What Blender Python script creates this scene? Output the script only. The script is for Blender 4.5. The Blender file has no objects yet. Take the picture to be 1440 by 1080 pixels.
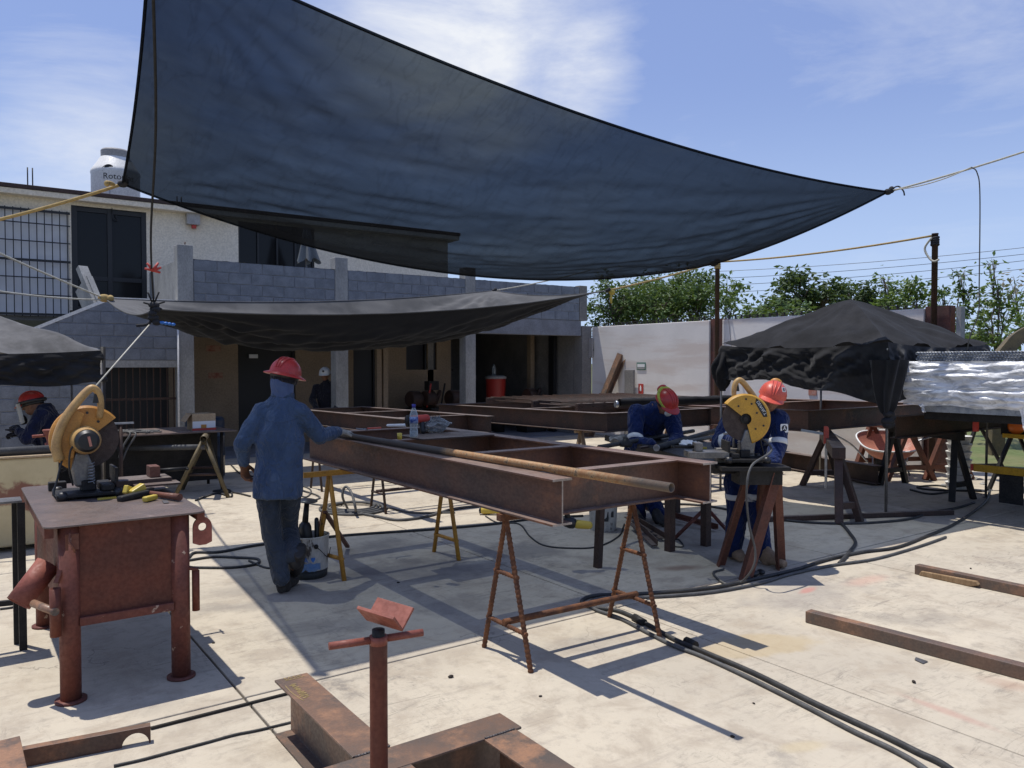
import bpy, bmesh, math, random
from mathutils import Vector, Matrix, noise
S = bpy.context.scene
COL = S.collection
R = math.radians

# ------------------------------------------------------------------ camera
CAM_H = 1.72; FPX = 1109.0; PITCH = math.atan(30/FPX); YAW = R(35.4)
cd = bpy.data.cameras.new('camera'); cam = bpy.data.objects.new('camera', cd); COL.objects.link(cam)
cam.location = (0, 0, CAM_H); cam.rotation_euler = (R(90)-PITCH, 0, -YAW)
cd.sensor_width = 36; cd.lens = FPX/1440*36; cd.clip_end = 3000; cd.clip_start = .05
S.camera = cam
# ------------------------------------------------------------------ world: daylight sky with thin cloud
SUN_TO = Vector((-.14, .25, 1.0)).normalized()
W = bpy.data.worlds.new('World'); S.world = W; W.use_nodes = True
nt = W.node_tree; N = nt.nodes; L = nt.links; N.clear()
out = N.new('ShaderNodeOutputWorld'); bg = N.new('ShaderNodeBackground')
sky = N.new('ShaderNodeTexSky'); sky.sky_type = 'NISHITA'; sky.sun_disc = False
sky.sun_elevation = math.asin(SUN_TO.z); sky.sun_rotation = math.atan2(SUN_TO.x, SUN_TO.y)
sky.air_density = 1.0; sky.dust_density = .6; sky.ozone_density = 1.0; sky.altitude = 10
tc = N.new('ShaderNodeTexCoord')
def wnode(t, **k):
    n = N.new(t)
    for a, b in k.items(): setattr(n, a, b)
    return n
def wmath(op, a, b=None, clamp=False):
    n = wnode('ShaderNodeMath', operation=op, use_clamp=clamp)
    for i, x in enumerate((a, b)):
        if x is None: continue
        if isinstance(x, (int, float)): n.inputs[i].default_value = x
        else: L.new(x, n.inputs[i])
    return n.outputs[0]
mp = wnode('ShaderNodeMapping'); mp.inputs['Scale'].default_value = (1.3, 1.3, 4.0); mp.inputs['Rotation'].default_value = (0, 0, .6)
L.new(tc.outputs['Generated'], mp.inputs['Vector'])
def wnoise(scale, det, rough=.6, dist=0, off=0):
    n = wnode('ShaderNodeTexNoise', noise_dimensions='4D'); n.inputs['W'].default_value = off
    n.inputs['Scale'].default_value = scale; n.inputs['Detail'].default_value = det
    n.inputs['Roughness'].default_value = rough; n.inputs['Distortion'].default_value = dist
    L.new(mp.outputs[0], n.inputs['Vector']); return n.outputs['Fac']
def pdir(px, py):
    x = (px-720)/FPX; y = -(py-540)/FPX
    f = math.cos(PITCH)+math.sin(PITCH)*y; u = -math.sin(PITCH)+math.cos(PITCH)*y
    return Vector((x*math.cos(YAW)+f*math.sin(YAW), -x*math.sin(YAW)+f*math.cos(YAW), u)).normalized()
def wspot(px, py, rad, soft):
    d = wnode('ShaderNodeVectorMath', operation='DOT_PRODUCT'); L.new(tc.outputs['Generated'], d.inputs[0])
    d.inputs[1].default_value = pdir(px, py)
    a = wmath('ARCCOSINE', d.outputs['Value'])
    m = wnode('ShaderNodeMapRange', interpolation_type='SMOOTHSTEP')
    L.new(a, m.inputs['Value']); m.inputs['From Min'].default_value = rad+soft; m.inputs['From Max'].default_value = max(0, rad-soft)
    return m.outputs[0]
n1 = wnoise(2.2, 9, .62, .6, 1.3); n2 = wnoise(1.1, 4, .5, .2, 5.0)
big = wmath('MAXIMUM', wspot(650, 25, .13, .09), wspot(810, 95, .055, .05))
big = wmath('MAXIMUM', big, wmath('MULTIPLY', wspot(110, 165, .07, .08), .55))
base = wmath('MULTIPLY', wmath('SUBTRACT', n1, .53), 2.4)
cl = wmath('ADD', wmath('MULTIPLY', base, wmath('MULTIPLY', n2, 1.4)), wmath('MULTIPLY', wmath('ADD', wmath('MULTIPLY', n1, 2.6), -.45), big))
clm = wmath('MULTIPLY', cl, .85, True)
cmix = wnode('ShaderNodeMix', data_type='RGBA')
L.new(clm, cmix.inputs['Factor']); cmix.inputs['B'].default_value = (8.6, 8.9, 9.5, 1)
# thin milky veil that whitens the whole sky a little, more so near the horizon
sep = wnode('ShaderNodeSeparateXYZ'); L.new(tc.outputs['Generated'], sep.inputs[0])
vz = wnode('ShaderNodeMapRange', interpolation_type='SMOOTHSTEP'); L.new(sep.outputs['Z'], vz.inputs['Value'])
vz.inputs['From Min'].default_value = .30; vz.inputs['From Max'].default_value = 0.0
vz.inputs['To Min'].default_value = .45; vz.inputs['To Max'].default_value = .62
veil = wnode('ShaderNodeMix', data_type='RGBA'); L.new(vz.outputs[0], veil.inputs['Factor'])
L.new(sky.outputs[0], veil.inputs['A']); veil.inputs['B'].default_value = (3.75, 5.0, 10.3, 1)
hz = wnode('ShaderNodeMapRange', interpolation_type='SMOOTHSTEP'); L.new(sep.outputs['Z'], hz.inputs['Value'])
hz.inputs['From Min'].default_value = .34; hz.inputs['From Max'].default_value = -.02; hz.inputs['To Max'].default_value = .8
haze = wnode('ShaderNodeMix', data_type='RGBA'); L.new(hz.outputs[0], haze.inputs['Factor']); L.new(veil.outputs['Result'], haze.inputs['A']); haze.inputs['B'].default_value = (5.5, 7.2, 9.6, 1)
L.new(haze.outputs['Result'], cmix.inputs['A']); L.new(cmix.outputs['Result'], bg.inputs['Color']); bg.inputs['Strength'].default_value = .10
L.new(bg.outputs[0], out.inputs['Surface'])
# ------------------------------------------------------------------ sun
sd = bpy.data.lights.new('sun', 'SUN'); sd.energy = 4.6; sd.angle = R(.53); sd.color = (1, .96, .90)
sun = bpy.data.objects.new('sun', sd); COL.objects.link(sun)
sun.rotation_euler = SUN_TO.to_track_quat('Z', 'Y').to_euler(); sun.location = (0, 0, 30)
vs = S.view_settings; vs.view_transform = 'Standard'; vs.look = 'None'; vs.gamma = 1; vs.use_curve_mapping = False; vs.exposure = 0.0
S.cycles.max_bounces = 8; S.cycles.diffuse_bounces = 4; S.cycles.transparent_max_bounces = 12; S.cycles.sample_clamp_indirect = 6

# ------------------------------------------------------------------ measuring: a sight line cut by a depth, a height or a plane gives a place in the yard
fwx, fwy = math.sin(YAW), math.cos(YAW); rtx, rty = math.cos(YAW), -math.sin(YAW)
def _ray(px, py):
    x = (px-720)/FPX; y = -(py-540)/FPX
    return x, math.cos(PITCH)+math.sin(PITCH)*y, -math.sin(PITCH)+math.cos(PITCH)*y
def D(px, py, d):
    x, f, u = _ray(px, py); k = d/f
    return Vector((x*k*rtx+d*fwx, x*k*rty+d*fwy, CAM_H+u*k))
def G(px, py, z=0):
    x, f, u = _ray(px, py); return D(px, py, f*(z-CAM_H)/u)
def PX(px, py, X):
    x, f, u = _ray(px, py); return D(px, py, f*X/(x*rtx+f*fwx))
def PY(px, py, Y):
    x, f, u = _ray(px, py); return D(px, py, f*Y/(x*rty+f*fwy))
def V(*a): return Vector(a)

# ------------------------------------------------------------------ objects
def wmat(o):
    m = Matrix.Identity(4)
    while o is not None:
        m = o.matrix_basis @ m; o = o.parent
    return m
def tag(o, label=None, cat=None, group=None, kind=None):
    if label: o['label'] = label
    if cat: o['category'] = cat
    if group: o['group'] = group
    if kind: o['kind'] = kind
    return o
def thing(name, label, cat, loc=(0, 0, 0), rz=0, group=None):
    o = bpy.data.objects.new(name, None); COL.objects.link(o); o.location = loc; o.rotation_euler = (0, 0, rz)
    o.empty_display_size = .1
    return tag(o, label, cat, group)
def copy_tree(o, parent=None):
    c = o.copy(); COL.objects.link(c)
    if parent: c.parent = parent
    for ch in list(o.children): copy_tree(ch, c)
    return c

def frame_of(d, up=(0, 0, 1)):
    d = Vector(d).normalized(); up = Vector(up)
    if abs(d.dot(up)) > .995: up = Vector((1, 0, 0)) if abs(d.x) < .9 else Vector((0, 1, 0))
    s = d.cross(up).normalized(); return d, s, s.cross(d).normalized()

class MB:
    def __init__(s): s.v = []; s.f = []; s.sm = []
    def add(s, vs, fs, smooth=False):
        b = len(s.v); s.v += [Vector(x) for x in vs]; s.f += [tuple(i+b for i in f) for f in fs]; s.sm += [smooth]*len(fs); return s
    def box(s, x0, y0, z0, x1, y1, z1):
        x0, x1 = sorted((x0, x1)); y0, y1 = sorted((y0, y1)); z0, z1 = sorted((z0, z1))
        return s.add([(x0,y0,z0),(x1,y0,z0),(x1,y1,z0),(x0,y1,z0),(x0,y0,z1),(x1,y0,z1),(x1,y1,z1),(x0,y1,z1)],
                     [(0,3,2,1),(4,5,6,7),(0,1,5,4),(1,2,6,5),(2,3,7,6),(3,0,4,7)])
    def obox(s, c, size, X=(1,0,0), Z=(0,0,1)):
        X = Vector(X).normalized(); Z = Vector(Z); Z = (Z-X*Z.dot(X)).normalized(); Y = Z.cross(X); c = Vector(c)
        a, b, d = (q/2 for q in size); P = []
        for k in (-1, 1):
            for (i, j) in ((-1,-1),(1,-1),(1,1),(-1,1)): P.append(c+X*a*i+Y*b*j+Z*d*k)
        return s.add(P, [(0,3,2,1),(4,5,6,7),(0,1,5,4),(1,2,6,5),(2,3,7,6),(3,0,4,7)])
    def prof(s, pts, p0, p1, up=(0,0,1), cap=True):
        """extrude a 2D outline (x = side, y = up), counter clockwise, from p0 to p1"""
        p0 = Vector(p0); p1 = Vector(p1); d, sd_, u = frame_of(p1-p0, up); n = len(pts)
        P = [p0+sd_*x+u*y for x, y in pts]+[p1+sd_*x+u*y for x, y in pts]
        F = [(i, (i+1) % n, n+(i+1) % n, n+i) for i in range(n)]
        if cap: F += [tuple(range(n-1, -1, -1)), tuple(range(n, 2*n))]
        return s.add(P, F)
    def bar(s, p0, p1, w, h, up=(0,0,1)):
        return s.prof([(-w/2,-h/2),(w/2,-h/2),(w/2,h/2),(-w/2,h/2)], p0, p1, up)
    def ibeam(s, p0, p1, h, w, tf=.012, tw=.008, up=(0,0,1)):
        """p0, p1 on the middle of the top flange"""
        a = w/2; b = tw/2
        return s.prof([(-a,-h),(a,-h),(a,-h+tf),(b,-h+tf),(b,-tf),(a,-tf),(a,0),(-a,0),(-a,-tf),(-b,-tf),(-b,-h+tf),(-a,-h+tf)], p0, p1, up)
    def angle(s, p0, p1, a, t=.006, up=(0,0,1)):
        return s.prof([(0,0),(a,0),(a,t),(t,t),(t,a),(0,a)], p0, p1, up)
    def tube(s, pts, r, n=8, cap=True, smooth=True):
        pts = [Vector(p) for p in pts]; m = len(pts); rr = r if isinstance(r, (list, tuple)) else [r]*m
        t = [(pts[min(i+1, m-1)]-pts[max(i-1, 0)]) for i in range(m)]
        _, a, b = frame_of(t[0]); P = []
        for i in range(m):
            d = t[i].normalized() if t[i].length > 1e-9 else Vector((0,0,1))
            a = (a-d*a.dot(d)); a = a.normalized() if a.length > 1e-6 else frame_of(d)[1]; b = d.cross(a)
            for k in range(n):
                q = 2*math.pi*k/n; P.append(pts[i]+a*math.cos(q)*rr[i]+b*math.sin(q)*rr[i])
        F = [(i*n+k, i*n+(k+1) % n, (i+1)*n+(k+1) % n, (i+1)*n+k) for i in range(m-1) for k in range(n)]
        s.add(P, F, smooth)
        if cap:
            b0 = len(s.v)-m*n
            s.f.append(tuple(b0+k for k in range(n-1, -1, -1))); s.f.append(tuple(b0+(m-1)*n+k for k in range(n))); s.sm += [False, False]
        return s
    def pipe(s, p0, p1, r, t=.004, n=14):
        """hollow pipe with open ends"""
        p0 = Vector(p0); p1 = Vector(p1); d, a, b = frame_of(p1-p0); P = []
        for (p, q) in ((p0, r), (p1, r), (p1, r-t), (p0, r-t)):
            for k in range(n): P.append(p+(a*math.cos(2*math.pi*k/n)+b*math.sin(2*math.pi*k/n))*q)
        F = [(j*n+k, j*n+(k+1) % n, ((j+1) % 4)*n+(k+1) % n, ((j+1) % 4)*n+k) for j in range(4) for k in range(n)]
        return s.add(P, F, True)
    def lathe(s, prof, c=(0,0,0), ax=(0,0,1), n=20, sx=1, sy=1, X=None, smooth=True):
        c = Vector(c); d, a, b = frame_of(ax)
        if X is not None: a = (Vector(X)-d*Vector(X).dot(d)).normalized(); b = d.cross(a)
        P = [c+a*math.cos(2*math.pi*k/n)*r*sx+b*math.sin(2*math.pi*k/n)*r*sy+d*z for r, z in prof for k in range(n)]
        m = len(prof)
        F = [(i*n+k, i*n+(k+1) % n, (i+1)*n+(k+1) % n, (i+1)*n+k) for i in range(m-1) for k in range(n)]
        s.add(P, F, smooth); b0 = len(s.v)-m*n
        if prof[0][0] > 1e-5: s.f.append(tuple(b0+k for k in range(n-1, -1, -1))); s.sm.append(False)
        if prof[-1][0] > 1e-5: s.f.append(tuple(b0+(m-1)*n+k for k in range(n))); s.sm.append(False)
        return s
    def ell(s, c, r, X=(1,0,0), Z=(0,0,1), n=14, m=9):
        c = Vector(c); X = Vector(X).normalized(); Z = Vector(Z); Z = (Z-X*Z.dot(X)).normalized(); Y = Z.cross(X)
        if isinstance(r, (int, float)): r = (r, r, r)
        P = []
        for i in range(m+1):
            t = math.pi*i/m
            for k in range(n):
                q = 2*math.pi*k/n
                P.append(c+X*r[0]*math.sin(t)*math.cos(q)+Y*r[1]*math.sin(t)*math.sin(q)-Z*r[2]*math.cos(t))
        F = [(i*n+k, i*n+(k+1) % n, (i+1)*n+(k+1) % n, (i+1)*n+k) for i in range(m) for k in range(n)]
        return s.add(P, F, True)
    def cap(s, p0, p1, r0, r1, n=12):
        """tapered capsule"""
        p0 = Vector(p0); p1 = Vector(p1); d = (p1-p0); l = d.length
        if l < 1e-6: return s.ell(p0, r0)
        pr = [(max(1e-6, r0*math.cos(R(a))), r0*math.sin(R(a))) for a in (-90,-65,-35,0)]+[(max(1e-6, r1*math.cos(R(a))), l+r1*math.sin(R(a))) for a in (0,35,65,90)]
        return s.lathe(pr, p0, d, n)
    def loft(s, rings, n=18):
        """rings of (centre, side vector, front vector) ellipses"""
        P = [Vector(c)+Vector(a)*math.cos(2*math.pi*k/n)+Vector(b)*math.sin(2*math.pi*k/n) for c, a, b in rings for k in range(n)]
        m = len(rings)
        F = [(i*n+k, i*n+(k+1) % n, (i+1)*n+(k+1) % n, (i+1)*n+k) for i in range(m-1) for k in range(n)]
        F += [tuple(range(n-1, -1, -1)), tuple((m-1)*n+k for k in range(n))]
        return s.add(P, F, True)
    def poly(s, pts, p, d, up=(0,0,1)): return s.prof(pts, p, Vector(p)+Vector(d), up)
    def grid(s, fn, nu, nv, smooth=True):
        P = [fn(i/nu, j/nv) for j in range(nv+1) for i in range(nu+1)]
        F = [(j*(nu+1)+i, j*(nu+1)+i+1, (j+1)*(nu+1)+i+1, (j+1)*(nu+1)+i) for j in range(nv) for i in range(nu)]
        return s.add(P, F, smooth)
    def mesh(s, name='mesh', inv=None):
        me = bpy.data.meshes.new(name)
        vs = [inv @ x for x in s.v] if inv is not None else s.v
        me.from_pydata(vs, [], s.f); me.polygons.foreach_set('use_smooth', s.sm); me.update(); return me
    def build(s, name, m, parent=None, local=False, bevel=0, label=None, kind=None, cat=None, group=None, recalc=True, auto=None):
        inv = None
        if parent is not None and not local: inv = wmat(parent).inverted()
        me = s.mesh(name, inv)
        if recalc:
            b = bmesh.new(); b.from_mesh(me); bmesh.ops.recalc_face_normals(b, faces=b.faces); b.to_mesh(me); b.free()
        if auto: me.polygons.foreach_set('use_smooth', [True]*len(me.polygons)); me.set_sharp_from_angle(angle=R(auto))
        return link(name, me, m, parent, bevel, label, kind, cat, group)
def link(name, me, m, parent=None, bevel=0, label=None, kind=None, cat=None, group=None):
    if m is not None and not me.materials: me.materials.append(m)
    o = bpy.data.objects.new(name, me); COL.objects.link(o)
    if parent is not None: o.parent = parent
    if bevel:
        bm = o.modifiers.new('bevel', 'BEVEL'); bm.width = bevel; bm.segments = 2; bm.limit_method = 'ANGLE'; bm.angle_limit = R(40)
    return tag(o, label, cat, group, kind)
def sag(p0, p1, drop=.1, n=14):
    p0 = Vector(p0); p1 = Vector(p1)
    return [p0.lerp(p1, i/n)-Vector((0, 0, drop*4*(i/n)*(1-i/n))) for i in range(n+1)]
def curve(pts, n=8):
    """smooth curve through points (Catmull-Rom)"""
    P = [Vector(p) for p in pts]; P = [P[0]*2-P[1]]+P+[P[-1]*2-P[-2]]; o = []
    for i in range(1, len(P)-2):
        a, b, c, d = P[i-1:i+3]
        for k in range(n):
            t = k/n; o.append(.5*((2*b)+(c-a)*t+(2*a-5*b+4*c-d)*t*t+(3*b-a-3*c+d)*t**3))
    o.append(P[-2]); return o

# ------------------------------------------------------------------ materials
class MT:
    def __init__(s, name):
        s.m = bpy.data.materials.new(name); s.m.use_nodes = True; s.t = s.m.node_tree; s.n = s.t.nodes; s.l = s.t.links
        s.p = s.n['Principled BSDF']; s.out = s.n['Material Output']
    def node(s, t, **k):
        n = s.n.new(t)
        for a, b in k.items(): setattr(n, a, b)
        return n
    def put(s, sock, v):
        if hasattr(v, 'is_linked') or hasattr(v, 'links'): s.l.new(v, sock)
        else: sock.default_value = (*v, 1) if isinstance(v, tuple) and len(v) == 3 and sock.type == 'RGBA' else v
    def coord(s, kind='obj', scale=(1,1,1), rnd=True):
        if kind == 'world': c = s.node('ShaderNodeNewGeometry').outputs['Position']
        else: c = s.node('ShaderNodeTexCoord').outputs['Object']
        if rnd and kind != 'world':
            oi = s.node('ShaderNodeObjectInfo'); a = s.node('ShaderNodeVectorMath', operation='MULTIPLY_ADD')
            s.l.new(oi.outputs['Random'], a.inputs[0]); a.inputs[1].default_value = (17, 31, 23); s.l.new(c, a.inputs[2]); c = a.outputs[0]
        m = s.node('ShaderNodeMapping'); s.l.new(c, m.inputs['Vector']); m.inputs['Scale'].default_value = scale
        return m.outputs[0]
    def noise(s, c, scale, det=6, rough=.6, dist=0):
        n = s.node('ShaderNodeTexNoise'); s.l.new(c, n.inputs['Vector']); n.inputs['Scale'].default_value = scale
        n.inputs['Detail'].default_value = det; n.inputs['Roughness'].default_value = rough; n.inputs['Distortion'].default_value = dist
        return n.outputs['Fac']
    def ramp(s, f, lo, hi, a=0., b=1.):
        r = s.node('ShaderNodeMapRange', interpolation_type='SMOOTHSTEP'); s.l.new(f, r.inputs['Value'])
        r.inputs['From Min'].default_value = lo; r.inputs['From Max'].default_value = hi
        r.inputs['To Min'].default_value = a; r.inputs['To Max'].default_value = b; return r.outputs[0]
    def mix(s, f, a, b, mode='MIX'):
        n = s.node('ShaderNodeMix', data_type='RGBA', blend_type=mode)
        s.put(n.inputs['Factor'], f); s.put(n.inputs['A'], a); s.put(n.inputs['B'], b); return n.outputs['Result']
    def math(s, op, a, b=None, clamp=False):
        n = s.node('ShaderNodeMath', operation=op, use_clamp=clamp); s.put(n.inputs[0], a)
        if b is not None: s.put(n.inputs[1], b)
        return n.outputs[0]
    def bump(s, h, strength=.3, dist=.01):
        b = s.node('ShaderNodeBump'); b.inputs['Strength'].default_value = strength; b.inputs['Distance'].default_value = dist
        s.l.new(h, b.inputs['Height']); s.l.new(b.outputs[0], s.p.inputs['Normal'])
    def fin(s, col, rough=.8, metal=0, spec=.5):
        s.put(s.p.inputs['Base Color'], col); s.put(s.p.inputs['Roughness'], rough); s.put(s.p.inputs['Metallic'], metal)
        s.p.inputs['Specular IOR Level'].default_value = spec; return s.m
def surf(name, c1, c2=None, scale=4, rough=.75, metal=0, bump=.2, bscale=40, spots=None, sth=(.58, .68), sscale=3, stretch=(1,1,1), rr=.12, spec=.4, bdist=.004, rnd=True, dust=None):
    """mottled surface: two tones, optional spots of a third, fine relief"""
    t = MT(name); c = t.coord('obj', stretch, rnd); c2 = c2 or tuple(x*.7 for x in c1)
    col = t.mix(t.ramp(t.noise(c, scale, 7, .62), .35, .66), c1, c2)
    if spots: col = t.mix(t.ramp(t.noise(c, sscale, 8, .7), *sth), col, spots)
    if dust:  # settled dust on faces that look up
        nz = t.node('ShaderNodeSeparateXYZ'); t.l.new(t.node('ShaderNodeNewGeometry').outputs['Normal'], nz.inputs[0])
        col = t.mix(t.math('MULTIPLY', t.ramp(nz.outputs[2], .75, .95), t.ramp(t.noise(c, 6, 5, .65), .3, .62, .25, .8)), col, dust)
    fine = t.noise(c, bscale, 5, .6)
    col = t.mix(t.ramp(fine, .3, .7, 0, .22), col, (0, 0, 0), 'MULTIPLY') if bump else col
    r = t.ramp(fine, .3, .7, max(0, rough-rr), min(1, rough+rr))
    if bump: t.bump(fine, bump, bdist)
    return t.fin(col, r, metal, spec)
def plain(name, c, rough=.5, metal=0, spec=.5):
    return MT(name).fin(c, rough, metal, spec)

M = {}
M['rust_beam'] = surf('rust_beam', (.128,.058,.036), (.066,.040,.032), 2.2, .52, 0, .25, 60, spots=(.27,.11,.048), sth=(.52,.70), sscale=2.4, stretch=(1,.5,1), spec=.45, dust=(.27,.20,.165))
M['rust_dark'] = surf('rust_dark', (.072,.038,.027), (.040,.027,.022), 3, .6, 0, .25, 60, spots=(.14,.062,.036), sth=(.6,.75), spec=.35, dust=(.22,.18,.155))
M['mill_beam'] = surf('mill_beam', (.17,.10,.065), (.09,.075,.062), 2.5, .5, 0, .22, 70, spots=(.30,.16,.09), sth=(.5,.66), sscale=3, spec=.5)
M['rebar'] = surf('rebar', (.185,.08,.038), (.095,.047,.03), 14, .85, 0, .5, 90, spots=(.30,.14,.06), sth=(.56,.72), sscale=12, spec=.2)
M['oxide'] = surf('oxide_paint', (.155,.041,.021), (.10,.031,.019), 3.2, .6, 0, .15, 50, spots=(.22,.08,.055), sth=(.64,.74), sscale=7, spec=.35)
M['oxide_light'] = surf('oxide_paint_light', (.32,.10,.066), (.22,.068,.047), 5, .6, 0, .15, 60, spots=(.12,.06,.045), sth=(.66,.75), sscale=6, spec=.35)
M['oxide_leg'] = surf('oxide_leg', (.18,.054,.033), (.12,.041,.03), 4, .65, 0, .2, 50, spots=(.42,.30,.22), sth=(.62,.66), sscale=11, spec=.35)
M['table_top'] = surf('table_top', (.165,.118,.098), (.110,.085,.075), 3, .45, 0, .2, 45, spots=(.33,.25,.21), sth=(.6,.75), sscale=5, spec=.5)
M['brown_angle'] = surf('brown_angle', (.17,.062,.036), (.105,.045,.03), 5, .6, 0, .2, 60, spec=.35)
M['yellow_paint'] = surf('yellow_paint', (.52,.26,.035), (.40,.19,.03), 6, .55, 0, .12, 60, spots=(.10,.06,.03), sth=(.62,.68), sscale=12, spec=.4)
M['olive_pipe'] = surf('olive_pipe', (.16,.12,.055), (.10,.08,.045), 6, .6, 0, .15, 60, spots=(.06,.04,.03), sth=(.58,.68), sscale=8)
M['saw_yellow'] = surf('saw_yellow', (.62,.33,.03), (.50,.26,.028), 9, .45, 0, .05, 120, spots=(.16,.10,.04), sth=(.66,.8), sscale=11, spec=.5)
M['saw_orange'] = surf('saw_orange', (.55,.25,.04), (.42,.19,.035), 9, .5, 0, .05, 120, spots=(.15,.08,.03), sth=(.64,.8), sscale=11, spec=.5)
M['saw_tan'] = surf('saw_tan', (.50,.31,.11), (.36,.21,.08), 9, .5, 0, .05, 120, spots=(.15,.10,.05), sth=(.62,.78), sscale=11, spec=.5)
M['black_iron'] = surf('black_iron', (.018,.017,.016), (.03,.028,.026), 8, .55, 0, .15, 80, spec=.22)
M['black_plastic'] = plain('black_plastic', (.012,.012,.013), .45)
M['grey_metal'] = surf('grey_metal', (.22,.21,.20), (.14,.135,.13), 8, .42, .6, .12, 80)
M['galv'] = surf('galvanised', (.42,.44,.47), (.30,.32,.35), 20, .38, .75, .08, 120)
M['wheel'] = surf('abrasive_wheel', (.06,.042,.034), (.085,.062,.05), 30, .85, 0, .3, 160)
M['chalk'] = plain('yellow_chalk', (.50,.38,.16), .95, 0, .1)
M['cut_edge'] = surf('cut_edge', (.42,.36,.31), (.30,.25,.21), 30, .45, .2, .1, 90)
M['weld'] = surf('weld_bead', (.16,.14,.13), (.09,.075,.065), 60, .5, .4, .3, 120)
M['stone'] = surf('dark_stone', (.06,.05,.042), (.035,.03,.027), 20, .95, 0, .3, 60, spec=.1)
def cloth(name, c1, c2, worn=None, amp=.8):
    """woven cloth: faded patches, pressed wrinkles and a fine weave"""
    t = MT(name); c = t.coord('obj', (1,1,.7)); col = t.mix(t.ramp(t.noise(c, 5, 6, .65), .35, .66), c1, c2)
    w1 = t.math('ABSOLUTE', t.math('SUBTRACT', t.noise(c, 6.5, 3, .5, 1.1), .5)); w2 = t.math('ABSOLUTE', t.math('SUBTRACT', t.noise(c, 15, 3, .5, .8), .5))
    h = t.math('ADD', t.math('MULTIPLY', t.ramp(w1, 0, .16), 1.0), t.math('MULTIPLY', t.ramp(w2, 0, .14), .4))
    if worn: col = t.mix(t.ramp(h, 1.15, 1.4, 0, .5), col, worn)
    weave = t.noise(t.coord('obj'), 260, 3, .6); h2 = t.math('ADD', h, t.math('MULTIPLY', weave, .08)); t.bump(h2, amp, .012)
    t.fin(col, .92, 0, .12); t.p.inputs['Sheen Weight'].default_value = .15; return t.m
M['denim'] = cloth('denim_shirt', (.062,.096,.163), (.042,.068,.120), (.10,.14,.21))
M['jeans'] = cloth('jeans', (.052,.064,.082), (.032,.041,.054), (.085,.10,.12))
M['coverall'] = cloth('blue_coverall', (.011,.024,.092), (.007,.016,.062), (.018,.036,.12))
M['dark_cloth'] = cloth('dark_cloth', (.018,.018,.026), (.012,.012,.018))
M['navy'] = cloth('navy_overall', (.010,.014,.040), (.006,.009,.026))
M['hood'] = cloth('hood_cloth', (.09,.13,.24), (.07,.10,.19), None, .5)
M['helmet_red'] = surf('helmet_red', (.50,.036,.028), (.42,.032,.025), 9, .38, 0, .04, 90, spots=(.30,.07,.055), sth=(.60,.74), sscale=16, spec=.5)
M['helmet_orange'] = surf('helmet_orange', (.66,.10,.062), (.57,.085,.052), 9, .4, 0, .04, 90, spots=(.42,.13,.09), sth=(.60,.74), sscale=16, spec=.5)
M['helmet_white'] = plain('helmet_white', (.62,.62,.58), .35)
M['skin'] = surf('skin', (.26,.13,.078), (.21,.10,.06), 12, .55, 0, .1, 120, spec=.35)
M['glove_brown'] = surf('glove_brown', (.25,.105,.045), (.15,.062,.03), 14, .85, 0, .35, 120)
M['glove_white'] = surf('glove_white', (.40,.38,.34), (.20,.19,.17), 22, .9, 0, .4, 120)
M['boot'] = surf('boot', (.024,.022,.02), (.05,.045,.04), 10, .6, 0, .2, 90)
M['boot_tan'] = surf('boot_tan', (.34,.23,.14), (.22,.15,.09), 10, .7, 0, .2, 90)
M['reflective'] = plain('reflective_tape', (.58,.59,.58), .4)
M['wood'] = surf('wood', (.36,.24,.13), (.26,.165,.085), 5, .8, 0, .25, 40, stretch=(1,8,1))
M['card'] = surf('cardboard', (.46,.35,.22), (.38,.28,.17), 5, .85, 0, .1, 80)
M['paper_white'] = plain('paper_white', (.72,.72,.70), .8)
M['cream_tank'] = surf('cream_tank', (.56,.47,.27), (.46,.38,.21), 4, .6, 0, .1, 50, spots=(.30,.20,.10), sth=(.64,.74), sscale=4)
M['hose'] = surf('black_hose', (.026,.026,.027), (.05,.05,.048), 9, .6, 0, .1, 100)
M['hose_grey'] = surf('grey_hose', (.105,.105,.102), (.07,.07,.068), 9, .62, 0, .1, 100)
M['rope_yellow'] = surf('rope_yellow', (.48,.34,.13), (.36,.25,.10), 30, .85, 0, .4, 200)
M['rope_pale'] = surf('rope_pale', (.56,.54,.46), (.44,.42,.34), 30, .85, 0, .4, 200)
M['rope_black'] = surf('rope_black', (.018,.018,.02), (.03,.03,.032), 30, .85, 0, .4, 200)
M['concrete_col'] = surf('concrete_column', (.36,.36,.345), (.27,.27,.262), 3, .9, 0, .35, 45, stretch=(1,1,.5))
M['slab_conc'] = surf('slab_concrete', (.235,.245,.265), (.18,.185,.20), 2.5, .9, 0, .35, 45)
M['block'] = surf('concrete_block', (.225,.245,.275), (.165,.182,.208), 5, .92, 0, .55, 70, spots=(.30,.31,.33), sth=(.6,.8), sscale=3)
M['mortar'] = surf('mortar', (.30,.31,.33), (.24,.25,.27), 8, .95, 0, .4, 60)
M['cream_wall'] = surf('cream_plaster', (.82,.725,.58), (.77,.67,.52), 1.2, .9, 0, .05, 30, spots=(.52,.42,.30), sth=(.66,.8), sscale=.9)
M['beige_wall'] = surf('beige_plaster', (.34,.255,.17), (.28,.21,.14), 1.5, .9, 0, .12, 30, spots=(.33,.24,.15), sth=(.6,.75), sscale=1.3)
M['grey_wall'] = surf('grey_plaster', (.26,.245,.225), (.19,.18,.168), 1.4, .92, 0, .2, 30)
M['fascia'] = surf('roof_fascia', (.07,.043,.036), (.05,.034,.03), 4, .8)
M['dark_glass'] = plain('dark_glass', (.008,.009,.011), .12, 0, .2)
M['black_steel'] = plain('black_steel', (.012,.012,.013), .5)
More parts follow.
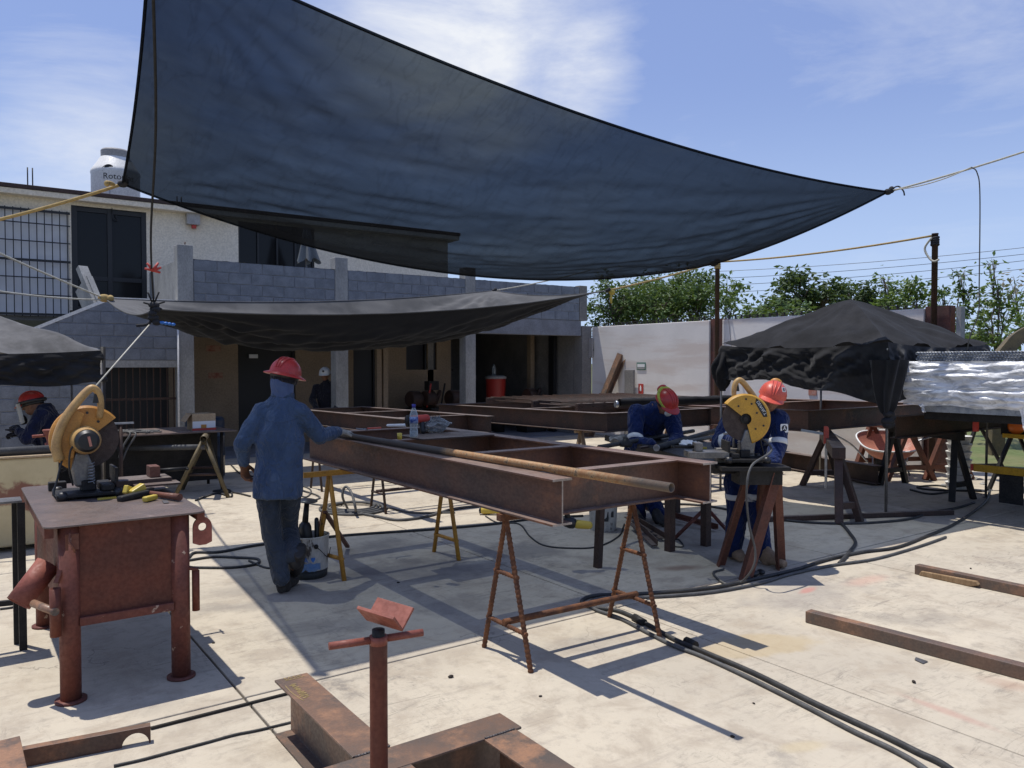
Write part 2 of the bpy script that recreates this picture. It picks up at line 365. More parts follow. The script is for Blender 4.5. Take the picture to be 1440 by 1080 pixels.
M['pane_light'] = surf('pale_curtain', (.66,.66,.665), (.58,.58,.59), 2, .6, 0, 0)
M['tank_white'] = surf('tank_white', (.80,.785,.74), (.74,.725,.68), 2, .5, 0, .03, 30)
M['tank_lid'] = surf('tank_lid', (.42,.40,.38), (.36,.34,.32), 3, .6, 0, .03, 30)
M['umbrella'] = surf('grey_canvas', (.16,.175,.18), (.12,.13,.135), 5, .9, 0, .2, 120)
M['rust_col'] = surf('rusted_column', (.13,.055,.042), (.085,.05,.045), 1.3, .8, 0, .25, 40, spots=(.22,.07,.045), sth=(.52,.7), sscale=1.2)
M['red_plastic'] = plain('red_plastic', (.42,.035,.025), .4)
M['orange_lens'] = plain('orange_lens', (.75,.17,.02), .25)
M['trailer_yellow'] = surf('trailer_yellow', (.62,.36,.02), (.5,.28,.02), 4, .5, 0, .05, 50)
M['tyre'] = surf('tyre', (.02,.02,.02), (.035,.034,.032), 8, .85, 0, .2, 60)
M['barrow'] = surf('barrow_tray', (.56,.24,.17), (.45,.18,.125), 4, .6, 0, .1, 50, spots=(.62,.42,.34), sth=(.55,.7), sscale=4)
M['drum_blue'] = surf('drum_blue', (.012,.03,.06), (.01,.022,.045), 4, .4, 0, .03, 40)
M['pail_white'] = surf('pail_white', (.55,.53,.47), (.47,.45,.40), 6, .5, 0, .1, 60, spots=(.07,.055,.045), sth=(.55,.62), sscale=9, stretch=(1,1,.4))
M['pail_dirty'] = surf('pail_dirty', (.025,.03,.03), (.05,.045,.04), 9, .6, 0, .2, 60)
M['print_blue'] = plain('print_blue', (.03,.16,.50), .5)
M['soft_blue'] = surf('faded_blue_print', (.10,.22,.45), (.20,.28,.38), 12, .6, 0, .05, 60)
M['yellow_plastic'] = plain('yellow_plastic', (.50,.37,.05), .45)
M['emblem_black'] = plain('emblem_black', (.01,.01,.01), .5)
M['sign_green'] = plain('sign_green', (.12,.22,.17), .6)
M['sign_red'] = plain('sign_red', (.46,.05,.035), .6)
M['trunk'] = surf('bark', (.16,.125,.095), (.09,.07,.055), 6, .95, 0, .6, 30, stretch=(1,1,.3))
M['grass'] = surf('grass_ground', (.10,.13,.035), (.16,.155,.06), .7, .95, 0, .5, 9, rnd=False)

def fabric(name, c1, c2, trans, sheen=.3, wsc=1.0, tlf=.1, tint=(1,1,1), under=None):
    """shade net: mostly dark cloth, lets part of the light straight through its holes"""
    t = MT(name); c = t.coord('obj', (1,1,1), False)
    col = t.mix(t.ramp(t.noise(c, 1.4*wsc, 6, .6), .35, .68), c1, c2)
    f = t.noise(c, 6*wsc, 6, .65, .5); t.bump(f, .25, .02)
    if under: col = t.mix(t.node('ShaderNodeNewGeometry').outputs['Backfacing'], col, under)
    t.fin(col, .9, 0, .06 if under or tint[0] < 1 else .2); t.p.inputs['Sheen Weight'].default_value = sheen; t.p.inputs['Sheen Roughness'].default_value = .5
    tl = t.node('ShaderNodeBsdfTranslucent'); t.put(tl.inputs['Color'], col)
    tp = t.node('ShaderNodeBsdfTransparent'); t.put(tp.inputs['Color'], tint); m1 = t.node('ShaderNodeMixShader'); m1.inputs[0].default_value = tlf
    t.l.new(t.p.outputs[0], m1.inputs[1]); t.l.new(tl.outputs[0], m1.inputs[2])
    m2 = t.node('ShaderNodeMixShader'); lw = t.node('ShaderNodeLayerWeight'); lw.inputs['Blend'].default_value = .5
    # a knitted net closes up when seen at a slant
    cs_ = t.math('POWER', t.math('SUBTRACT', 1.0, lw.outputs['Facing']), 1.15)
    st_ = t.ramp(t.noise(t.coord('obj', (.6,5,5), False), 3*wsc, 6, .7), .3, .7, trans*.93, trans*1.07)
    cz = t.math('ABSOLUTE', t.math('SUBTRACT', t.noise(t.coord('obj', (2.6,.5,1), False), 2.2*wsc, 3, .5, .4), .5)); st_ = t.math('MULTIPLY', st_, t.ramp(cz, 0, .03, .86, 1)); t.l.new(t.math('MULTIPLY', cs_, st_), m2.inputs[0])
    t.l.new(m1.outputs[0], m2.inputs[1]); t.l.new(tp.outputs[0], m2.inputs[2]); t.l.new(m2.outputs[0], t.out.inputs['Surface'])
    return t.m
M['shade_big'] = fabric('shade_net_blue_black', (.006,.007,.010), (.009,.011,.015),  .165, .0, 1.0, .03, (.76,.89,1))
M['shade_low'] = fabric('shade_net_dust_sheen', (.07,.07,.07), (.12,.118,.115), .022, .12, 1.0, .01, (1,1,1), (.010,.010,.011))  # sunlit sheen painted in with the dust: top side paler, underside near black
M['tent_black'] = fabric('tent_sheet_black', (.011,.011,.012), (.022,.022,.024), .015, .05, 2)
M['tent_val'] = fabric('tent_side_black', (.012,.012,.013), (.022,.022,.023), .015, .15, 2, .03)
M['tent_grey'] = fabric('tent_sheet_dusty', (.07,.068,.066), (.15,.145,.14), .02, .3, 2)

def leafmat(name, a, b):
    t = MT(name); c = t.coord('world'); col = t.mix(t.ramp(t.noise(c, 1.6, 4, .6), .38, .64), a, b)
    col = t.mix(t.ramp(t.noise(c, 9, 2, .5), .3, .7, 0, .5), col, tuple(x*1.7 for x in a))
    t.fin(col, .55, 0, .4); tl = t.node('ShaderNodeBsdfTranslucent'); t.put(tl.inputs['Color'], t.mix(.5, col, (.16,.22,.03)))
    m1 = t.node('ShaderNodeMixShader'); m1.inputs[0].default_value = .3
    t.l.new(t.p.outputs[0], m1.inputs[1]); t.l.new(tl.outputs[0], m1.inputs[2]); t.l.new(m1.outputs[0], t.out.inputs['Surface']); return t.m
M['leaf_mid'] = leafmat('leaf_mid', (.052,.095,.022), (.085,.13,.034))
M['leaf_dark'] = leafmat('leaf_dark', (.034,.062,.022), (.055,.085,.03))
M['leaf_light'] = leafmat('leaf_light', (.085,.14,.03), (.13,.18,.045))
M['leaf_dry'] = leafmat('leaf_dry', (.16,.14,.10), (.12,.14,.06))

def ground_mat():
    t = MT('yard_concrete'); c = t.coord('world'); oi = t.node('ShaderNodeObjectInfo')
    n1 = t.noise(c, .55, 6, .6); n2 = t.noise(c, 3.2, 9, .7, .4)
    col = t.mix(t.ramp(n1, .36, .66), (.53,.465,.355), (.445,.392,.305))
    col = t.mix(t.ramp(n2, .45, .66, 0, .9), col, (.385,.325,.245)); col = t.mix(t.ramp(t.noise(c, 11, 8, .72), .50, .66, 0, .5), col, (.33,.285,.225))
    # trowel marks: long streaks along X
    sm = t.coord('world', (.5, 5, 1)); st = t.noise(sm, 2.2, 8, .7, .8); col = t.mix(t.ramp(st, .55, .72, 0, .55), col, (.35,.30,.24))
    st2 = t.noise(t.coord('world', (3.5, .7, 1)), 2.6, 8, .75, 1.2); col = t.mix(t.ramp(st2, .60, .74, 0, .5), col, (.33,.29,.235))
    col = t.mix(t.ramp(t.noise(c, 1.3, 9, .72, .3), .57, .70, 0, .5), col, (.66,.585,.465))
    for (sx_, sy_, sc_, lo, hi, am) in ((1.2,6,2.0,.52,.64,.68),(5,1.1,2.4,.54,.66,.6),(2.2,3.2,6,.56,.66,.5)):
        ss = t.noise(t.coord('world', (sx_, sy_, 1)), sc_, 10, .78, 1.6); k_ = t.math('MULTIPLY', t.ramp(ss, lo, hi), t.ramp(t.noise(c, .9, 3, .5), .42, .6)); col = t.mix(t.math('MULTIPLY', k_, am), col, (.21,.185,.15))
    # dark grimy patches and oil spots
    g1 = t.math('MULTIPLY', t.ramp(t.noise(c, .8, 5, .6), .54, .66), t.ramp(t.noise(c, 7, 8, .75), .48, .62)); col = t.mix(t.math('MULTIPLY', g1, .75), col, (.20,.18,.155))
    g2 = t.ramp(t.noise(c, 5.5, 3, .5), .74, .78); col = t.mix(t.math('MULTIPLY', g2, .6), col, (.12,.105,.09))
    vo = t.node('ShaderNodeTexVoronoi', feature='DISTANCE_TO_EDGE'); vo.inputs['Scale'].default_value = .32; dv_ = t.node('ShaderNodeVectorMath', operation='ADD'); nz = t.node('ShaderNodeTexNoise'); nz.inputs['Scale'].default_value = 2.5; nz.inputs['Detail'].default_value = 6; t.l.new(c, nz.inputs['Vector']); t.l.new(c, dv_.inputs[0]); t.l.new(nz.outputs['Color'], dv_.inputs[1]); t.l.new(dv_.outputs[0], vo.inputs['Vector']); col = t.mix(t.math('MULTIPLY', t.ramp(vo.outputs['Distance'], .0022, .0008), t.ramp(n1, .42, .58, 0, .5)), col, (.14,.12,.10))
    pit = t.ramp(t.noise(c, 38, 3, .5), .70, .76); col = t.mix(t.math('MULTIPLY', pit, .5), col, (.15,.13,.11))
    sp = t.node('ShaderNodeSeparateXYZ'); t.l.new(t.node('ShaderNodeNewGeometry').outputs['Position'], sp.inputs[0]); X, Y = sp.outputs[0], sp.outputs[1]
    wob = t.math('SUBTRACT', t.noise(c, 2.4, 6, .65), .5)
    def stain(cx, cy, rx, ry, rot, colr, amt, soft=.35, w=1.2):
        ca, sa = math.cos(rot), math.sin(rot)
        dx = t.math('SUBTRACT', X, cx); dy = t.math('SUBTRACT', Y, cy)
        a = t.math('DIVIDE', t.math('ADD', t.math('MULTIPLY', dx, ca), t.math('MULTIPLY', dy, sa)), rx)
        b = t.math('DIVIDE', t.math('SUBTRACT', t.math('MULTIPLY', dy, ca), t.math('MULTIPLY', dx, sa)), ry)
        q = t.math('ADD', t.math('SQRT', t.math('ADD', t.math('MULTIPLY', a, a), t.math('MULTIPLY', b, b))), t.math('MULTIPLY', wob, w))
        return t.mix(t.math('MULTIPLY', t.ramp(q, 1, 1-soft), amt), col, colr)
    p = G(1062, 908); col = stain(p.x, p.y, .46, .21, R(-20), (.42,.32,.17), .55, .3, 1.2)
    p = G(1130, 840); col = stain(p.x, p.y, .95, .42, R(-10), (.30,.27,.235), .6, .9, 2.2)
    a = G(1235, 965); b = G(1440, 1040); m = (a+b)/2; col = stain(m.x, m.y, (a-b).length/2, .055, math.atan2(b.y-a.y, b.x-a.x), (.42,.23,.18), .5, .8, 1.1)
    p = G(1135, 830); col = stain(p.x, p.y, .16, .05, R(10), (.50,.16,.13), .55, .8, 1.2)
    p = G(1220, 816); col = stain(p.x, p.y, .35, .12, R(0), (.52,.29,.22), .45, .9, 1.4)
    p = G(958, 799); col = stain(p.x, p.y, .30, .12, R(-20), (.16,.075,.045), .7, .8, 1.2)
    p = G(1420, 962); col = stain(p.x, p.y, .22, .12, R(-70), (.36,.24,.17), .6, .8, 1.4)
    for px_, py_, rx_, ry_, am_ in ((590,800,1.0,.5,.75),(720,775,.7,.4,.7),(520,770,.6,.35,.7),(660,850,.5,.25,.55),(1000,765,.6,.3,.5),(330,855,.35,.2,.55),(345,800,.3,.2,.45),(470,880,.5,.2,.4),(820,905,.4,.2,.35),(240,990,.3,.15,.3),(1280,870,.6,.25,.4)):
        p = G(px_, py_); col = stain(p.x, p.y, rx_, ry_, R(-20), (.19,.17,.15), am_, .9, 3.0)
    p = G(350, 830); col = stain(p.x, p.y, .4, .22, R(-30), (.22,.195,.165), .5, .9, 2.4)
    p = G(1130, 1050); col = stain(p.x, p.y, .16, .06, R(-20), (.48,.38,.2), .4, .8, 1.4)
    # every poured panel has its own tone
    col = t.mix(t.ramp(oi.outputs['Random'], 0, 1, 0, .16), col, (.30,.27,.23))
    h = t.math('ADD', t.math('MULTIPLY', n2, .6), t.math('MULTIPLY', t.noise(c, 45, 5, .7), .5)); t.bump(h, .35, .012)
    return t.fin(col, .85, 0, .25)
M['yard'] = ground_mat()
def wall_mat():
    t = MT('boundary_concrete'); c = t.coord('world', (1,1,1))
    col = t.mix(t.ramp(t.noise(c, .8, 6, .6), .35, .66), (.73,.70,.66), (.65,.625,.59))
    col = t.mix(t.ramp(t.noise(t.coord('world', (.25,.25,2.2)), 1.5, 6, .6, .3), .48, .66, 0, .7), col, (.58,.50,.44))
    col = t.mix(t.ramp(t.noise(c, 2.4, 8, .7), .6, .75, 0, .5), col, (.82,.79,.76))
    f = t.noise(c, 14, 6, .65); t.bump(f, .25, .01); return t.fin(col, .92, 0, .2)
M['wall_conc'] = wall_mat()
def wrap_mat():
    t = MT('plastic_wrap'); c = t.coord('obj'); f = t.noise(t.coord('obj', (1,1,3.5)), 4, 6, .6, 1.5); t.bump(f, .5, .04)
    t.fin((.86,.87,.88), .22, 0, .8)
    tp = t.node('ShaderNodeBsdfTransparent'); m = t.node('ShaderNodeMixShader'); t.l.new(t.ramp(f, .4, .65, .02, .5), m.inputs[0])
    t.l.new(t.p.outputs[0], m.inputs[1]); t.l.new(tp.outputs[0], m.inputs[2]); t.l.new(m.outputs[0], t.out.inputs['Surface']); return t.m
M['wrap'] = wrap_mat()
def clear_mat(name, tint, tr=.75, rough=.08):
    t = MT(name); t.fin(tint, rough, 0, .6); tp = t.node('ShaderNodeBsdfTransparent'); t.put(tp.inputs['Color'], tuple(.5+.5*x for x in tint))
    m = t.node('ShaderNodeMixShader'); fr = t.node('ShaderNodeLayerWeight'); fr.inputs['Blend'].default_value = .35
    t.l.new(t.ramp(fr.outputs['Facing'], 0, 1, tr, tr*.25), m.inputs[0]); t.l.new(t.p.outputs[0], m.inputs[1]); t.l.new(tp.outputs[0], m.inputs[2])
    t.l.new(m.outputs[0], t.out.inputs['Surface']); return t.m
M['clear'] = clear_mat('clear_bottle', (.62,.68,.70))
M['bag'] = clear_mat('plastic_bag', (.40,.42,.43), .8, .15)
M['shield'] = clear_mat('face_shield', (.55,.57,.56), .6)
# ================================================================== GROUND
random.seed(7)
g = MB(); g.add([(-900,-900,-.13),(900,-900,-.13),(900,900,-.13),(-900,900,-.13)], [(0,1,2,3)])
g.build('ground', M['grass'], kind='structure')
JX = [-6.6,-4.0,-1.4,1.2,3.80,6.4,9.0,11.6,13.6]; JY = [-3.0,.5,4.06,7.6,11.1,14.42]
base = MB(); base.box(JX[0],JY[0],-.12,JX[-1],JY[-1],-.018)
M['joint'] = surf('joint_fill', (.13,.115,.095), (.09,.08,.068), 6, .95, 0, .3, 60, rnd=False)
yard = base.build('concrete_yard', M['joint'], kind='structure')
for i in range(len(JX)-1):
    for j in range(len(JY)-1):
        sbm = MB(); q = .006
        sbm.box(JX[i]+q, JY[j]+q, -.115, JX[i+1]-q, JY[j+1]-q, random.uniform(-.0015,.0015))
        sbm.build('slab', M['yard'], yard, bevel=.006)
fl = MB(); fl.box(-6.6,14.42,-.12,12.6,23,.004); fl.build('porch_floor', M['slab_conc'], kind='structure')
dirt = MB()
for k in range(26):
    p = V(random.uniform(11.2,13.3), random.uniform(4.3,5.6), 0); r_ = random.uniform(.015,.05)
    dirt.ell(p, (r_*1.4,r_,r_*.6), (math.cos(k),math.sin(k),0), n=6, m=4)
dirt.build('rubble', M['concrete_col'], kind='stuff')

# ================================================================== BUILDING
FY = 14.44; UY = 17.15
def wall_open(mb, x0, x1, z0, z1, y0, y1, ops):
    xs = x0
    for (a, b, c, d) in sorted(ops):
        if a > xs: mb.box(xs, y0, z0, a, y1, z1)
        if c > z0: mb.box(a, y0, z0, b, y1, c)
        if d < z1: mb.box(a, y0, d, b, y1, z1)
        xs = b
    if xs < x1: mb.box(xs, y0, z0, x1, y1, z1)
bld = thing('building', 'two storey building with cream upper floor, raw block terrace and open shaded porch', 'building', (3, FY, 0))
px2x = lambda px, Y, py=400: PY(px, py, Y).x
# upper storey
mb = MB(); wall_open(mb, -5, 10.21, 2.72, 4.78, UY, UY+.15, [(.3,1.86,2.60,4.56),(1.9,3.22,2.72,4.72),(5.03,6.72,3.0,4.74)])
mb.box(10.06, UY+.15, 2.72, 10.21, 23.5, 4.78); mb.box(-5, 23.35, 2.72, 10.06, 23.5, 4.78)
upw = mb.build('upper_wall', M['cream_wall'], bld)
mb = MB(); mb.box(-5.2, UY-.22, 4.78, 10.42, 23.7, 4.885); mb.build('roof_slab', M['cream_wall'], bld, bevel=.01)
mb = MB(); mb.box(-5.22, UY-.24, 4.888, 10.44, 23.72, 4.965); mb.build('roof_fascia', M['fascia'], bld, bevel=.008)
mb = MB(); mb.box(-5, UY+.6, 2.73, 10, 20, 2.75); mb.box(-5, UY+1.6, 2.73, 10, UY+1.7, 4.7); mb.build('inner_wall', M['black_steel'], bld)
# barred window with pale curtain
wn = MB(); wn.box(.3, UY+.06, 2.60, 1.86, UY+.075, 4.56); wn = wn.build('window', M['pane_light'], bld)
for i in range(13):
    b = MB(); x = .34+i*.124; b.box(x-.008, UY-.045, 2.58, x+.008, UY-.029, 4.58); b.build('bar', M['black_steel'], wn)
for i, z in enumerate((2.62,2.98,3.30,3.62,3.97,4.30,4.54)):
    b = MB(); h = .022 if i in (0,3,6) else .010; b.box(.29, UY-.065, z-h, 1.875, UY-.047, z+h); b.build('rail', M['black_steel'], wn)
# dark glazed door with leaf frames
dr = MB(); dr.box(1.9, UY+.05, 2.72, 3.22, UY+.06, 4.72); dr = dr.build('terrace_door', M['dark_glass'], bld)
for x0, x1 in ((1.9,2.0),(2.52,2.60),(3.13,3.22)):
    b = MB(); b.box(x0, UY+.01, 2.72, x1, UY+.048, 4.72); b.build('door_frame', M['black_steel'], dr)
for z in (2.76,3.35,4.66):
    b = MB(); b.box(2.003, UY+.012, z-.04, 2.517, UY+.046, z+.04); b.box(2.603, UY+.012, z-.04, 3.127, UY+.046, z+.04); b.build('door_rail', M['black_steel'], dr)
# dark upper window
wn = MB(); wn.box(5.03, UY+.07, 3.0, 6.72, UY+.08, 4.74); wn = wn.build('window', M['dark_glass'], bld)
for x in (5.05,5.46,5.88,6.29,6.70):
    b = MB(); b.box(x-.02, UY+.03, 3.0, x+.02, UY+.068, 4.74); b.build('frame', M['black_steel'], wn)
# meter / lamp box on the cream wall
q = PY(270,308,UY); b = MB(); b.box(q.x-.13, UY-.14, q.z-.13, q.x+.13, UY-.002, q.z+.12); lb = b.build('lamp_box', M['tank_lid'], bld, bevel=.012)
b = MB(); b.box(q.x-.02, UY-.10, q.z-.20, q.x+.06, UY-.03, q.z-.132); b.build('lamp_lens', M['sign_red'], lb)
b = MB(); b.tube(curve([(2.6,UY-.02,4.74),(2.62,UY-.05,4.55),(2.7,UY-.04,4.5),(2.66,UY-.02,4.62)]), .008, 5); b.build('wire', M['black_steel'], bld)
# terrace slab, beam and columns
mb = MB(); mb.box(-.2+3.4, FY+.012, 2.36, 12.3, FY+.30, 2.72); mb.build('porch_beam', M['slab_conc'], bld, bevel=.008)
mb = MB(); mb.box(2.2, FY+.30, 2.52, 12.47, UY, 2.715); mb.box(-5, UY+.16, 2.52, 12.47, 23.4, 2.715); mb.box(10.22, UY, 2.52, 12.47, UY+.16, 2.715); mb.build('terrace_slab', M['slab_conc'], bld)
for x, zt in ((3.325,3.76),(6.2,3.76),(9.16,3.77)):
    c = MB(); c.box(x-.13, FY-.012, 0, x+.13, FY+.25, zt); c.build('column', M['concrete_col'], bld, bevel=.012)
    rb = MB()
    if x < 4: rb.tube([(x+.02,FY+.1,zt),(x+.025,FY+.1,zt+.06)], .01, 6); rb.build('rebar_stub', M['rebar'], bld)
c = MB(); c.box(12.302, FY-.03, 0, 12.6, FY+.30, 2.60); c.build('corner_pillar', M['grey_wall'], bld, bevel=.01)
c = MB(); c.box(12.24, FY-.006, 2.722, 12.475, FY+.17, 3.56); c.build('parapet_pier', M['grey_wall'], bld, bevel=.01)
# blocks, each one its own piece
BL, BH = .40, .2
def block_mesh(l, h, t, seed):
    rr = random.Random(seed); b = bmesh.new(); bmesh.ops.create_cube(b, size=1)
    for v in b.verts: v.co = Vector((v.co.x*l, v.co.y*t, v.co.z*h))+Vector([rr.uniform(-.0025,.0025) for _ in range(3)])
    bmesh.ops.bevel(b, geom=b.edges[:], offset=.006, segments=1, affect='EDGES')
    me = bpy.data.meshes.new('block'); b.to_mesh(me); b.free(); return me
bms = [block_mesh(BL-.012, BH-.012, .15, k) for k in range(4)]
half = block_mesh(BL/2-.012, BH-.012, .15, 9)
def blocks(x0, x1, z0, rows, y, cut=None, parent=bld):
    for r in range(rows):
        x = x0+(0 if r % 2 else -BL/2); z = z0+r*BH
        while x < x1-.02:
            a, b = max(x, x0), min(x+BL, x1); x += BL
            if b-a < .05: continue
            pts = [(a+.006,z+.006),(b-.006,z+.006),(b-.006,z+BH-.006),(a+.006,z+BH-.006)]
            if cut:
                o = []; n = 4
                for k in range(n):
                    p, q = pts[k], pts[(k+1) % n]; dp, dq = cut(p[0])-p[1], cut(q[0])-q[1]
                    if dp >= 0: o.append(p)
                    if dp*dq < 0: t = dp/(dp-dq); o.append((p[0]+(q[0]-p[0])*t, p[1]+(q[1]-p[1])*t))
                if len(o) < 3: continue
                if len(o) != 4 or o != pts:
                    m_ = MB(); yy = y-random.uniform(0,.004); n = len(o)
                    m_.add([(p[0],yy,p[1]) for p in o]+[(p[0],yy+.15,p[1]) for p in o], [tuple(range(n)), tuple(range(2*n-1,n-1,-1))]+[(i,n+i,n+(i+1)%n,(i+1)%n) for i in range(n)])
                    m_.build('block', M['block'], parent); continue
            if abs(b-a-BL) < .01: me = random.choice(bms)
            elif abs(b-a-BL/2) < .01: me = half
            else: me = block_mesh(b-a-.012, BH-.012, .15, random.random())
            ob = link('block', me, M['block'], parent)
            ob.location = Vector(((a+b)/2, y+.075-random.uniform(0,.004), z+BH/2))-parent.location
            if random.random() < .5: ob.rotation_euler = (0, 0, math.pi)
blocks(3.46, 6.07, 2.724, 4, FY); blocks(6.33, 9.03, 2.724, 4, FY); blocks(9.29, 12.235, 2.724, 4, FY)
for a, b in ((3.46,6.07),(6.33,9.03),(9.29,12.235)):
    m_ = MB(); m_.box(a, FY+.010, 2.724, b, FY+.140, 3.512); m_.build('mortar', M['mortar'], bld)
    m_ = MB(); m_.grid(lambda u, v: (a+(b-a)*u, FY-.002+.154*v, 3.522+.010*noise.noise((a+(b-a)*u*9, v*3, 2))), 60, 2); m_.build('coping', M['concrete_col'], bld)
# stair wall with its handrail, left
cut = lambda x: min(2.76, 2.20+(x-1.0)*.487)
blocks(-1.6, 3.19, 1.76, 5, FY, cut); blocks(-1.6, 2.02, -.04, 9, FY)
m_ = MB(); m_.box(-1.6, FY+.01, 0, 2.02, FY+.14, 1.76); m_.box(1.0, FY+.01, 1.76, 3.19, FY+.14, 2.17); m_.build('mortar', M['mortar'], bld)
m_ = MB(); m_.add([(1.0,FY+.01,2.17),(3.19,FY+.01,2.17),(3.19,FY+.01,2.74),(2.15,FY+.01,2.74),(1.0,FY+.14,2.17),(3.19,FY+.14,2.17),(3.19,FY+.14,2.74),(2.15,FY+.14,2.74)],[(0,1,2,3),(7,6,5,4),(0,4,5,1),(1,5,6,2),(2,6,7,3),(3,7,4,0)]); m_.build('mortar', M['mortar'], bld)
m_ = MB(); m_.bar((.9,FY+.075,2.17),(2.16,FY+.075,2.782),.17,.05); m_.bar((2.16,FY+.075,2.785),(3.19,FY+.075,2.785),.17,.03); m_.build('stair_coping', M['tank_white'], bld)
m_ = MB(); m_.box(2.02, FY-.004, 1.64, 3.19, FY+.2, 1.757); m_.build('lintel', M['concrete_col'], bld)
m_ = MB(); m_.bar((1.86,FY+1.0,3.36),(2.04,FY+.55,2.66),.16,.10); m_.bar((1.89,FY+1.0,3.08),(2.04,FY+.62,2.50),.10,.45); m_.build('stair_cheek', M['concrete_col'], bld)
m_ = MB(); m_.box(3.22, FY+.26, 2.72, 3.30, UY-.24, 3.5); m_.build('side_parapet', M['concrete_col'], bld)
m_ = MB(); m_.box(2.25, FY+.6, 2.722, 3.2, UY-.01, 2.80); m_.build('landing', M['slab_conc'], bld)
# barred store gate under the stair
gt = MB(); gt.box(2.02, FY+.75, 0, 3.19, FY+.78, 1.64); gt = gt.build('store_gate', M['black_steel'], bld)
for i in range(11):
    b = MB(); x = 2.07+i*.108; b.box(x-.008, FY+.15, 0, x+.008, FY+.166, 1.63); b.build('bar', M['rust_dark'], gt)
for z in (.5,1.1): b = MB(); b.box(2.03, FY+.135, z-.02, 3.18, FY+.149, z+.02); b.build('rail', M['rust_dark'], gt)
dp = MB(); dp.tube([(3.185,FY-.035,.02),(3.187,FY-.035,2.4)], .018, 8); dp.build('downpipe', M['tank_white'], bld)
# ground floor wall behind the porch
GY = 16.5
ops = [(px2x(335,GY,530),px2x(416,GY,530),0,2.2),(px2x(497,GY,530),px2x(529,GY,530),0,2.2),(px2x(571,GY,500),px2x(614,GY,500),PY(590,520,GY).z,2.3),(px2x(634,GY,530),9.26,0,2.3)]
mb = MB(); wall_open(mb, 2.2, 9.27, 0, 2.52, GY, GY+.15, ops); mb.build('porch_wall', M['beige_wall'], bld)
for k, (a, b_, c, d) in enumerate(ops):
    b = MB(); b.box(a, GY+.10, c, b_, GY+.13, d); dd = b.build('window' if k == 2 else 'door', M['dark_glass'] if k == 2 else M['black_steel'], bld)
    f = MB(); t_ = .05; f.box(a,GY+.05,c,a+t_,GY+.098,d); f.box(b_-t_,GY+.05,c,b_,GY+.098,d); f.box(a+t_,GY+.05,d-t_,b_-t_,GY+.098,d); f.build('frame', M['black_steel'], dd)
q = PY(356,501,GY+.05); b = MB(); b.box(q.x-.09, GY+.02, q.z-.04, q.x+.09, GY+.045, q.z+.04); b.build('door_plate', M['paper_white'], bld)
for px, py in ((300,490),(303,528)):
    q = PY(px, py, GY); b = MB(); b.box(q.x-.14, GY-.015, q.z-.06, q.x+.14, GY-.002, q.z+.06); b.build('red_lettering', surf('faded_red', (.26,.09,.06), (.36,.22,.15), 9, .9, 0, 0), bld)
for px in (532,541):
    b = MB(); q = PY(px, 540, 15.6); b.bar((q.x,15.6,0),(q.x,15.6,2.5),.11,.11); b.build('porch_post', M['beige_wall'], bld)
# open bay at the right: back wall, side walls
b = MB(); b.box(9.27, GY, 0, 9.42, 19.6, 2.52); b.box(9.42, 19.45, 0, 12.3, 19.6, 2.52); b.box(12.3, FY+.31, 0, 12.45, 19.6, 2.52); b.build('bay_wall', M['grey_wall'], bld)
b = MB(); b.box(9.6, 18.9, 1.5, 11.4, 19.4, 1.54); b.box(10.35, 19.3, 0, 10.45, 19.44, 1.5); b.build('bay_shelf', M['rust_dark'], bld)
b = MB(); b.bar((12.1,16.2,0),(12.1,16.2,2.5),.16,.12); b.build('bay_post', M['beige_wall'], bld)
b = MB(); b.bar((12.18,15.4,0),(12.18,15.4,2.5),.2,.1); b.build('bay_door_leaf', M['black_steel'], bld)

# roof rebars and water tank
for k, (px, py0, Y) in enumerate(((39,262,17.3),(46,262,17.3),(249,285,17.6),(255,285,17.6))):
    q = PY(px, py0, Y); b = MB(); b.tube([(q.x,Y,4.965),(q.x,Y,5.36 if k < 2 else 5.2)], .012, 6); b.build('rebar_stub', M['black_iron'], bld)
TKP = V(2.98, 19.85, 4.967)+V(rtx, rty, 0)*.13
tk = thing('water_tank', 'off white plastic water tank with black lettering on the flat roof', 'water tank', TKP)
tank_r = .50
K = .5/.56
b = MB(); b.lathe([(r_*K, z) for r_, z in [(.52,0),(.56,.03),(.56,.3),(.545,.33),(.56,.36),(.56,.95),(.575,1.0),(.56,1.05),(.52,1.10),(.36,1.33),(.34,1.35),(0,1.36)]], TKP, n=40); b.build('tank_body', M['tank_white'], tk, auto=30)
b = MB(); b.lathe([(r_*K, z) for r_, z in [(.33,1.30),(.335,1.50),(.31,1.53),(0,1.54)]], TKP, n=28); b.build('lid', M['tank_lid'], tk, auto=30)
b = MB(); b.tube([TKP+V(-.2,-.47,.02), TKP+V(-.2,-.475,.55)], .012, 6); b.build('level_tube', M['tank_lid'], tk)
def text_mesh(s, size, mat_, name, parent, place, depth=.003, xs=1.0):
    """flat lettering: place maps (x, y) of the letters to the surface"""
    c = bpy.data.curves.new('t', 'FONT'); c.body = s; c.size = size; c.extrude = 0; c.align_x = 'LEFT'; c.resolution_u = 3
    o = bpy.data.objects.new('t', c); COL.objects.link(o); dg = bpy.context.evaluated_depsgraph_get()
    me = bpy.data.meshes.new_from_object(o.evaluated_get(dg)); bpy.data.objects.remove(o)
    b = bmesh.new(); b.from_mesh(me)
    bmesh.ops.triangulate(b, faces=b.faces)
    if xs != 1:
        for _ in range(2): bmesh.ops.subdivide_edges(b, edges=[e for e in b.edges if e.calc_length() > size*.2], cuts=1, use_grid_fill=False)
        bmesh.ops.triangulate(b, faces=b.faces)
    inv = wmat(parent).inverted() if parent else Matrix.Identity(4)
    for v in b.verts: v.co = inv @ Vector(place(v.co.x, v.co.y))
    b.to_mesh(me); b.free(); me.materials.clear()
    return link(name, me, mat_, parent)
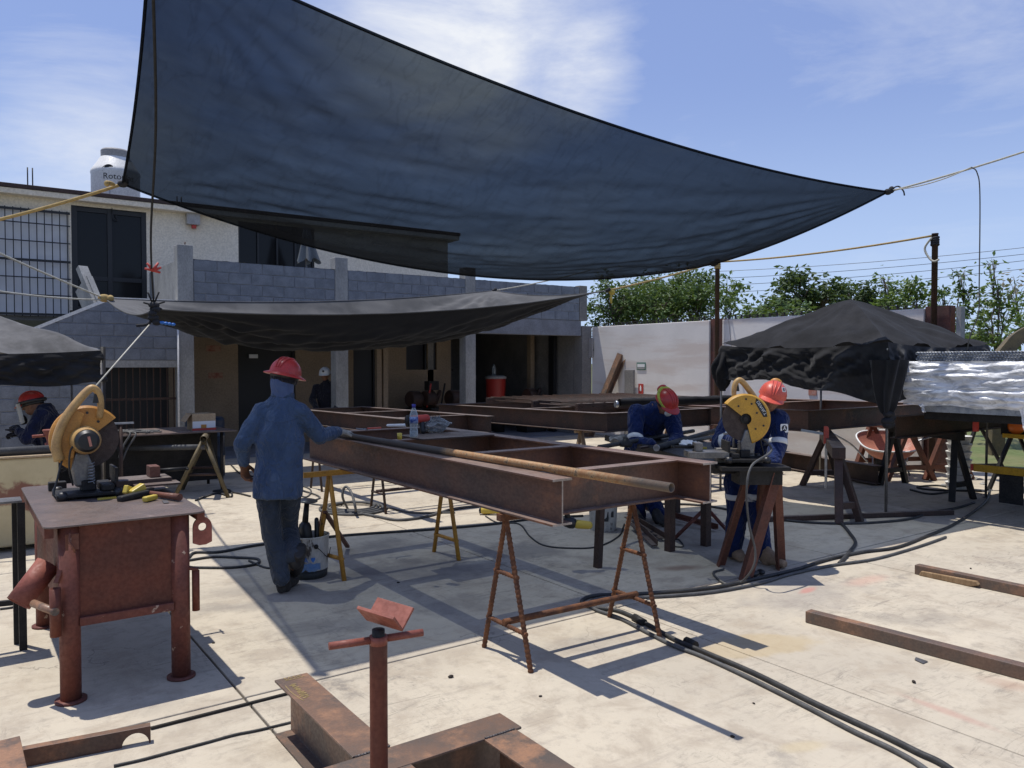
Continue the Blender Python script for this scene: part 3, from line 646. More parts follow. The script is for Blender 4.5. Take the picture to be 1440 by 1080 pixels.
dirc = (V(0,0,0)-TKP); a0 = math.atan2(dirc.y, dirc.x)
def on_tank(x, y):
    a = a0-.52+x/tank_r; return (TKP.x+(tank_r+.004)*math.cos(a), TKP.y+(tank_r+.004)*math.sin(a), TKP.z+.79+y)
text_mesh('Rotoplas', .185, M['emblem_black'], 'lettering', tk, on_tank, xs=2)
b = MB()
for k in range(3):
    pts = [on_tank(-.02+.26*t, .17+.035*k+.10*math.sin(t*2.2)-.03*k*t) for t in [i/8 for i in range(9)]]
    for i in range(8):
        w_ = .016*math.sin(math.pi*(i+.5)/8+.2)
        p, q = Vector(pts[i]), Vector(pts[i+1]); b.add([p-V(0,0,w_), q-V(0,0,w_), q+V(0,0,w_), p+V(0,0,w_)], [(0,1,2,3)])
b.build('leaf_emblem', M['emblem_black'], tk)

# closed umbrella on the terrace
up = V(*PY(431,375,16.2)); um = thing('closed_umbrella', 'closed grey canvas umbrella standing on the terrace before the dark window', 'umbrella', (up.x, 16.2, 2.72))
b = MB(); b.tube([(up.x,16.2,2.72),(up.x,16.2,4.56)], .02, 8); b.build('pole', M['grey_metal'], um)
b = MB()
def umf(u, v):
    a = u*2*math.pi; r_ = .05+.16*v**1.2; r_ *= 1+.33*math.sin(a*6+.8*v); z = 4.60-.72*v-.05*math.sin(a*6)*v
    return (up.x+.06*v+r_*math.cos(a), 16.2+r_*math.sin(a), z)
b.grid(umf, 60, 14); b.build('canopy', M['umbrella'], um)

# ================================================================== BOUNDARY WALL
WX = 12.6; WH = 2.58
bw = thing('boundary_wall', 'pale concrete yard wall with rusted steel columns and spikes along its top', 'wall', (WX, 10, 0))
for (ya, yb) in ((10.79,14.40),(6.44,10.46)):
    b = MB(); b.box(WX, ya, 0, WX+.14, yb, WH); b.build('wall_panel', M['wall_conc'], bw, bevel=.01)
for y0, y1 in ((10.462,10.788),(6.05,6.438)):
    b = MB(); b.ibeam((WX+.04,(y0+y1)/2,0),(WX+.04,(y0+y1)/2,WH+.03),.16,y1-y0,.014,.012,(-1,0,0)); b.build('steel_column', M['rust_col'], bw)
b = MB(); b.box(WX-.03, 5.86, 0, WX+.10, 5.93, WH+.0); b.build('wall_edge', M['concrete_col'], bw)
yy = 6.6
while yy < 14.3:
    if not 10.40 < yy < 10.85:
        b = MB(); h_ = random.uniform(.06,.10); b.bar((WX+.07,yy,WH-.01),(WX+.07+random.uniform(-.015,.015),yy+random.uniform(-.015,.015),WH+h_),.03,.03); b.build('spike', M['black_iron'], bw)
    yy += random.uniform(.14,.19)
for dz in (.03,.07):
    b = MB(); b.tube([(WX+.07,6.5+i*.25,WH+dz+random.uniform(-.012,.012)) for i in range(32)], .004, 4); b.build('wire', M['black_iron'], bw)
b = MB(); b.tube([(WX-.003,10.30,WH),(WX-.003,10.1,1.2)], .004, 4); b.build('crack', M['joint'], bw)
sg = thing('exit_sign', 'small green rimmed white sign on the pale concrete wall', 'sign', PX(902,515,WX))
q = PX(902,515,WX)
b = MB(); b.box(WX-.012,q.y-.14,q.z-.085,WX-.002,q.y+.14,q.z+.085); b.build('plate', M['sign_green'], sg)
b = MB(); b.box(WX-.016,q.y-.115,q.z-.02,WX-.0125,q.y+.115,q.z+.05); b.build('white_band', M['paper_white'], sg)
b = MB(); b.box(WX-.016,q.y-.115,q.z-.065,WX-.0125,q.y+.115,q.z-.03); b.build('grey_band', M['tank_lid'], sg)
q = PX(901.5,548,WX); sg = thing('extinguisher_sign', 'small red fire extinguisher sign low on the pale concrete wall', 'sign', q)
b = MB(); b.box(WX-.012,q.y-.075,q.z-.13,WX-.002,q.y+.075,q.z+.13); b.build('plate', M['sign_red'], sg)
b = MB(); b.lathe([(.022,-.05),(.024,-.04),(.024,.03),(.012,.05),(.012,.07)], (WX-.0165,q.y,q.z+.02), n=10, sx=.15, X=(1,0,0)); b.build('pictogram', M['paper_white'], sg)
b = MB(); b.box(WX-.0155,q.y-.06,q.z-.115,WX-.0125,q.y+.06,q.z-.085); b.build('caption_band', M['barrow'], sg)
q = PX(1143,552,WX); sg = thing('red_wall_plate', 'small faded red plate on the wall under the right tent', 'sign', q)
b = MB(); b.box(WX-.012,q.y-.08,q.z-.05,WX-.002,q.y+.08,q.z+.05); b.build('plate', M['barrow'], sg)
q = PX(834,488,WX); lp = thing('wall_lamp', 'slim upright grey lamp bracket on the wall beside the bay', 'lamp', q)
b = MB(); b.box(WX-.08,q.y-.06,q.z-.26,WX-.05,q.y+.06,q.z+.22); b.build('lamp_body', M['tank_lid'], lp, bevel=.008)
b = MB(); b.box(WX-.05,q.y-.02,q.z-.1,WX-.002,q.y+.02,q.z-.05); b.build('bracket', M['grey_metal'], lp)

# rope posts
def rope_post(label, px, Y, top, tie=None):
    o = thing('rope_post', label, 'post', (WX-.10, Y, 0))
    b = MB(); b.lathe([(.045,0),(.045,top),(.05,top),(.05,top+.02),(0,top+.02)], (WX-.10,Y,0), n=10); b.build('pole', M['rust_dark'], o)
    b = MB()
    for k in range(4): b.lathe([(.052,-.02),(.066,-.01),(.066,.01),(.052,.02)], (WX-.10,Y,top-.05-.035*k), (.1*k-.1,.1,1), n=10)
    b.build('tied_rope', M['rope_yellow' if Y > 8 else 'rope_black'], o); return o
PT1 = PX(1315,330,WX-.1); PT2 = PX(1009,366,WX-.1)
rope_post('thin dark post at the wall end with a rope tied at its top', 1315, PT1.y, PT1.z)
rope_post('thin dark post rising from the wall behind the right tent and the blue worker', 1009, PT2.y, PT2.z)
b = MB(); b.tube(curve([PT1+V(-.07,.02,-.05), PT1+V(-.07,.12,-.2), PT1+V(-.07,.06,-.35), PT1+V(-.07,-.02,-.42), PT1+V(-.07,-.1,-.40)]), .016, 6)
tag(b.build('loose_rope', M['rope_pale']), 'frayed pale rope end dangling from the post at the wall end', 'rope')

# leaning beams by the wall
o = thing('leaning_beam', 'brown steel beam leaning against the pale wall beside the bay', 'beam', (12.0,13.4,0))
b = MB(); b.ibeam((11.95,13.9,0.0),(12.52,13.35,1.93),.15,.22,.012,.01,(-.9,.2,.3)); b.build('steel_section', M['mill_beam'], o)
o = thing('beam_shadow_slab', 'grey upright slab standing in for the shadow of the leaning beam on the wall', 'board', (12.5,13,0))  # upright slab added in place of the beam's cast shadow on the wall
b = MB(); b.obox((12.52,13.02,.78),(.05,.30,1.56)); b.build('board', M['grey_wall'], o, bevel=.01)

# ================================================================== TREES
def tree(label, base, crowns, nleaf, size, lm, tr=.12, group=None, seed=1, clump=.42):
    rr = random.Random(seed); base = Vector(base)
    t = thing('tree', label, 'tree', base, 0, group); tb = MB(); lf = MB()
    topc = max(crowns, key=lambda c: c[0].z)[0]; fork = base.lerp(Vector((topc.x, topc.y, topc.z)), .45); fork.x = base.x+(fork.x-base.x)*.4; fork.y = base.y+(fork.y-base.y)*.4
    tb.tube([base, base.lerp(fork, .5)+V(rr.uniform(-.1,.1), rr.uniform(-.1,.1), 0), fork], [tr*1.2, tr, tr*.75], 8)
    for (c, r_) in crowns:
        mid = fork.lerp(c, .55)+V(rr.uniform(-.15,.15), rr.uniform(-.15,.15), .1); tb.tube([fork, mid, c], [tr*.6, tr*.38, tr*.2], 6)
        vol = r_[0]*r_[1]*r_[2]; nc = max(10, int(16*(vol/ (clump**2*2.4))**.8))
        cs = []
        for k in range(nc):
            d = Vector((rr.gauss(0,1), rr.gauss(0,1), rr.gauss(0,1))).normalized(); q = rr.uniform(.35, 1.0)**.5*(1+.18*rr.gauss(0,1))
            p = c+Vector((d.x*r_[0], d.y*r_[1], d.z*r_[2]))*q; cs.append(p)
            if k < 16: tb.tube([c.lerp(fork, rr.uniform(0,.4)), c.lerp(p, .6)+V(0,0,.05), p], [tr*.18, tr*.1, tr*.05], 5)
        for k in range(int(nleaf*vol)):
            p = rr.choice(cs); s_ = clump*rr.uniform(.55,1.1)
            q = p+Vector((rr.gauss(0,.5), rr.gauss(0,.5), rr.gauss(0,.38)))*s_
            a = Vector((rr.gauss(0,1), rr.gauss(0,1), rr.gauss(-.3,.6))).normalized(); n_ = Vector((rr.gauss(0,.6), rr.gauss(0,.6), 1)); w = a.cross(n_).normalized()
            l_ = size*rr.uniform(.7,1.4); up_ = w.cross(a)*l_*.12
            lf.add([q, q+a*l_*.5+w*l_*.26-up_, q+a*l_, q+a*l_*.5-w*l_*.26-up_], [(0,1,2),(0,2,3)])
    tb.build('trunk', M['trunk'], t); lf.build('crown', M[lm], t, recalc=False)
    return t
def cr(px, py, d, rx, rz): c = D(px, py, d); return (c, (rx, rx, rz))
def gb(px, d): c = D(px, 500, d); return (c.x, c.y, -.13)
GT = 'trees beyond the yard wall'
tree('dense bright green tree directly behind the wall at its left end', gb(880,21), [cr(858,432,20.5,.75,.65), cr(895,425,21.5,.95,.85), cr(930,432,20,.75,.6)], 5200, .105, 'leaf_mid', .13, GT, 1)
tree('spreading bright green tree behind the wall just left of the thin post', gb(965,22), [cr(950,412,22,1.0,.6), cr(985,428,21,.85,.65), cr(915,415,23.5,.8,.45)], 5200, .105, 'leaf_mid', .13, GT, 2)
tree('small airy tree right of the thin post above the wall', gb(1025,24), [cr(1022,405,24,.5,.45), cr(1030,430,23,.5,.35)], 1700, .16, 'leaf_mid', .07, GT, 3)
tree('round dark green tree farther off behind the peak of the right tent', gb(1130,38), [cr(1122,412,38,1.25,1.05), cr(1158,420,38,1.1,.8), cr(1095,430,37,1.1,.6)], 520, .3, 'leaf_dark', .2, GT, 4, .6)
tree('distant dark greyish tree right of the round dark one', gb(1205,44), [cr(1200,420,44,1.5,1.0), cr(1228,428,44,1.0,.7)], 420, .32, 'leaf_dark', .2, GT, 5, .6)
tree('low bushy green tree showing over the wall left of the round dark one', gb(1075,34), [cr(1068,438,34,1.0,.4), cr(1100,440,33,1.0,.35)], 700, .26, 'leaf_mid', .1, GT, 6, .5)
tree('light green tree with leaf tufts just left of the end post', gb(1268,25), [cr(1243,393,25,.3,.25), cr(1275,405,25,.62,.42), cr(1258,428,24.5,.6,.4), cr(1290,420,25,.5,.4)], 1700, .17, 'leaf_light', .07, GT, 7, .32)
tree('small green tree showing right behind the end post', gb(1328,24), [cr(1328,418,24,.42,.4), cr(1310,432,24,.45,.3)], 1700, .17, 'leaf_mid', .07, GT, 8, .32)
tree('slender tall sapling with tufted leaves right of the end post', gb(1358,18), [cr(1354,385,18,.25,.24), cr(1362,412,18,.30,.3), cr(1352,440,18,.36,.35)], 3600, .13, 'leaf_mid', .04, GT, 9, .22)
tree('taller slender sapling near the right edge reaching above the others', gb(1403,17), [cr(1396,372,17,.17,.2), cr(1405,405,17,.26,.25), cr(1412,440,17,.42,.4), cr(1395,470,17,.4,.4)], 3600, .13, 'leaf_light', .04, GT, 10, .22)
tree('dry thin tree with sparse leaves at the right edge', gb(1435,22), [cr(1430,420,22,.75,.7), cr(1385,455,23,.7,.6), cr(1440,465,20,.6,.5)], 330, .15, 'leaf_dry', .06, GT, 11, .4)
tree('green bush behind the stack of wrapped tubes', gb(1410,19), [cr(1362,480,19,.5,.35), cr(1412,478,18,.5,.4), cr(1438,470,19,.5,.5), cr(1345,455,20,.4,.5)], 2000, .13, 'leaf_mid', .05, GT, 12, .25)

# power lines far off
for k, (a, b_) in enumerate(((382,348),(392,357),(402,366),(412,378))):
    m_ = MB(); m_.tube(sag(D(1000,a,70), D(1560,b_-14,60), .35), .02, 4); tag(m_.build('power_line', M['grey_metal']), ('topmost','second','third','lowest')[k]+' thin power line crossing the sky over the right trees', 'power line', 'power lines over the trees')
# boom of a machine at the right edge
bo = thing('digger_boom', 'olive yellow curved machine boom rising behind the wrapped tubes at the right edge', 'boom', (D(1415,500,14).x, D(1415,500,14).y, 0))
b = MB(); P = curve([D(1400,640,14), D(1405,520,14), D(1418,488,14), D(1440,470,14), D(1475,458,14), D(1530,470,14), D(1600,530,14)], 6)
b.tube(P, .15, 4, True, False)
b.build('boom_arm', M['olive_pipe'], bo)
# ================================================================== SHADE SHEETS AND ROPES
def sheet(label, name, c, dn, df, belly, m, nu, nv, wr, seed, el=.05, er=.05, cat='shade sheet'):
    A, B, C, Dd = (Vector(x) for x in c); o = thing(name, label, cat, ((A+B+C+Dd)/4).xy.to_3d())
    def fn(u, v):
        p = A.lerp(C, u).lerp(B.lerp(Dd, u), v)
        z = 4*u*(1-u)*(dn*(1-v)+df*v)+4*v*(1-v)*(el*(1-u)+er*u)+belly*16*u*(1-u)*v*(1-v)
        ed = min(1, 6*min(u, 1-u)+.0)*min(1, 5*min(v, 1-v))
        f = wr*ed*(noise.noise((u*5+v*9, u*2.2-v*1.5+seed, .3))+.55*noise.noise((u*16+v*20, v*5-u*6, seed))+.3*noise.noise((u*40, v*26+u*14, seed+3)))
        # creases fan out of the tied corners
        for (cu, cv) in ((0,0),(0,1),(1,0),(1,1)):
            du, dv = (u-cu)*2, v-cv; r_ = math.hypot(du, dv)
            if .02 < r_ < .9: f += wr*.9*(1-r_/.9)**1.5*math.sin(math.atan2(dv, du)*26+seed)*min(1, r_*5)*ed
        # hems pull in between the ties
        p = p+(C-A).normalized()*(.03*4*v*(1-v)*(1 if u < .5 else -1)*abs(1-2*u)**2)
        return p-Vector((0, 0, z-f))
    b = MB(); b.grid(fn, nu, nv); sh = b.build('sheet', m, o, recalc=False)
    for k, e in enumerate(([fn(i/40,0) for i in range(41)], [fn(i/40,1) for i in range(41)], [fn(0,i/20) for i in range(21)], [fn(1,i/20) for i in range(21)])):
        h = MB(); h.tube(e, .012, 6); h.build('hem', m, sh)
    for q in (A, B, C, Dd):
        k = MB(); k.ell(q, (.05,.04,.035), n=8, m=6); k.ell(q+V(.02,-.03,.02), (.03,.035,.04), n=8, m=6); k.build('corner_knot', M['rope_black'], o)
    return o, fn
TA, TB, TC, TD = V(1.02,5.22,4.32), V(1.38,8.45,3.45), V(8.48,4.75,3.61), V(7.95,6.75,2.98)
sheet('large dark blue black shade net stretched high over the yard', 'shade_sheet', (TA,TB,TC,TD), .25, .50, .18, M['shade_big'], 170, 80, .030, 2.0, .0, .08)
TE, TW, TF, TQ = V(2.17,11.16,2.42), V(1.91,13.3,2.69), V(9.95,10.95,3.06), V(9.0,13.3,3.18)
sheet('lower black shade net, dust and sheen painted on top, slung before the block terrace', 'shade_sheet', (TE,TW,TF,TQ), .22, .13, .58, M['shade_low'], 180, 80, .085, 6.0, .15, .10)
def rope(label, pts, r, m, cat='rope', group=None, n=6):
    b = MB(); b.tube(pts, r, n); return tag(b.build('rope', M[m]), label, cat, group)
rope('yellow brown rope running left from the large net to the left edge', sag(TB, D(-140,338,7.0), .04), .016, 'rope_yellow')
b = MB(); b.ell(TB+V(-.12,-.06,-.02), (.06,.022,.022), (.8,.5,-.05)); b.ell(TB+V(-.15,-.08,-.03), (.025,.03,.03)); tag(b.build('rope_knot', M['rope_yellow']), 'yellow knot beside the left corner of the large net', 'knot')
CE = D(1366,235,8.2)
rope('pale rope running from the right tip of the large net out of frame', sag(TC, D(1560,172,8.2), .03), .011, 'rope_pale')
rope('second thin pale strand beside the rope at the right tip of the large net', sag(TC+V(0,0,.02), CE, .05), .006, 'rope_pale')
rope('thin grey cord hanging straight down from the rope over the right trees', curve([CE, D(1374,243,8.2), D(1378,275,8.2), D(1377,400,8.2), D(1376,440,8.3), D(1365,470,8.4), D(1360,492,8.5)]), .006, 'hose_grey')
rope('short cord tail at the right tip of the large net', curve([TC, D(1262,262,9), D(1270,268,9), D(1272,275,9)]), .008, 'rope_black')
rope('yellow rope from the lower net past the thin post to the end post', sag(TF, PT2+V(-.05,0,-.04), .03)[:-1]+sag(PT2+V(-.05,0,-.04), PT1+V(-.05,.03,-.02), .06), .018, 'rope_yellow')
b = MB(); b.ell(TF+V(.12,0,-.02), (.07,.05,.06)); b.ell(TF+V(.10,0,-.14), (.03,.02,.10)); tag(b.build('rope_knot', M['yellow_plastic']), 'bright yellow knot at the right tip of the lower net', 'knot')
rope('pale rope from the far right corner of the lower net rising to the right', sag(TQ, D(830,380,17.5), .03), .014, 'rope_pale')
rope('upper pale rope slanting from the left edge to the lower net', sag(TW, D(-90,315,9), .02), .013, 'rope_pale')
rope('lower pale rope running almost level from the left edge to the lower net', sag(TW+V(0,0,-.02), D(-90,395,9), .05), .013, 'rope_pale')
b = MB(); b.ell(TW+V(-.02,-.05,0), (.09,.05,.06)); b.ell(TW+V(.06,-.08,.0), (.05,.06,.05)); tag(b.build('rope_knot', M['rope_yellow']), 'yellow knot where two pale ropes meet the lower net', 'knot')
rope('black cord hanging from the large net down to the lower net', curve([TA+V(.02,.05,0), TA.lerp(TE,.3)+V(.03,0,-.1), TA.lerp(TE,.65)+V(-.02,0,-.05), TE+V(0,0,.12), TE]), .011, 'rope_black')
b = MB()
for k in range(5): b.ell(TE+V(.03*math.sin(k*2),-.03,.05-.055*k), (.07,.05,.045), (math.cos(k),math.sin(k),0))
for k in range(6): a = k*1.1; b.tube([TE+V(0,0,.05), TE+V(.13*math.cos(a),-.05,.1+.14*math.sin(a))], .012, 5)
b.tube(curve([TE+V(0,0,-.12), TE+V(-.08,0,-.2), TE+V(-.2,.05,-.22)]), .02, 6)
tag(b.build('rope_knot', M['rope_black']), 'bulky black knot at the near left corner of the lower net', 'knot')
b = MB()
for k in range(5): b.ell(TE+V(.05+.045*k,-.04,-.17-.006*k), (.035,.03,.022), (1,.2*k,0))
tag(b.build('rope_knot', M['print_blue']), 'small blue cord tie under the black knot', 'knot')
b = MB(); q = TA.lerp(TE,.80); 
for a in (-.5,.2,.9,2.4,3.2): b.tube([q, q+V(.09*math.cos(a),.0,.09*math.sin(a)+.02)], [.02,.012], 5)
tag(b.build('ribbon', M['sign_red']), 'red ribbon tied on the hanging black cord', 'ribbon')
rope('thin white cord slanting from the lower net down behind the left chop saw', [TE+V(-.05,0,-.2), D(118,562,7.2)], .008, 'rope_pale')

# ================================================================== TENTS
def tent(label, corners, eave, apex, drops, mt, mv, seed, cr_=.05, poles=()):
    ap = Vector(apex); P = [V(*c, eave) for c in corners]; ctr = sum(P, Vector())/4
    o = thing('tent', label, 'tent', (ctr.x, ctr.y, 0)); n = len(P)
    def per(s):
        i = int(s) % n; f = s-int(s); p = P[i].lerp(P[(i+1) % n], f); return p-V(0,0,.05*4*f*(1-f)), f, i
    def top(u, v):
        p, f, i = per(u*n*.99999); q = ap.lerp(p, v); q = q+V(0,0,.0*4*v*(1-v)*(1-.3*4*f*(1-f))-.03*(1-min(1,v*6))**2)
        return q+V(0,0,cr_*v*(1.2*noise.noise((q.x*2.2,q.y*2.2,seed))+.5*noise.noise((q.x*7,q.y*7,seed))+.55*noise.noise((math.atan2(q.y-ctr.y,q.x-ctr.x)*7,v*1.2,seed))))
    def val(u, v):
        p, f, i = per(u*n*.99999); d0, d1 = drops[i], drops[(i+1) % n]; dr = d0+(d1-d0)*f-.14*4*f*(1-f)
        dr *= 1+.22*noise.noise((u*14, seed, 0)); q = p-V(0,0,dr*v); out_ = (q-ctr); out_.z = 0; out_.normalize()
        w_ = cr_*(1.2*noise.noise((u*22, v*1.2, seed))+.8*noise.noise((u*46+v*2, v*2.2, seed+1))+.7*noise.noise((u*66+v*5, v*2.8, seed+2))+.45*noise.noise((u*120-v*4, v*4.5, seed+5))+.6*abs(noise.noise((u*40-v*6, v*3, seed+7))))*min(1, v*4)
        return q+out_*(w_+.04*v)
    b = MB(); b.grid(top, 120, 18); b.build('canopy', mt, o, recalc=False)
    b = MB(); b.grid(val, 420, 36); b.build('valance', mv, o, recalc=False)
    for k, (x, y) in enumerate(corners):
        if k in poles: b = MB(); b.tube([(x, y, 0), (x, y, eave-.07)], .016, 8); b.lathe([(.04,0),(.04,.008),(.018,.012)], (x,y,0), n=10); b.build('pole', M['grey_metal'], o)
    return o
TC4 = [(8.47,4.72),(10.72,4.66),(10.70,7.0),(8.42,7.0)]
t_ = tent('black sheet tent on thin poles with a peaked top and crumpled hanging sides', TC4, 1.95, (9.65,5.9,2.58), (.70,.45,.5,.48), M['tent_black'], M['tent_val'], 3.0, .07, (0,1,2,3))
b = MB()
def bun(u, v):
    a = u*2*math.pi; r_ = (.16*(1-v)**.6+.035)*(1+.25*math.sin(a*5+v*3)); return V(8.47+r_*math.cos(a)*.9, 4.72+r_*math.sin(a)*.9, 1.75-.62*v)
b.grid(bun, 40, 14); b.build('gathered_corner', M['tent_val'], t_, recalc=False)
b = MB(); 
for k in range(4): b.ell((8.47+.03*math.sin(k*2),4.70,1.15-.04*k), (.07,.06,.045), (math.cos(k),math.sin(k),0))
b.build('corner_tie', M['rope_black'], t_)
b = MB()
def bun2(u, v):
    a = u*2*math.pi; r_ = (.035+.085*math.sin(math.pi*min(1,v*1.05))**.8)*(1+.25*math.sin(a*5+v*6)+.2*noise.noise((math.cos(a)*2,math.sin(a)*2,v*5))); return V(8.42+r_*math.cos(a), 6.98+r_*math.sin(a), 1.86-.52*v)
b.grid(bun2, 40, 20)
b.build('gathered_corner', M['tent_black'], t_)
tent('dusty black sheet tent at the left edge over the crouching welder', [(-1.1,9.95),(1.38,9.95),(1.35,12.4),(-1.1,12.4)], 1.86, (-.05,11.1,2.48), (.52,.42,.4,.5), M['tent_grey'], M['tent_val'], 8.0, .05, (1,2))
b = MB(); b.tube([(1.38,9.97,.01),(1.40,9.97,1.9)], .03, 8); tag(b.build('tent_post', M['black_iron']), 'dark upright post at the right corner of the left tent', 'post')

# ================================================================== STEEL FRAMES
def frame(label, X0, X1, Y0, Y1, zt0, zt1, h, w, cross, m='rust_beam', group=None, ext=0, x_last=None):
    """two long beams with cross beams let in between, top at zt0 (near) to zt1 (far)"""
    o = thing('beam_grid', label, 'steel frame', ((X0+X1)/2, (Y0+Y1)/2, 0), 0, group)
    zz = lambda y: zt0+(zt1-zt0)*(y-Y0)/(Y1-Y0)
    for x in (X0, X1):
        b = MB(); b.ibeam((x,Y0,zt0),(x,Y1,zt1),h,w); b.build('long_beam', M[m], o, bevel=.002)
    for y in cross:
        b = MB(); b.ibeam((X0+.007,y,zz(y)-.0025),(X1-.007,y,zz(y)-.0025),h-.005,w*.72); b.build('cross_beam', M[m], o, bevel=.002)
    return o
F1 = frame('long rust brown steel frame on trestles in the middle, its near end facing the viewer', 2.63, 3.80, 3.24, 6.85, 1.105, 1.10, .25, .13, (3.50,4.56,5.70,6.72))
for x_ in (2.63, 3.80): b = MB(); b.ibeam((x_,3.2375,1.105),(x_,3.2395,1.105),.25,.13); b.build('cut_face', M['cut_edge'], F1)
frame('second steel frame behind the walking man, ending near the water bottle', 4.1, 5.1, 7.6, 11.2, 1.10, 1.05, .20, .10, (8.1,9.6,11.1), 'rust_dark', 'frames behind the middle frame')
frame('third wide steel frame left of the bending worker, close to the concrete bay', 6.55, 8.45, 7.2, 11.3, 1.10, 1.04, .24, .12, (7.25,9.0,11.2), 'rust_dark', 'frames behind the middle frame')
def beam(label, p0, p1, h, w, m='rust_beam', group=None, name='steel_beam'):
    o = thing(name, label, 'beam', Vector(p0).xy.to_3d(), 0, group); b = MB(); b.ibeam(p0, p1, h, w); b.build('steel_section', M[m], o, bevel=.002); return o
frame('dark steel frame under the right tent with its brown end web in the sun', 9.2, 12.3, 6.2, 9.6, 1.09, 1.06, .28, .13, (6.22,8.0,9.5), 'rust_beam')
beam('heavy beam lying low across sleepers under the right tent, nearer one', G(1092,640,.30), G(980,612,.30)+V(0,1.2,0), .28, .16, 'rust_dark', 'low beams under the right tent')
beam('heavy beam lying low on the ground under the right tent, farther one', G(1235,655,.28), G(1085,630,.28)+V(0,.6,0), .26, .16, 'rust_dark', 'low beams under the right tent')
# stacked ladders of rough bars on the third frame
for k, (lab, z) in enumerate((('upper rough rusty lattice panel lying on the third frame', 1.22), ('lower rough rusty lattice panel lying on the third frame', 1.17))):
    o = thing('lattice_panel', lab, 'lattice', (8.2,9.3,1.1)); z -= .05
    for y in (8.2, 9.2, 10.4): b = MB(); b.bar((6.9,y,z-.03),(9.9,y+.1,z-.03),.05,.045); b.build('chord', M['rust_dark'], o)
    for i in range(14): b = MB(); x = 7+i*.21; b.tube([(x,8.2,z),(x+.05,10.5,z)], .010, 6); b.build('rung', M['rust_dark'], o)
o = thing('sheet_bundle', 'long black sheet wrapped bundle lying on the third frame', 'bundle', (8.4,8.4,1.1)); b = MB()
def bundle(u, v): a = v*2*math.pi; p = V(7.5,8.0,1.17).lerp(V(9.4,7.4,1.2), u); r_ = .055+.012*noise.noise((u*20,math.cos(a)*2,math.sin(a)*2)); return p+V(.25*r_*math.cos(a), r_*math.cos(a), r_*math.sin(a))
b.grid(bundle, 50, 10); b.build('wrapping', M['tent_black'], o)
b = MB(); b.lathe([(.045,-.02),(.05,0),(.045,.02)], (7.45,8.0,1.15), (1,-.3,0), n=10); b.build('shackle', M['galv'], o)

# ---- trestles
def rebar(mb, p0, p1, r, ribbed=True):
    p0 = Vector(p0); p1 = Vector(p1); n = max(6, int((p1-p0).length/.009)) if ribbed else 1
    mb.tube([p0.lerp(p1, i/n) for i in range(n+1)], [r*(1.13 if (i % 3 == 1) else .93) for i in range(n+1)] if ribbed else r, 7)
def atrestle(label, a, b_, ta, tb, m, r=.014, rungs=(.22,.6), rib=False, stringer=True, group=None, head=0, mlegs=None, name='trestle'):
    """a, b_: pairs of feet; ta, tb: the two tops"""
    o = thing(name, label, 'trestle', ((Vector(a[0])+Vector(a[1])+Vector(b_[0])+Vector(b_[1]))/4).xy.to_3d(), 0, group)
    ta, tb = Vector(ta), Vector(tb)
    for (f, t) in ((a, ta), (b_, tb)):
        for q in f:
            l = MB(); rebar(l, q, t, r, rib); l.build('leg', M[mlegs or m], o)
        for k in rungs:
            g_ = MB(); p, q = (Vector(f[0]).lerp(t, k), Vector(f[1]).lerp(t, k)); rebar(g_, p+(p-q).normalized()*.02, q+(q-p).normalized()*.02, r*.85, rib); g_.build('rung', M[m], o)
    if stringer:
        k = rungs[0]; p = (Vector(a[0]).lerp(ta,k)+Vector(a[1]).lerp(ta,k))/2; q = (Vector(b_[0]).lerp(tb,k)+Vector(b_[1]).lerp(tb,k))/2
        g_ = MB(); g_.tube([p+V(0,0,.02)-(q-p)*.02, q+V(0,0,.02)+(q-p)*.03], .019, 10); g_.build('stringer', M[m], o)
    g_ = MB(); d = (tb-ta).normalized(); g_.bar(ta-d*head, tb+d*head, .045, .04); g_.build('top_bar', M[m], o)
    return o
atrestle('rust brown rebar trestle under the near end of the middle frame', ((2.60,3.95,0),(2.595,3.47,0)), ((3.60,3.93,0),(3.56,3.42,0)), (2.60,3.72,.83), (3.57,3.68,.83), 'rebar', .0155, (.24,.60), True, True, None, .05)
o = atrestle('yellow painted trestle under the far half of the middle frame', ((2.42,6.18,0),(2.50,5.80,0)), ((3.55,6.22,0),(3.57,5.82,0)), (2.47,6.02,.83), (3.56,6.03,.83), 'yellow_paint', .019, (.2,), False, False, None, .22)
for (p, q) in (((2.57,5.98,.16),(2.62,5.75,.16)),): pass
b = MB(); b.bar(D(457,720,6.35),G(489,772)+V(0,0,.02),.035,.02); tag(b.build('flat_bar', M['brown_angle']), 'short brown flat bar leaning on the yellow trestle leg by the pail', 'steel bar')
for k, (x, y, lab) in enumerate(((4.5,8.3,'dark thin trestle under the near end of the second frame'),(4.5,10.2,'dark thin trestle under the far end of the second frame'))):
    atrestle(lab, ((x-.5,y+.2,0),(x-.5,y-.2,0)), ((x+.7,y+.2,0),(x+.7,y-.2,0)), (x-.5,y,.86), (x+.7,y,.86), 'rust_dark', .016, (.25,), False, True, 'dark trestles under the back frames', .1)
atrestle('low wooden trestle under the near end of the third frame', ((6.6,8.0,0),(6.6,7.5,0)), ((8.2,8.0,0),(8.2,7.5,0)), (6.6,7.75,.84), (8.2,7.75,.84), 'wood', .03, (.3,), False, True, None, .1)
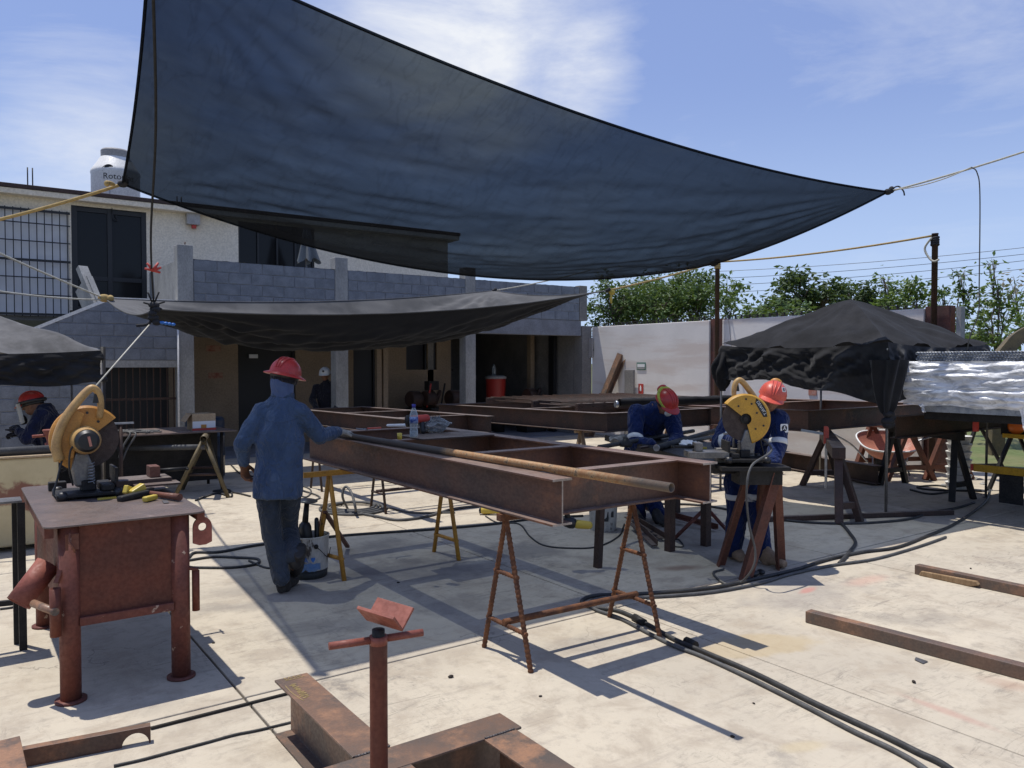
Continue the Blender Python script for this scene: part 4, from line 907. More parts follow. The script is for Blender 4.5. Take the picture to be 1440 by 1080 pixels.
# ---- pipe on the frame
o = thing('steel_pipe', 'long scaly steel pipe lying along the middle frame, its open end towards the viewer', 'pipe', (2.7,4.3,1.105))
def pipe_mat():
    t = MT('scaly_pipe'); c = t.coord('obj', (1,1,1), False); n_ = t.noise(c, 30, 8, .75); n2 = t.noise(c, 3, 5, .6)
    col = t.mix(t.ramp(n_, .42, .60), (.27,.135,.055), (.38,.25,.125)); col = t.mix(t.ramp(n_, .53, .62, 0, .85), col, (.05,.04,.032))
    sp = t.node('ShaderNodeSeparateXYZ'); t.l.new(c, sp.inputs[0]); a = t.ramp(sp.outputs[1], .15, .28); e = t.ramp(sp.outputs[1], -1.35, -1.55)
    col = t.mix(a, col, (.055,.045,.038)); col = t.mix(t.math('MULTIPLY', e, .8), col, (.10,.085,.07)); t.bump(n_, .5, .003); return t.fin(col, .6, .15, .4)
p0, p1 = V(2.755,2.58,1.131), V(2.60,6.25,1.127)
b = MB(); b.pipe(p0, p1, .0235, .004, 18); b.build('pipe_wall', pipe_mat(), o)
# ---- things on the middle frame: bottle, tools, bag
q = G(582,615,1.13); b = thing('water_bottle', 'clear plastic water bottle with a blue cap standing on the middle frame', 'bottle', q)
m_ = MB(); m_.lathe([(.0,0),(.030,0),(.033,.006),(.033,.05),(.029,.075),(.033,.10),(.033,.165),(.031,.185),(.016,.225),(.013,.232),(.013,.24)], q, n=20); m_.build('bottle_body', M['clear'], b)
m_ = MB(); m_.lathe([(.0345,.112),(.0345,.162)], q, n=20); m_.build('label_band', surf('bottle_label', (.02,.05,.2), (.25,.32,.5), 40, .4, 0, 0, sth=(.5,.6)), b)
m_ = MB(); m_.lathe([(.015,.236),(.0155,.262),(.0,.264)], q, n=16); m_.build('bottle_cap', plain('cap_blue', (.03,.03,.25), .4), b)
m_ = MB(); m_.lathe([(0,.003),(.028,.003),(.030,.05),(0,.05)], q, n=16); m_.build('water', M['clear'], b)
pl = MB(); c_ = q+V(.10,.35,-.02); pl.box(3.05,5.52,1.1005,3.74,5.95,1.1115); tag(pl.build('plate', M['rust_dark']), 'dark steel plate laid across the middle frame under the bottle', 'steel plate')
def bagf(u, v):
    a = u*2*math.pi; t = v; r_ = .085*math.sin(min(1,t*1.15)*math.pi*.8+.25)*(1+.5*noise.noise((math.cos(a)*2,math.sin(a)*2,t*5))+.25*noise.noise((math.cos(a)*6,math.sin(a)*6,t*14))); return qb+V(r_*math.cos(a)*1.5, r_*math.sin(a), .14*t+.02*noise.noise((math.cos(a)*3,math.sin(a)*3,2)))
qb = G(612,608,1.115); b = MB(); b.grid(bagf, 60, 24); tag(b.build('plastic_bag', M['bag']), 'crumpled translucent plastic bag beside the water bottle', 'plastic bag')
o = thing('drill_tool', 'small dark red power tool beside the water bottle', 'power tool', G(592,610,1.115)); q = G(592,610,1.115)
b = MB(); b.cap(q+V(-.06,.05,.12), q+V(.07,.03,.13), .036, .032); b.build('tool_body', M['sign_red'], o); b = MB(); b.cap(q+V(.03,.04,.1), q+V(.03,.02,.02), .022, .026); b.build('grip', M['black_plastic'], o)
b = MB(); b.lathe([(.05,0),(.05,.015),(0,.016)], q+V(-.09,.055,.11), (-1,.1,0), n=14); b.build('disc', M['black_iron'], o)
o = thing('orange_clamp', 'small orange handled pliers lying on the middle frame', 'pliers', G(517,604,1.12)); q = G(517,604,1.12)
b = MB(); b.bar(q+V(0,0,.01), q+V(.12,-.02,.012), .03, .012); b.build('handle', M['helmet_orange'], o)
b = MB(); b.bar(q+V(-.09,.05,.01), q, .014, .01); b.bar(q+V(-.05,-.05,.01), q, .014, .01); b.build('jaw', M['galv'], o)
q = G(558,600,1.12); b = MB(); b.cap(q+V(-.07,.05,.012), q+V(.08,-.03,.012), .012, .016); tag(b.build('marker', M['paper_white']), 'white handled tool lying behind the water bottle', 'tool')
q = G(562,618,1.12); b = MB(); b.lathe([(.018,0),(.02,.05),(0,.052)], q, n=12); tag(b.build('small_tin', M['yellow_plastic']), 'small yellow tin beside the water bottle', 'tin')
# ================================================================== LEFT: RED TABLE, SAW AND TOOLS
TZ = .91
tb = thing('work_table', 'red oxide steel work table on pipe legs with a lug plate at its corner', 'table', (.74,5.2,0))
b = MB(); x0,y0,x1,y1,rc = .355,4.46,1.125,6.02,.05
pts = []
for (cx,cy,a0_) in ((x1-rc,y1-rc,0),(x0+rc,y1-rc,90),(x0+rc,y0+rc,180),(x1-rc,y0+rc,270)):
    for k in range(5): a = R(a0_+k*22.5); pts.append((cx+rc*math.cos(a), cy+rc*math.sin(a)))
b.prof([(x,-y) for x,y in reversed(pts)], (0,0,TZ-.010), (0,0,TZ), (0,1,0)) if False else b.add([(x,y,TZ-.010) for x,y in pts]+[(x,y,TZ) for x,y in pts], [tuple(range(19,-1,-1)), tuple(range(20,40))]+[(i,(i+1)%20,20+(i+1)%20,20+i) for i in range(20)])
b.build('tabletop', M['table_top'], tb, bevel=.002)
for (x, y) in ((.47,4.535),(1.0,4.535),(.47,5.93),(1.0,5.93)):
    b = MB(); b.lathe([(.049,.012),(.049,TZ-.012)], (x,y,0), n=20); b.lathe([(.074,0),(.074,.012),(.05,.013)], (x,y,0), n=20); b.build('leg', M['oxide_leg'], tb)
b = MB(); b.box(.495,4.523,.40,.975,4.530,TZ-.011); b.build('front_panel', M['oxide'], tb)
b = MB(); b.bar((.51,4.520,.405),(.96,4.520,.405),.05,.045); b.build('lower_rail', M['oxide_leg'], tb, bevel=.005)
b = MB(); b.box(.43,4.6,.45,.437,5.87,TZ-.011); b.build('side_panel', M['oxide'], tb)
b = MB(); b.box(1.03,4.6,.45,1.037,5.87,TZ-.011); b.build('side_panel', M['oxide'], tb)
b = MB(); b.box(.36,4.485,TZ-.06,.40,5.95,TZ-.012); b.box(1.08,4.485,TZ-.05,1.12,5.95,TZ-.012); b.build('top_stiffener', M['oxide'], tb)
# lug plate with a hole
b = bmesh.new(); n = 18; cx_, cz_ = 1.115, .815; hole = [Vector((cx_+.022*math.cos(2*math.pi*k/n), 4.515, cz_+.022*math.sin(2*math.pi*k/n))) for k in range(n)]
outl = []
for k in range(n):
    a = 2*math.pi*k/n; c, s_ = math.cos(a), math.sin(a)
    if s_ >= 0: outl.append(Vector((cx_+.05*c, 4.515, cz_+.055*s_)))
    else: t_ = min(.05/max(abs(c),1e-6), .10/max(abs(s_),1e-6)); outl.append(Vector((cx_+t_*c, 4.515, cz_+t_*s_)))
m_ = MB(); P = hole+outl+[v+V(0,.014,0) for v in hole]+[v+V(0,.014,0) for v in outl]
F = []
for k in range(n): j = (k+1) % n; F += [(k,j,n+j,n+k),(2*n+k,3*n+k,3*n+j,2*n+j),(n+k,n+j,3*n+j,3*n+k),(k,2*n+k,2*n+j,j)]
m_.add(P, F); m_.build('lug_plate', M['oxide_light'], tb); b.free()
b = MB(); b.pipe((1.075,4.51,.36),(1.075,4.51,.58),.020,.004); b.bar((1.03,4.53,.60),(1.09,4.51,.585),.04,.014); b.build('side_socket', M['oxide'], tb)
b = MB(); b.pipe((.402,4.48,.36),(.402,4.48,.60),.026,.004); b.bar((.41,4.5,.62),(.44,4.52,.70),.03,.012); b.build('side_socket', M['oxide'], tb)
b = MB(); b.pipe((.26,4.72,.49),(.40,4.78,.66),.062,.006,20); b.build('pipe_stub', M['oxide_light'], tb)
b = MB(); b.tube([(.32,4.64,.50),(.40,4.45,.49)], .020, 10); b.build('bar_handle', M['mill_beam'], tb)
b = MB(); b.box(.45,4.487,.78,.51,4.5,.86); b.tube(curve([(.47,4.475,.87),(.465,4.46,.83),(.48,4.455,.80),(.49,4.47,.77)]), .006, 6); b.build('hook', M['brown_angle'], tb)

def chop_saw(label, loc, rz, blade_right=True, text=None):
    """local x along the blade, viewer of the motor at -y"""
    o = thing('chop_saw', label, 'chop saw', loc, rz); kw = dict(parent=o, local=True)
    # base
    b = MB(); b.box(-.16,-.15,.012,.20,.14,.035); b.build('base_plate', M['black_iron'], bevel=.006, **kw)
    for (x, y) in ((-.13,-.13),(.17,-.13),(-.13,.12),(.17,.12)):
        f = MB(); f.lathe([(.03,0),(.03,.03),(.02,.05),(0,.05)], (x,y,0), n=14); f.build('foot', M['black_plastic'], **kw)
    b = MB(); b.box(-.02,-.06,.035,.06,.06,.10); b.box(.08,-.13,.036,.15,.11,.075); b.build('pivot_block', M['black_iron'], bevel=.008, **kw)
    a = MB(); a.prof([(-.05,.06),(.05,.06),(.055,.16),(.02,.26),(-.05,.27),(-.07,.17)], (0,-.045,0), (0,.045,0), (0,0,1)); a.build('arm', M['grey_metal'], bevel=.012, **kw)
    sp_ = MB(); sp_.tube([(.03+.018*math.cos(k*.9), -.07+.018*math.sin(k*.9), .08+k*.0026) for k in range(50)], .003, 5); sp_.build('spring', M['galv'], **kw)
    v_ = MB(); v_.box(.16,-.10,.036,.48,.10,.085); v_.build('vise_bed', M['rust_dark'] if text is None else M['grey_metal'], bevel=.004, **kw)
    v_ = MB(); v_.box(.36,-.06,.086,.42,.06,.155); v_.build('vise_jaw', M['brown_angle'] if text is None else M['grey_metal'], bevel=.004, **kw)
    v_ = MB(); v_.tube([(.42,0,.12),(.60,0,.12)], .012, 10); v_.tube([(.59,-.05,.12),(.59,.05,.12)], .006, 8); v_.build('vise_screw', M['black_iron'], **kw)
    v_ = MB(); v_.box(.155,-.11,.086,.172,.11,.17); v_.build('fence', M['black_iron'], bevel=.003, **kw)
    # wheel and guard
    wc = V(.02,.02,.345)
    w_ = MB(); w_.lathe([(.02,-.0025),(.178,-.0018),(.178,.0018),(.02,.0025)], wc, (0,1,0), n=48); w_.build('abrasive_wheel', M['wheel'], auto=30, **kw)
    w_ = MB(); w_.lathe([(.038,.0),(.038,.014),(.018,.016),(.018,.03),(.0,.031)], wc+V(0,.003,0), (0,1,0), n=24); w_.build('flange', M['black_iron'], auto=30, **kw)
    gm = M['saw_orange'] if text is None else M['saw_yellow']
    A = [R(38+k*(255-38)/36) for k in range(37)]; Rg = .202; g_ = MB(); P = []; F = []
    secs = [(.045,-.030),(Rg-.012,-.030),(Rg,-.018),(Rg,.026),(Rg-.012,.038),(.045,.038)]
    for a_ in A:
        for (r_, y) in secs: P.append(wc+V(r_*math.cos(a_), y, r_*math.sin(a_)))
    m = len(secs)
    for i in range(len(A)-1):
        for k in range(m-1): F.append((i*m+k, i*m+k+1, (i+1)*m+k+1, (i+1)*m+k))
    g_.add(P, F, True); g_.build('guard', gm, auto=35, **kw)
    for k, (r_, a_) in enumerate(((.12,60),(.13,110),(.10,150),(.15,200),(.11,225),(.16,90),(.165,160))):
        s_ = MB(); q = wc+V(r_*math.cos(R(a_)),0,r_*math.sin(R(a_))); s_.lathe([(.008,-.0345),(.008,.042)], q, (0,1,0), n=10); s_.build('screw', M['black_plastic'], **kw)
    # motor towards -y
    mo = MB(); mo.lathe([(.05,.03),(.080,.04),(.083,.06),(.083,.13),(.072,.16),(.070,.17)], wc+V(-.02,0,0), (0,-1,0), n=30); mo.build('motor', M['saw_tan'], auto=35, **kw)
    mo = MB(); mo.lathe([(.066,.165),(.066,.185),(.050,.205),(.0,.207)], wc+V(-.02,0,0), (0,-1,0), n=30); mc = mo.build('motor_cap', M['black_plastic'], auto=35, **kw)
    mo = MB(); mo.obox(wc+V(-.01,-.2085,.0), (.014,.003,.06), (1,0,.2)); mo.build('rating_label', M['barrow'], mc, local=True)
    # D handle along the guard
    h = MB(); pts = curve([V(-.135,-.055,.23), V(-.150,-.06,.31), V(-.135,-.06,.40), V(-.095,-.06,.49), V(-.04,-.055,.57), V(.015,-.045,.635), V(.05,-.04,.655), V(.082,-.035,.62), V(.092,-.03,.55), V(.085,-.02,.47)], 5)
    n = len(pts); rr = [.030-.012*(i/n) for i in range(n)]; h.tube(pts, rr, 10); h.build('handle', M['saw_tan'], **kw)
    h = MB(); h.prof([(-.13,.22),(-.06,.24),(-.03,.40),(.0,.50),(-.05,.53),(-.11,.46),(-.15,.33)], (0,-.050,0), (0,-.032,0), (0,0,1)); h.build('handle_web', gm, bevel=.004, **kw)
    h = MB(); h.prof([(-.015,0),(.015,0),(.022,.05),(-.006,.055)], (.062,-.048,.565), (.062,-.028,.565), (0,0,1)); h.build('trigger', M['black_plastic'], **kw)
    h = MB(); h.tube(curve([V(-.12,-.06,.24), V(-.15,-.08,.12), V(-.17,-.10,.04), V(-.14,-.13,.012)]), .006, 6); h.tube(curve([V(-.02,-.12,.35), V(-.08,-.12,.30), V(-.09,-.11,.18), V(-.07,-.09,.08)]), .006, 6); h.build('power_cord', M['black_plastic'], **kw)
    if text:
        p_ = MB(); pl_ = [(-.015,-.07),(.012,-.085),(.034,-.03),(.034,.03),(.015,.085),(-.012,.06)]
        rot = R(62); q0 = wc+V(-.115,.0395,.085)
        ex = V(math.cos(R(58)),0,math.sin(R(58))); ez = V(-math.sin(R(58)),0,math.cos(R(58)))
        P = [q0+ex*y+ez*x for x, y in pl_]; p_.add(P+[v+V(0,.002,0) for v in P], [tuple(range(5,-1,-1)), tuple(range(6,12))]+[(i,(i+1)%6,6+(i+1)%6,6+i) for i in range(6)])
        pb = p_.build('name_plate', M['black_plastic'], **kw)
        wm = wmat(o); ex2 = -ex
        wi_ = wm.inverted()
        text_mesh(text, .034, M['paper_white'], 'lettering', pb, lambda x, y: wm @ (q0+V(0,.0028,0)+ex*(.064-x*.93)+ez*(.020-.012-y+.016) if False else q0+V(0,.0028,0)+ex*(.064-x*.93)-ez*(y-.022)))
    return o
sp1 = G(115,699,TZ+.001)
chop_saw('orange chop saw with tan handle on the red table', (sp1.x+.02, sp1.y+.05, TZ+.001), 0)
q = G(73,690,TZ); b = MB(); b.obox((q.x+.03,q.y,TZ+.028),(.10,.06,.055)); tag(b.build('switch_box', M['black_iron'], bevel=.006), 'small black box beside the orange chop saw on the red table', 'box')
q = sp1; o = thing('steel_offcut', 'rusty flat steel offcut lying on the red table by the vise', 'offcut', G(222,690,TZ)); b = MB(); b.obox((1.03,5.28,TZ+.055),(.26,.14,.012)); b.build('plate', M['rust_dark'], o)
# hand tools on the table
o = thing('hammer', 'wooden handled hammer lying near the right edge of the red table', 'hammer', (1.0,4.98,TZ))
b = MB(); b.tube([(.95,5.18,TZ+.022),(1.02,5.0,TZ+.022),(1.075,4.86,TZ+.024)], [.013,.017,.021], 10); b.build('handle', M['brown_angle'], o)
b = MB(); b.bar((.90,5.16,TZ+.03),(1.0,5.22,TZ+.03),.03,.03); b.build('head', M['black_iron'], o, bevel=.005)
o = thing('welding_gloves', 'dark tool roll with yellow tape on the red table', 'tool roll', (.88,5.12,TZ))
b = MB(); b.obox((.87,5.10,TZ+.02),(.20,.05,.035),(.8,.45,.06)); b.build('roll', M['black_iron'], o, bevel=.01)
b = MB(); b.obox((.90,5.16,TZ+.045),(.09,.05,.04),(.8,.3,.4)); b.obox((.86,5.19,TZ+.04),(.05,.03,.08),(.3,.3,1)); b.build('tape_wrap', M['yellow_plastic'], o, bevel=.006)
o = thing('tape_measure', 'bright yellow tape measure on the red table by the hammer', 'tape measure', (.93,4.95,TZ)); b = MB(); b.obox((.935,4.97,TZ+.018),(.10,.035,.03),(.7,.6,0)); b.build('case', M['yellow_plastic'], o, bevel=.008)
b = MB(); b.obox((1.0,4.88,TZ+.004),(.10,.028,.003),(.1,1,.0)); tag(b.build('chisel_blade', M['grey_metal']), 'short grey blade sticking out beside the hammer on the red table', 'blade')
b = MB(); b.obox((.74,5.19,TZ+.006),(.10,.02,.01),(1,.05,0)); tag(b.build('pencil', M['yellow_plastic']), 'yellow marker stick lying before the chop saw on the red table', 'marker')

# black stand at the left edge
o = thing('steel_stand', 'narrow black steel stand with a grey top at the left edge', 'stand', (.2,5.6,0)); s_ = (.29,5.56)
b = MB(); b.obox((.12,5.58,.895),(.42,.17,.012)); b.build('top_plate', M['grey_metal'], o)
for (x, y) in ((.305,5.50),(.285,5.64),(-.08,5.5),(-.08,5.66)): b = MB(); b.angle((x,y,0),(x,y,.887),.04,.006,(1,0,0)); b.build('leg', M['black_iron'], o)
b = MB(); b.bar((-.06,5.57,.3),(.28,5.57,.28),.03,.03); b.build('cross_bar', M['black_iron'], o)

# cream tank with its pipe and bits, left
tkm = MT('cream_tank_smeared'); c_ = tkm.coord('obj', (1,1,1), False)
col = tkm.mix(tkm.ramp(tkm.noise(c_, 3, 6, .6), .35, .66), (.56,.47,.27), (.47,.385,.215)); sp = tkm.node('ShaderNodeSeparateXYZ'); tkm.l.new(c_, sp.inputs[0])
dx = tkm.math('DIVIDE', tkm.math('SUBTRACT', sp.outputs[0], .62), .34); dz = tkm.math('DIVIDE', tkm.math('SUBTRACT', sp.outputs[2], .52), .14)
qd = tkm.math('ADD', tkm.math('SQRT', tkm.math('ADD', tkm.math('MULTIPLY', dx, dx), tkm.math('MULTIPLY', dz, dz))), tkm.math('MULTIPLY', tkm.math('SUBTRACT', tkm.noise(c_, 7, 4), .5), 2.2))
col = tkm.mix(tkm.ramp(qd, 1, .55, 0, .85), col, (.17,.035,.025)); col = tkm.mix(tkm.ramp(tkm.noise(c_, 9, 5, .7), .62, .72, 0, .6), col, (.30,.19,.09)); tkm.fin(col, .6)
o = thing('cream_tank', 'cream painted steel tank with a dark red paint smear at the left edge', 'tank', (-.1,8.7,0))
b = MB(); b.box(-1.3,8.42,.05,.80,9.0,.85); b.build('tank_body', tkm.m, o, bevel=.02)
b = MB(); b.box(-1.32,8.40,.852,.83,9.02,.872); b.build('tank_lid', M['card'], o, bevel=.004)
b = MB(); b.box(-1.2,8.5,0,-1.1,8.9,.05); b.box(.6,8.5,0,.7,8.9,.05); b.build('skid', M['black_iron'], o)
o = thing('bench_pipe', 'thick grey pipe lying across the cream tank', 'pipe', (0,8.5,.87)); b = MB(); b.pipe((-1.3,8.50,.912),(.86,8.50,.912),.038,.005); b.build('pipe_wall', M['hose_grey'], o)
b = MB(); b.obox((.35,8.75,.885),(.55,.2,.025),(1,.1,0)); tag(b.build('board', M['wood']), 'flat wooden board behind the pipe on the cream tank', 'board')
o = thing('red_jig', 'small red oxide welded fitting on the cream tank beside the chop saw', 'fitting', (.93,8.85,.87)); q = V(.78,8.82,.872)
b = MB(); b.lathe([(.055,0),(.055,.07),(.04,.075),(.04,.10),(.075,.19),(.075,.2)], q, n=16); b.build('fitting_body', M['oxide_light'], o)
b = MB(); b.tube([q+V(-.16,0,.14), q+V(.06,0,.15)], .014, 8); b.build('side_pin', M['oxide_light'], o)
o = thing('rope_coil', 'small coil of orange cable at the left edge on the cream tank', 'coil', (.05,8.6,.95)); b = MB(); b.tube([(.02+.09*math.cos(k*.5), 8.72+.09*math.sin(k*.5), .90+.0016*k) for k in range(60)], .016, 6); b.build('loops', M['saw_tan'], o)
o = thing('red_jack_post', 'rusty upright pipe post at the left edge behind the cream tank', 'post', (0,8.9,.87)); b = MB(); b.lathe([(.03,0),(.03,.38),(.04,.38),(.04,.40),(0,.4)], (.03,8.92,.872), n=12); b.build('pipe_post', M['oxide_leg'], o)

# plate table on pipe trestles behind the saw
o = thing('plate_table', 'rusty steel plate laid on pipe trestles behind the chop saw', 'table', (2.3,11.4,0))
b = MB(); P = [(.95,10.75),(3.12,10.75),(3.02,11.75),(.95,11.75)]; b.add([(x,y,.80) for x,y in P]+[(x,y,.815) for x,y in P], [(3,2,1,0),(4,5,6,7),(0,1,5,4),(1,2,6,5),(2,3,7,6),(3,0,4,7)]); b.build('plate', M['table_top'], o)
for y in (10.9, 11.6):
    for x in (1.2, 2.95): b = MB(); b.tube([(x,y,0),(x,y,.79)], .02, 8); b.build('leg', M['black_iron'], o)
b = MB(); b.box(.95,11.3,.1,3.0,11.34,.75); b.build('back_sheet', M['black_iron'], o)
top0, top1 = G(285,612,.75), V(2.95,11.0,.75)
o = thing('pipe_trestle', 'olive pipe trestle standing at the right end of the plate table', 'trestle', (2.6,10.6,0)); t0, t1 = V(2.60,10.42,.755), V(2.80,11.05,.755)
b = MB(); b.pipe(t0+(t0-t1)*.12, t1, .042, .005); b.build('top_pipe', M['olive_pipe'], o)
for (f, t) in (((2.26,10.55,0),t0),((2.85,10.25,0),t0),((2.52,11.25,0),t1),((2.98,10.95,0),t1)):
    b = MB(); b.tube([f, t], .026, 9); b.build('leg', M['olive_pipe'], o)
b = MB(); b.tube([(2.40,10.51,.3),(2.74,10.32,.3)], .018, 8); b.tube([(2.55,11.2,.3),(2.92,11.0,.3)], .018, 8); b.build('brace', M['rust_dark'], o)
o = thing('long_pipe', 'dark pipe running under the plate table to the olive trestle', 'pipe', (1.9,10,.6)); b = MB(); b.pipe(G(150,631,.60), V(2.62,10.4,.65), .035, .005); b.build('pipe_wall', M['hose_grey'], o)
o = thing('cardboard_box', 'open cardboard box with a hanging flap on the plate table', 'box', (2.7,11.2,.815)); q = V(2.60,11.0,.816)
sx_, sy_, h = .30, .28, .22
b = MB(); b.box(q.x,q.y,q.z,q.x+sx_,q.y+.006,q.z+h); b.box(q.x,q.y+sy_,q.z,q.x+sx_,q.y+sy_+.006,q.z+h); b.box(q.x,q.y+.007,q.z,q.x+.006,q.y+sy_-.001,q.z+h); b.box(q.x+sx_-.006,q.y+.007,q.z,q.x+sx_,q.y+sy_-.001,q.z+h); b.build('carton', M['card'], o)
b = MB(); b.obox((q.x-.05,q.y+.14,q.z+h-.05),(.13,.27,.005),(.7,0,1)); b.build('flap', M['card'], o)
b = MB(); b.box(q.x+.003,q.y-.003,q.z+.03,q.x+sx_-.003,q.y-.0005,q.z+.12); b.build('printed_panel', M['paper_white'], o)
b = MB(); b.box(q.x+.11,q.y-.006,q.z+.03,q.x+.18,q.y-.0035,q.z+.075); b.build('orange_print', M['saw_orange'], o)
b = MB(); b.box(q.x-.004,q.y-.008,q.z,q.x+sx_+.004,q.y-.0065,q.z+.026); b.build('red_edge', M['sign_red'], o)
b = MB()
for k in range(9):
    a = G(160+8*k%60, 600, .83); b.tube(curve([V(1.62+.05*k,11.1-.04*k,.835), V(1.75+.07*math.sin(k*3),11.0+.1*math.cos(k*2),.85+.01*(k%3)), V(2.0+.06*math.cos(k),11.1+.1*math.sin(k*4),.84), V(2.1+.12*math.sin(k*5),10.95+.15*math.cos(k*3),.835)]), .011, 5)
b.tube(curve([V(1.62,10.9,.9), V(1.7,10.85,.86), V(1.8,10.74,.84), V(1.72,10.70,.7), V(1.66,10.68,.55)]), .014, 6); b.tube(curve([V(1.70,10.9,.88), V(1.82,10.80,.85), V(1.86,10.72,.82), V(1.76,10.69,.66), V(1.70,10.67,.52)]), .012, 6)
tag(b.build('cable_tangle', M['hose_grey']), 'tangle of pale grey cables on the plate table hanging over its edge', 'cables')
o = thing('bent_stand', 'thin rusty pipe stand with a flat top left of the plate table', 'stand', (1.66,10.3,0)); q = V(1.60,10.15,0)
b = MB(); b.tube([q, q+V(0,0,1.0)], .022, 8); b.build('post', M['rust_dark'], o); b = MB(); b.bar(q+V(-.2,0,1.012), q+V(.14,0,1.012), .05,.02); b.build('head_bar', M['galv'], o)
b = MB(); b.tube([q+V(-.3,0,.32), q+V(0,0,.33)], .014, 6); b.tube([q+V(-.02,0,.30), q+V(-.1,-.1,0)], .014, 6); b.build('brace', M['rust_dark'], o)
b = MB(); b.lathe([(.16,0),(.17,.02),(.17,.5),(.165,.52),(.17,.54),(.17,.82),(.15,.86),(0,.86)], (0,0,0), n=24)
o = thing('blue_drum', 'dark blue drum standing in the shade behind the olive trestle', 'drum', (3.15,12.6,0)); db_ = MB(); db_.lathe([(.26,0),(.28,.02),(.28,.3),(.29,.32),(.28,.34),(.28,.6),(.29,.62),(.28,.64),(.28,.86),(.25,.9),(0,.9)], (3.1,12.35,0), n=28); db_.build('drum_body', M['drum_blue'], o, auto=30)
b = MB(); b.obox((2.985,12.075,.52),(.14,.004,.07),(.85,-.3,0)); b.build('print', M['tank_lid'], o)

# ================================================================== MIDDLE: PAIL, BENCH, SAW STAND
PB = V(2.33,6.10,0)
pail = thing('tool_pail', 'dented white pail streaked with paint and full of tools beside the walking man', 'pail', PB)
b = MB(); b.lathe([(.118,0),(.126,.006),(.132,.06)], PB, n=32); b.build('pail_base', M['pail_dirty'], pail)
b = MB(); b.lathe([(.133,.062),(.137,.20),(.140,.285),(.146,.288),(.146,.296),(.138,.297),(.134,.285),(.128,.05)], PB, n=32); b.build('pail_wall', M['pail_white'], pail, auto=40)
b = MB(); b.lathe([(.128,.22),(0,.225)], PB, n=24); b.build('filling', M['pail_dirty'], pail)
pa = math.atan2(-PB.y, -PB.x)
def on_pail(x, y, e=.0): a = pa+(x)/.138; r_ = .1385+e+.003*(y/.3); return (PB.x+r_*math.cos(a), PB.y+r_*math.sin(a), y)
b = MB()
def smear(u, v):
    x = -.07+.15*u; y = .065+.055*v; return on_pail(x+.01*noise.noise((u*4,v*4,1)), y+.02*noise.noise((u*5,v*3,4)), .0018)
b.grid(smear, 14, 4); b.build('blue_patch', M['soft_blue'], pail)
text_mesh('SA', .052, M['print_blue'], 'lettering', pail, lambda x, y: on_pail(x-.065, y+.125, .0022), xs=2)
b = MB(); b.add([on_pail(.025+dx, .143+dy, .0022) for dx, dy in ((0,-.02),(.014,.0),(.014,.014),(.006,.018),(0,.012),(-.006,.018),(-.014,.014),(-.014,0))], [tuple(range(8))]); b.build('heart_mark', M['print_blue'], pail)
e_ = Vector(on_pail(.045,.235,.004)); b = MB(); b.lathe([(.016,0),(.016,.008),(0,.009)], e_, (e_.x-PB.x,e_.y-PB.y,0), n=12); b.tube(curve([e_, e_+V(.03,-.02,-.03), Vector(on_pail(.13,.15,.02)), Vector(on_pail(.2,.2,.012))]), .003, 5); b.build('bail_handle', M['black_iron'], pail)
b = MB(); b.bar(PB+V(-.02,.05,.2), PB+V(-.20,.12,.46), .05,.02, (0,1,0)); tag(b.build('flat_file', M['olive_pipe']), 'dirty olive flat bar sticking up out of the pail', 'flat bar')
gr = thing('angle_grinder', 'black angle grinder standing upside down in the pail', 'grinder', PB); q = PB+V(-.02,.0,.22)
b = MB(); b.cap(q, q+V(-.012,.01,.13), .048, .052); b.build('motor_body', M['black_plastic'], gr); b = MB(); b.tube([q+V(-.012,.01,.15), q+V(.01,.02,.33)], [.026,.020], 10); b.build('spindle_neck', M['black_iron'], gr); b = MB(); b.lathe([(.02,-.014),(.085,0),(.085,.005),(0,.01)], q+V(.01,.02,.34), (.05,-.1,1), n=24); b.build('guard_disc', M['grey_metal'], gr)
b = MB(); b.cap(PB+V(.06,-.01,.2), PB+V(.07,.02,.40), .02,.018); tag(b.build('screwdriver', M['black_plastic']), 'black tool handle standing in the pail', 'screwdriver')
b = MB(); b.bar(PB+V(.08,.03,.2), PB+V(.17,.10,.44), .05,.02,(0,1,0)); tag(b.build('scraper', M['brown_angle']), 'rust brown flat scraper leaning out of the pail towards the yellow trestle', 'scraper')

pail.scale = (1.10, 1.10, 1.14)
for q_ in COL.objects:
    if q_.parent is None and q_.name.split('.')[0] in ('flat_file', 'angle_grinder', 'screwdriver', 'scraper'): q_.location.z += .045
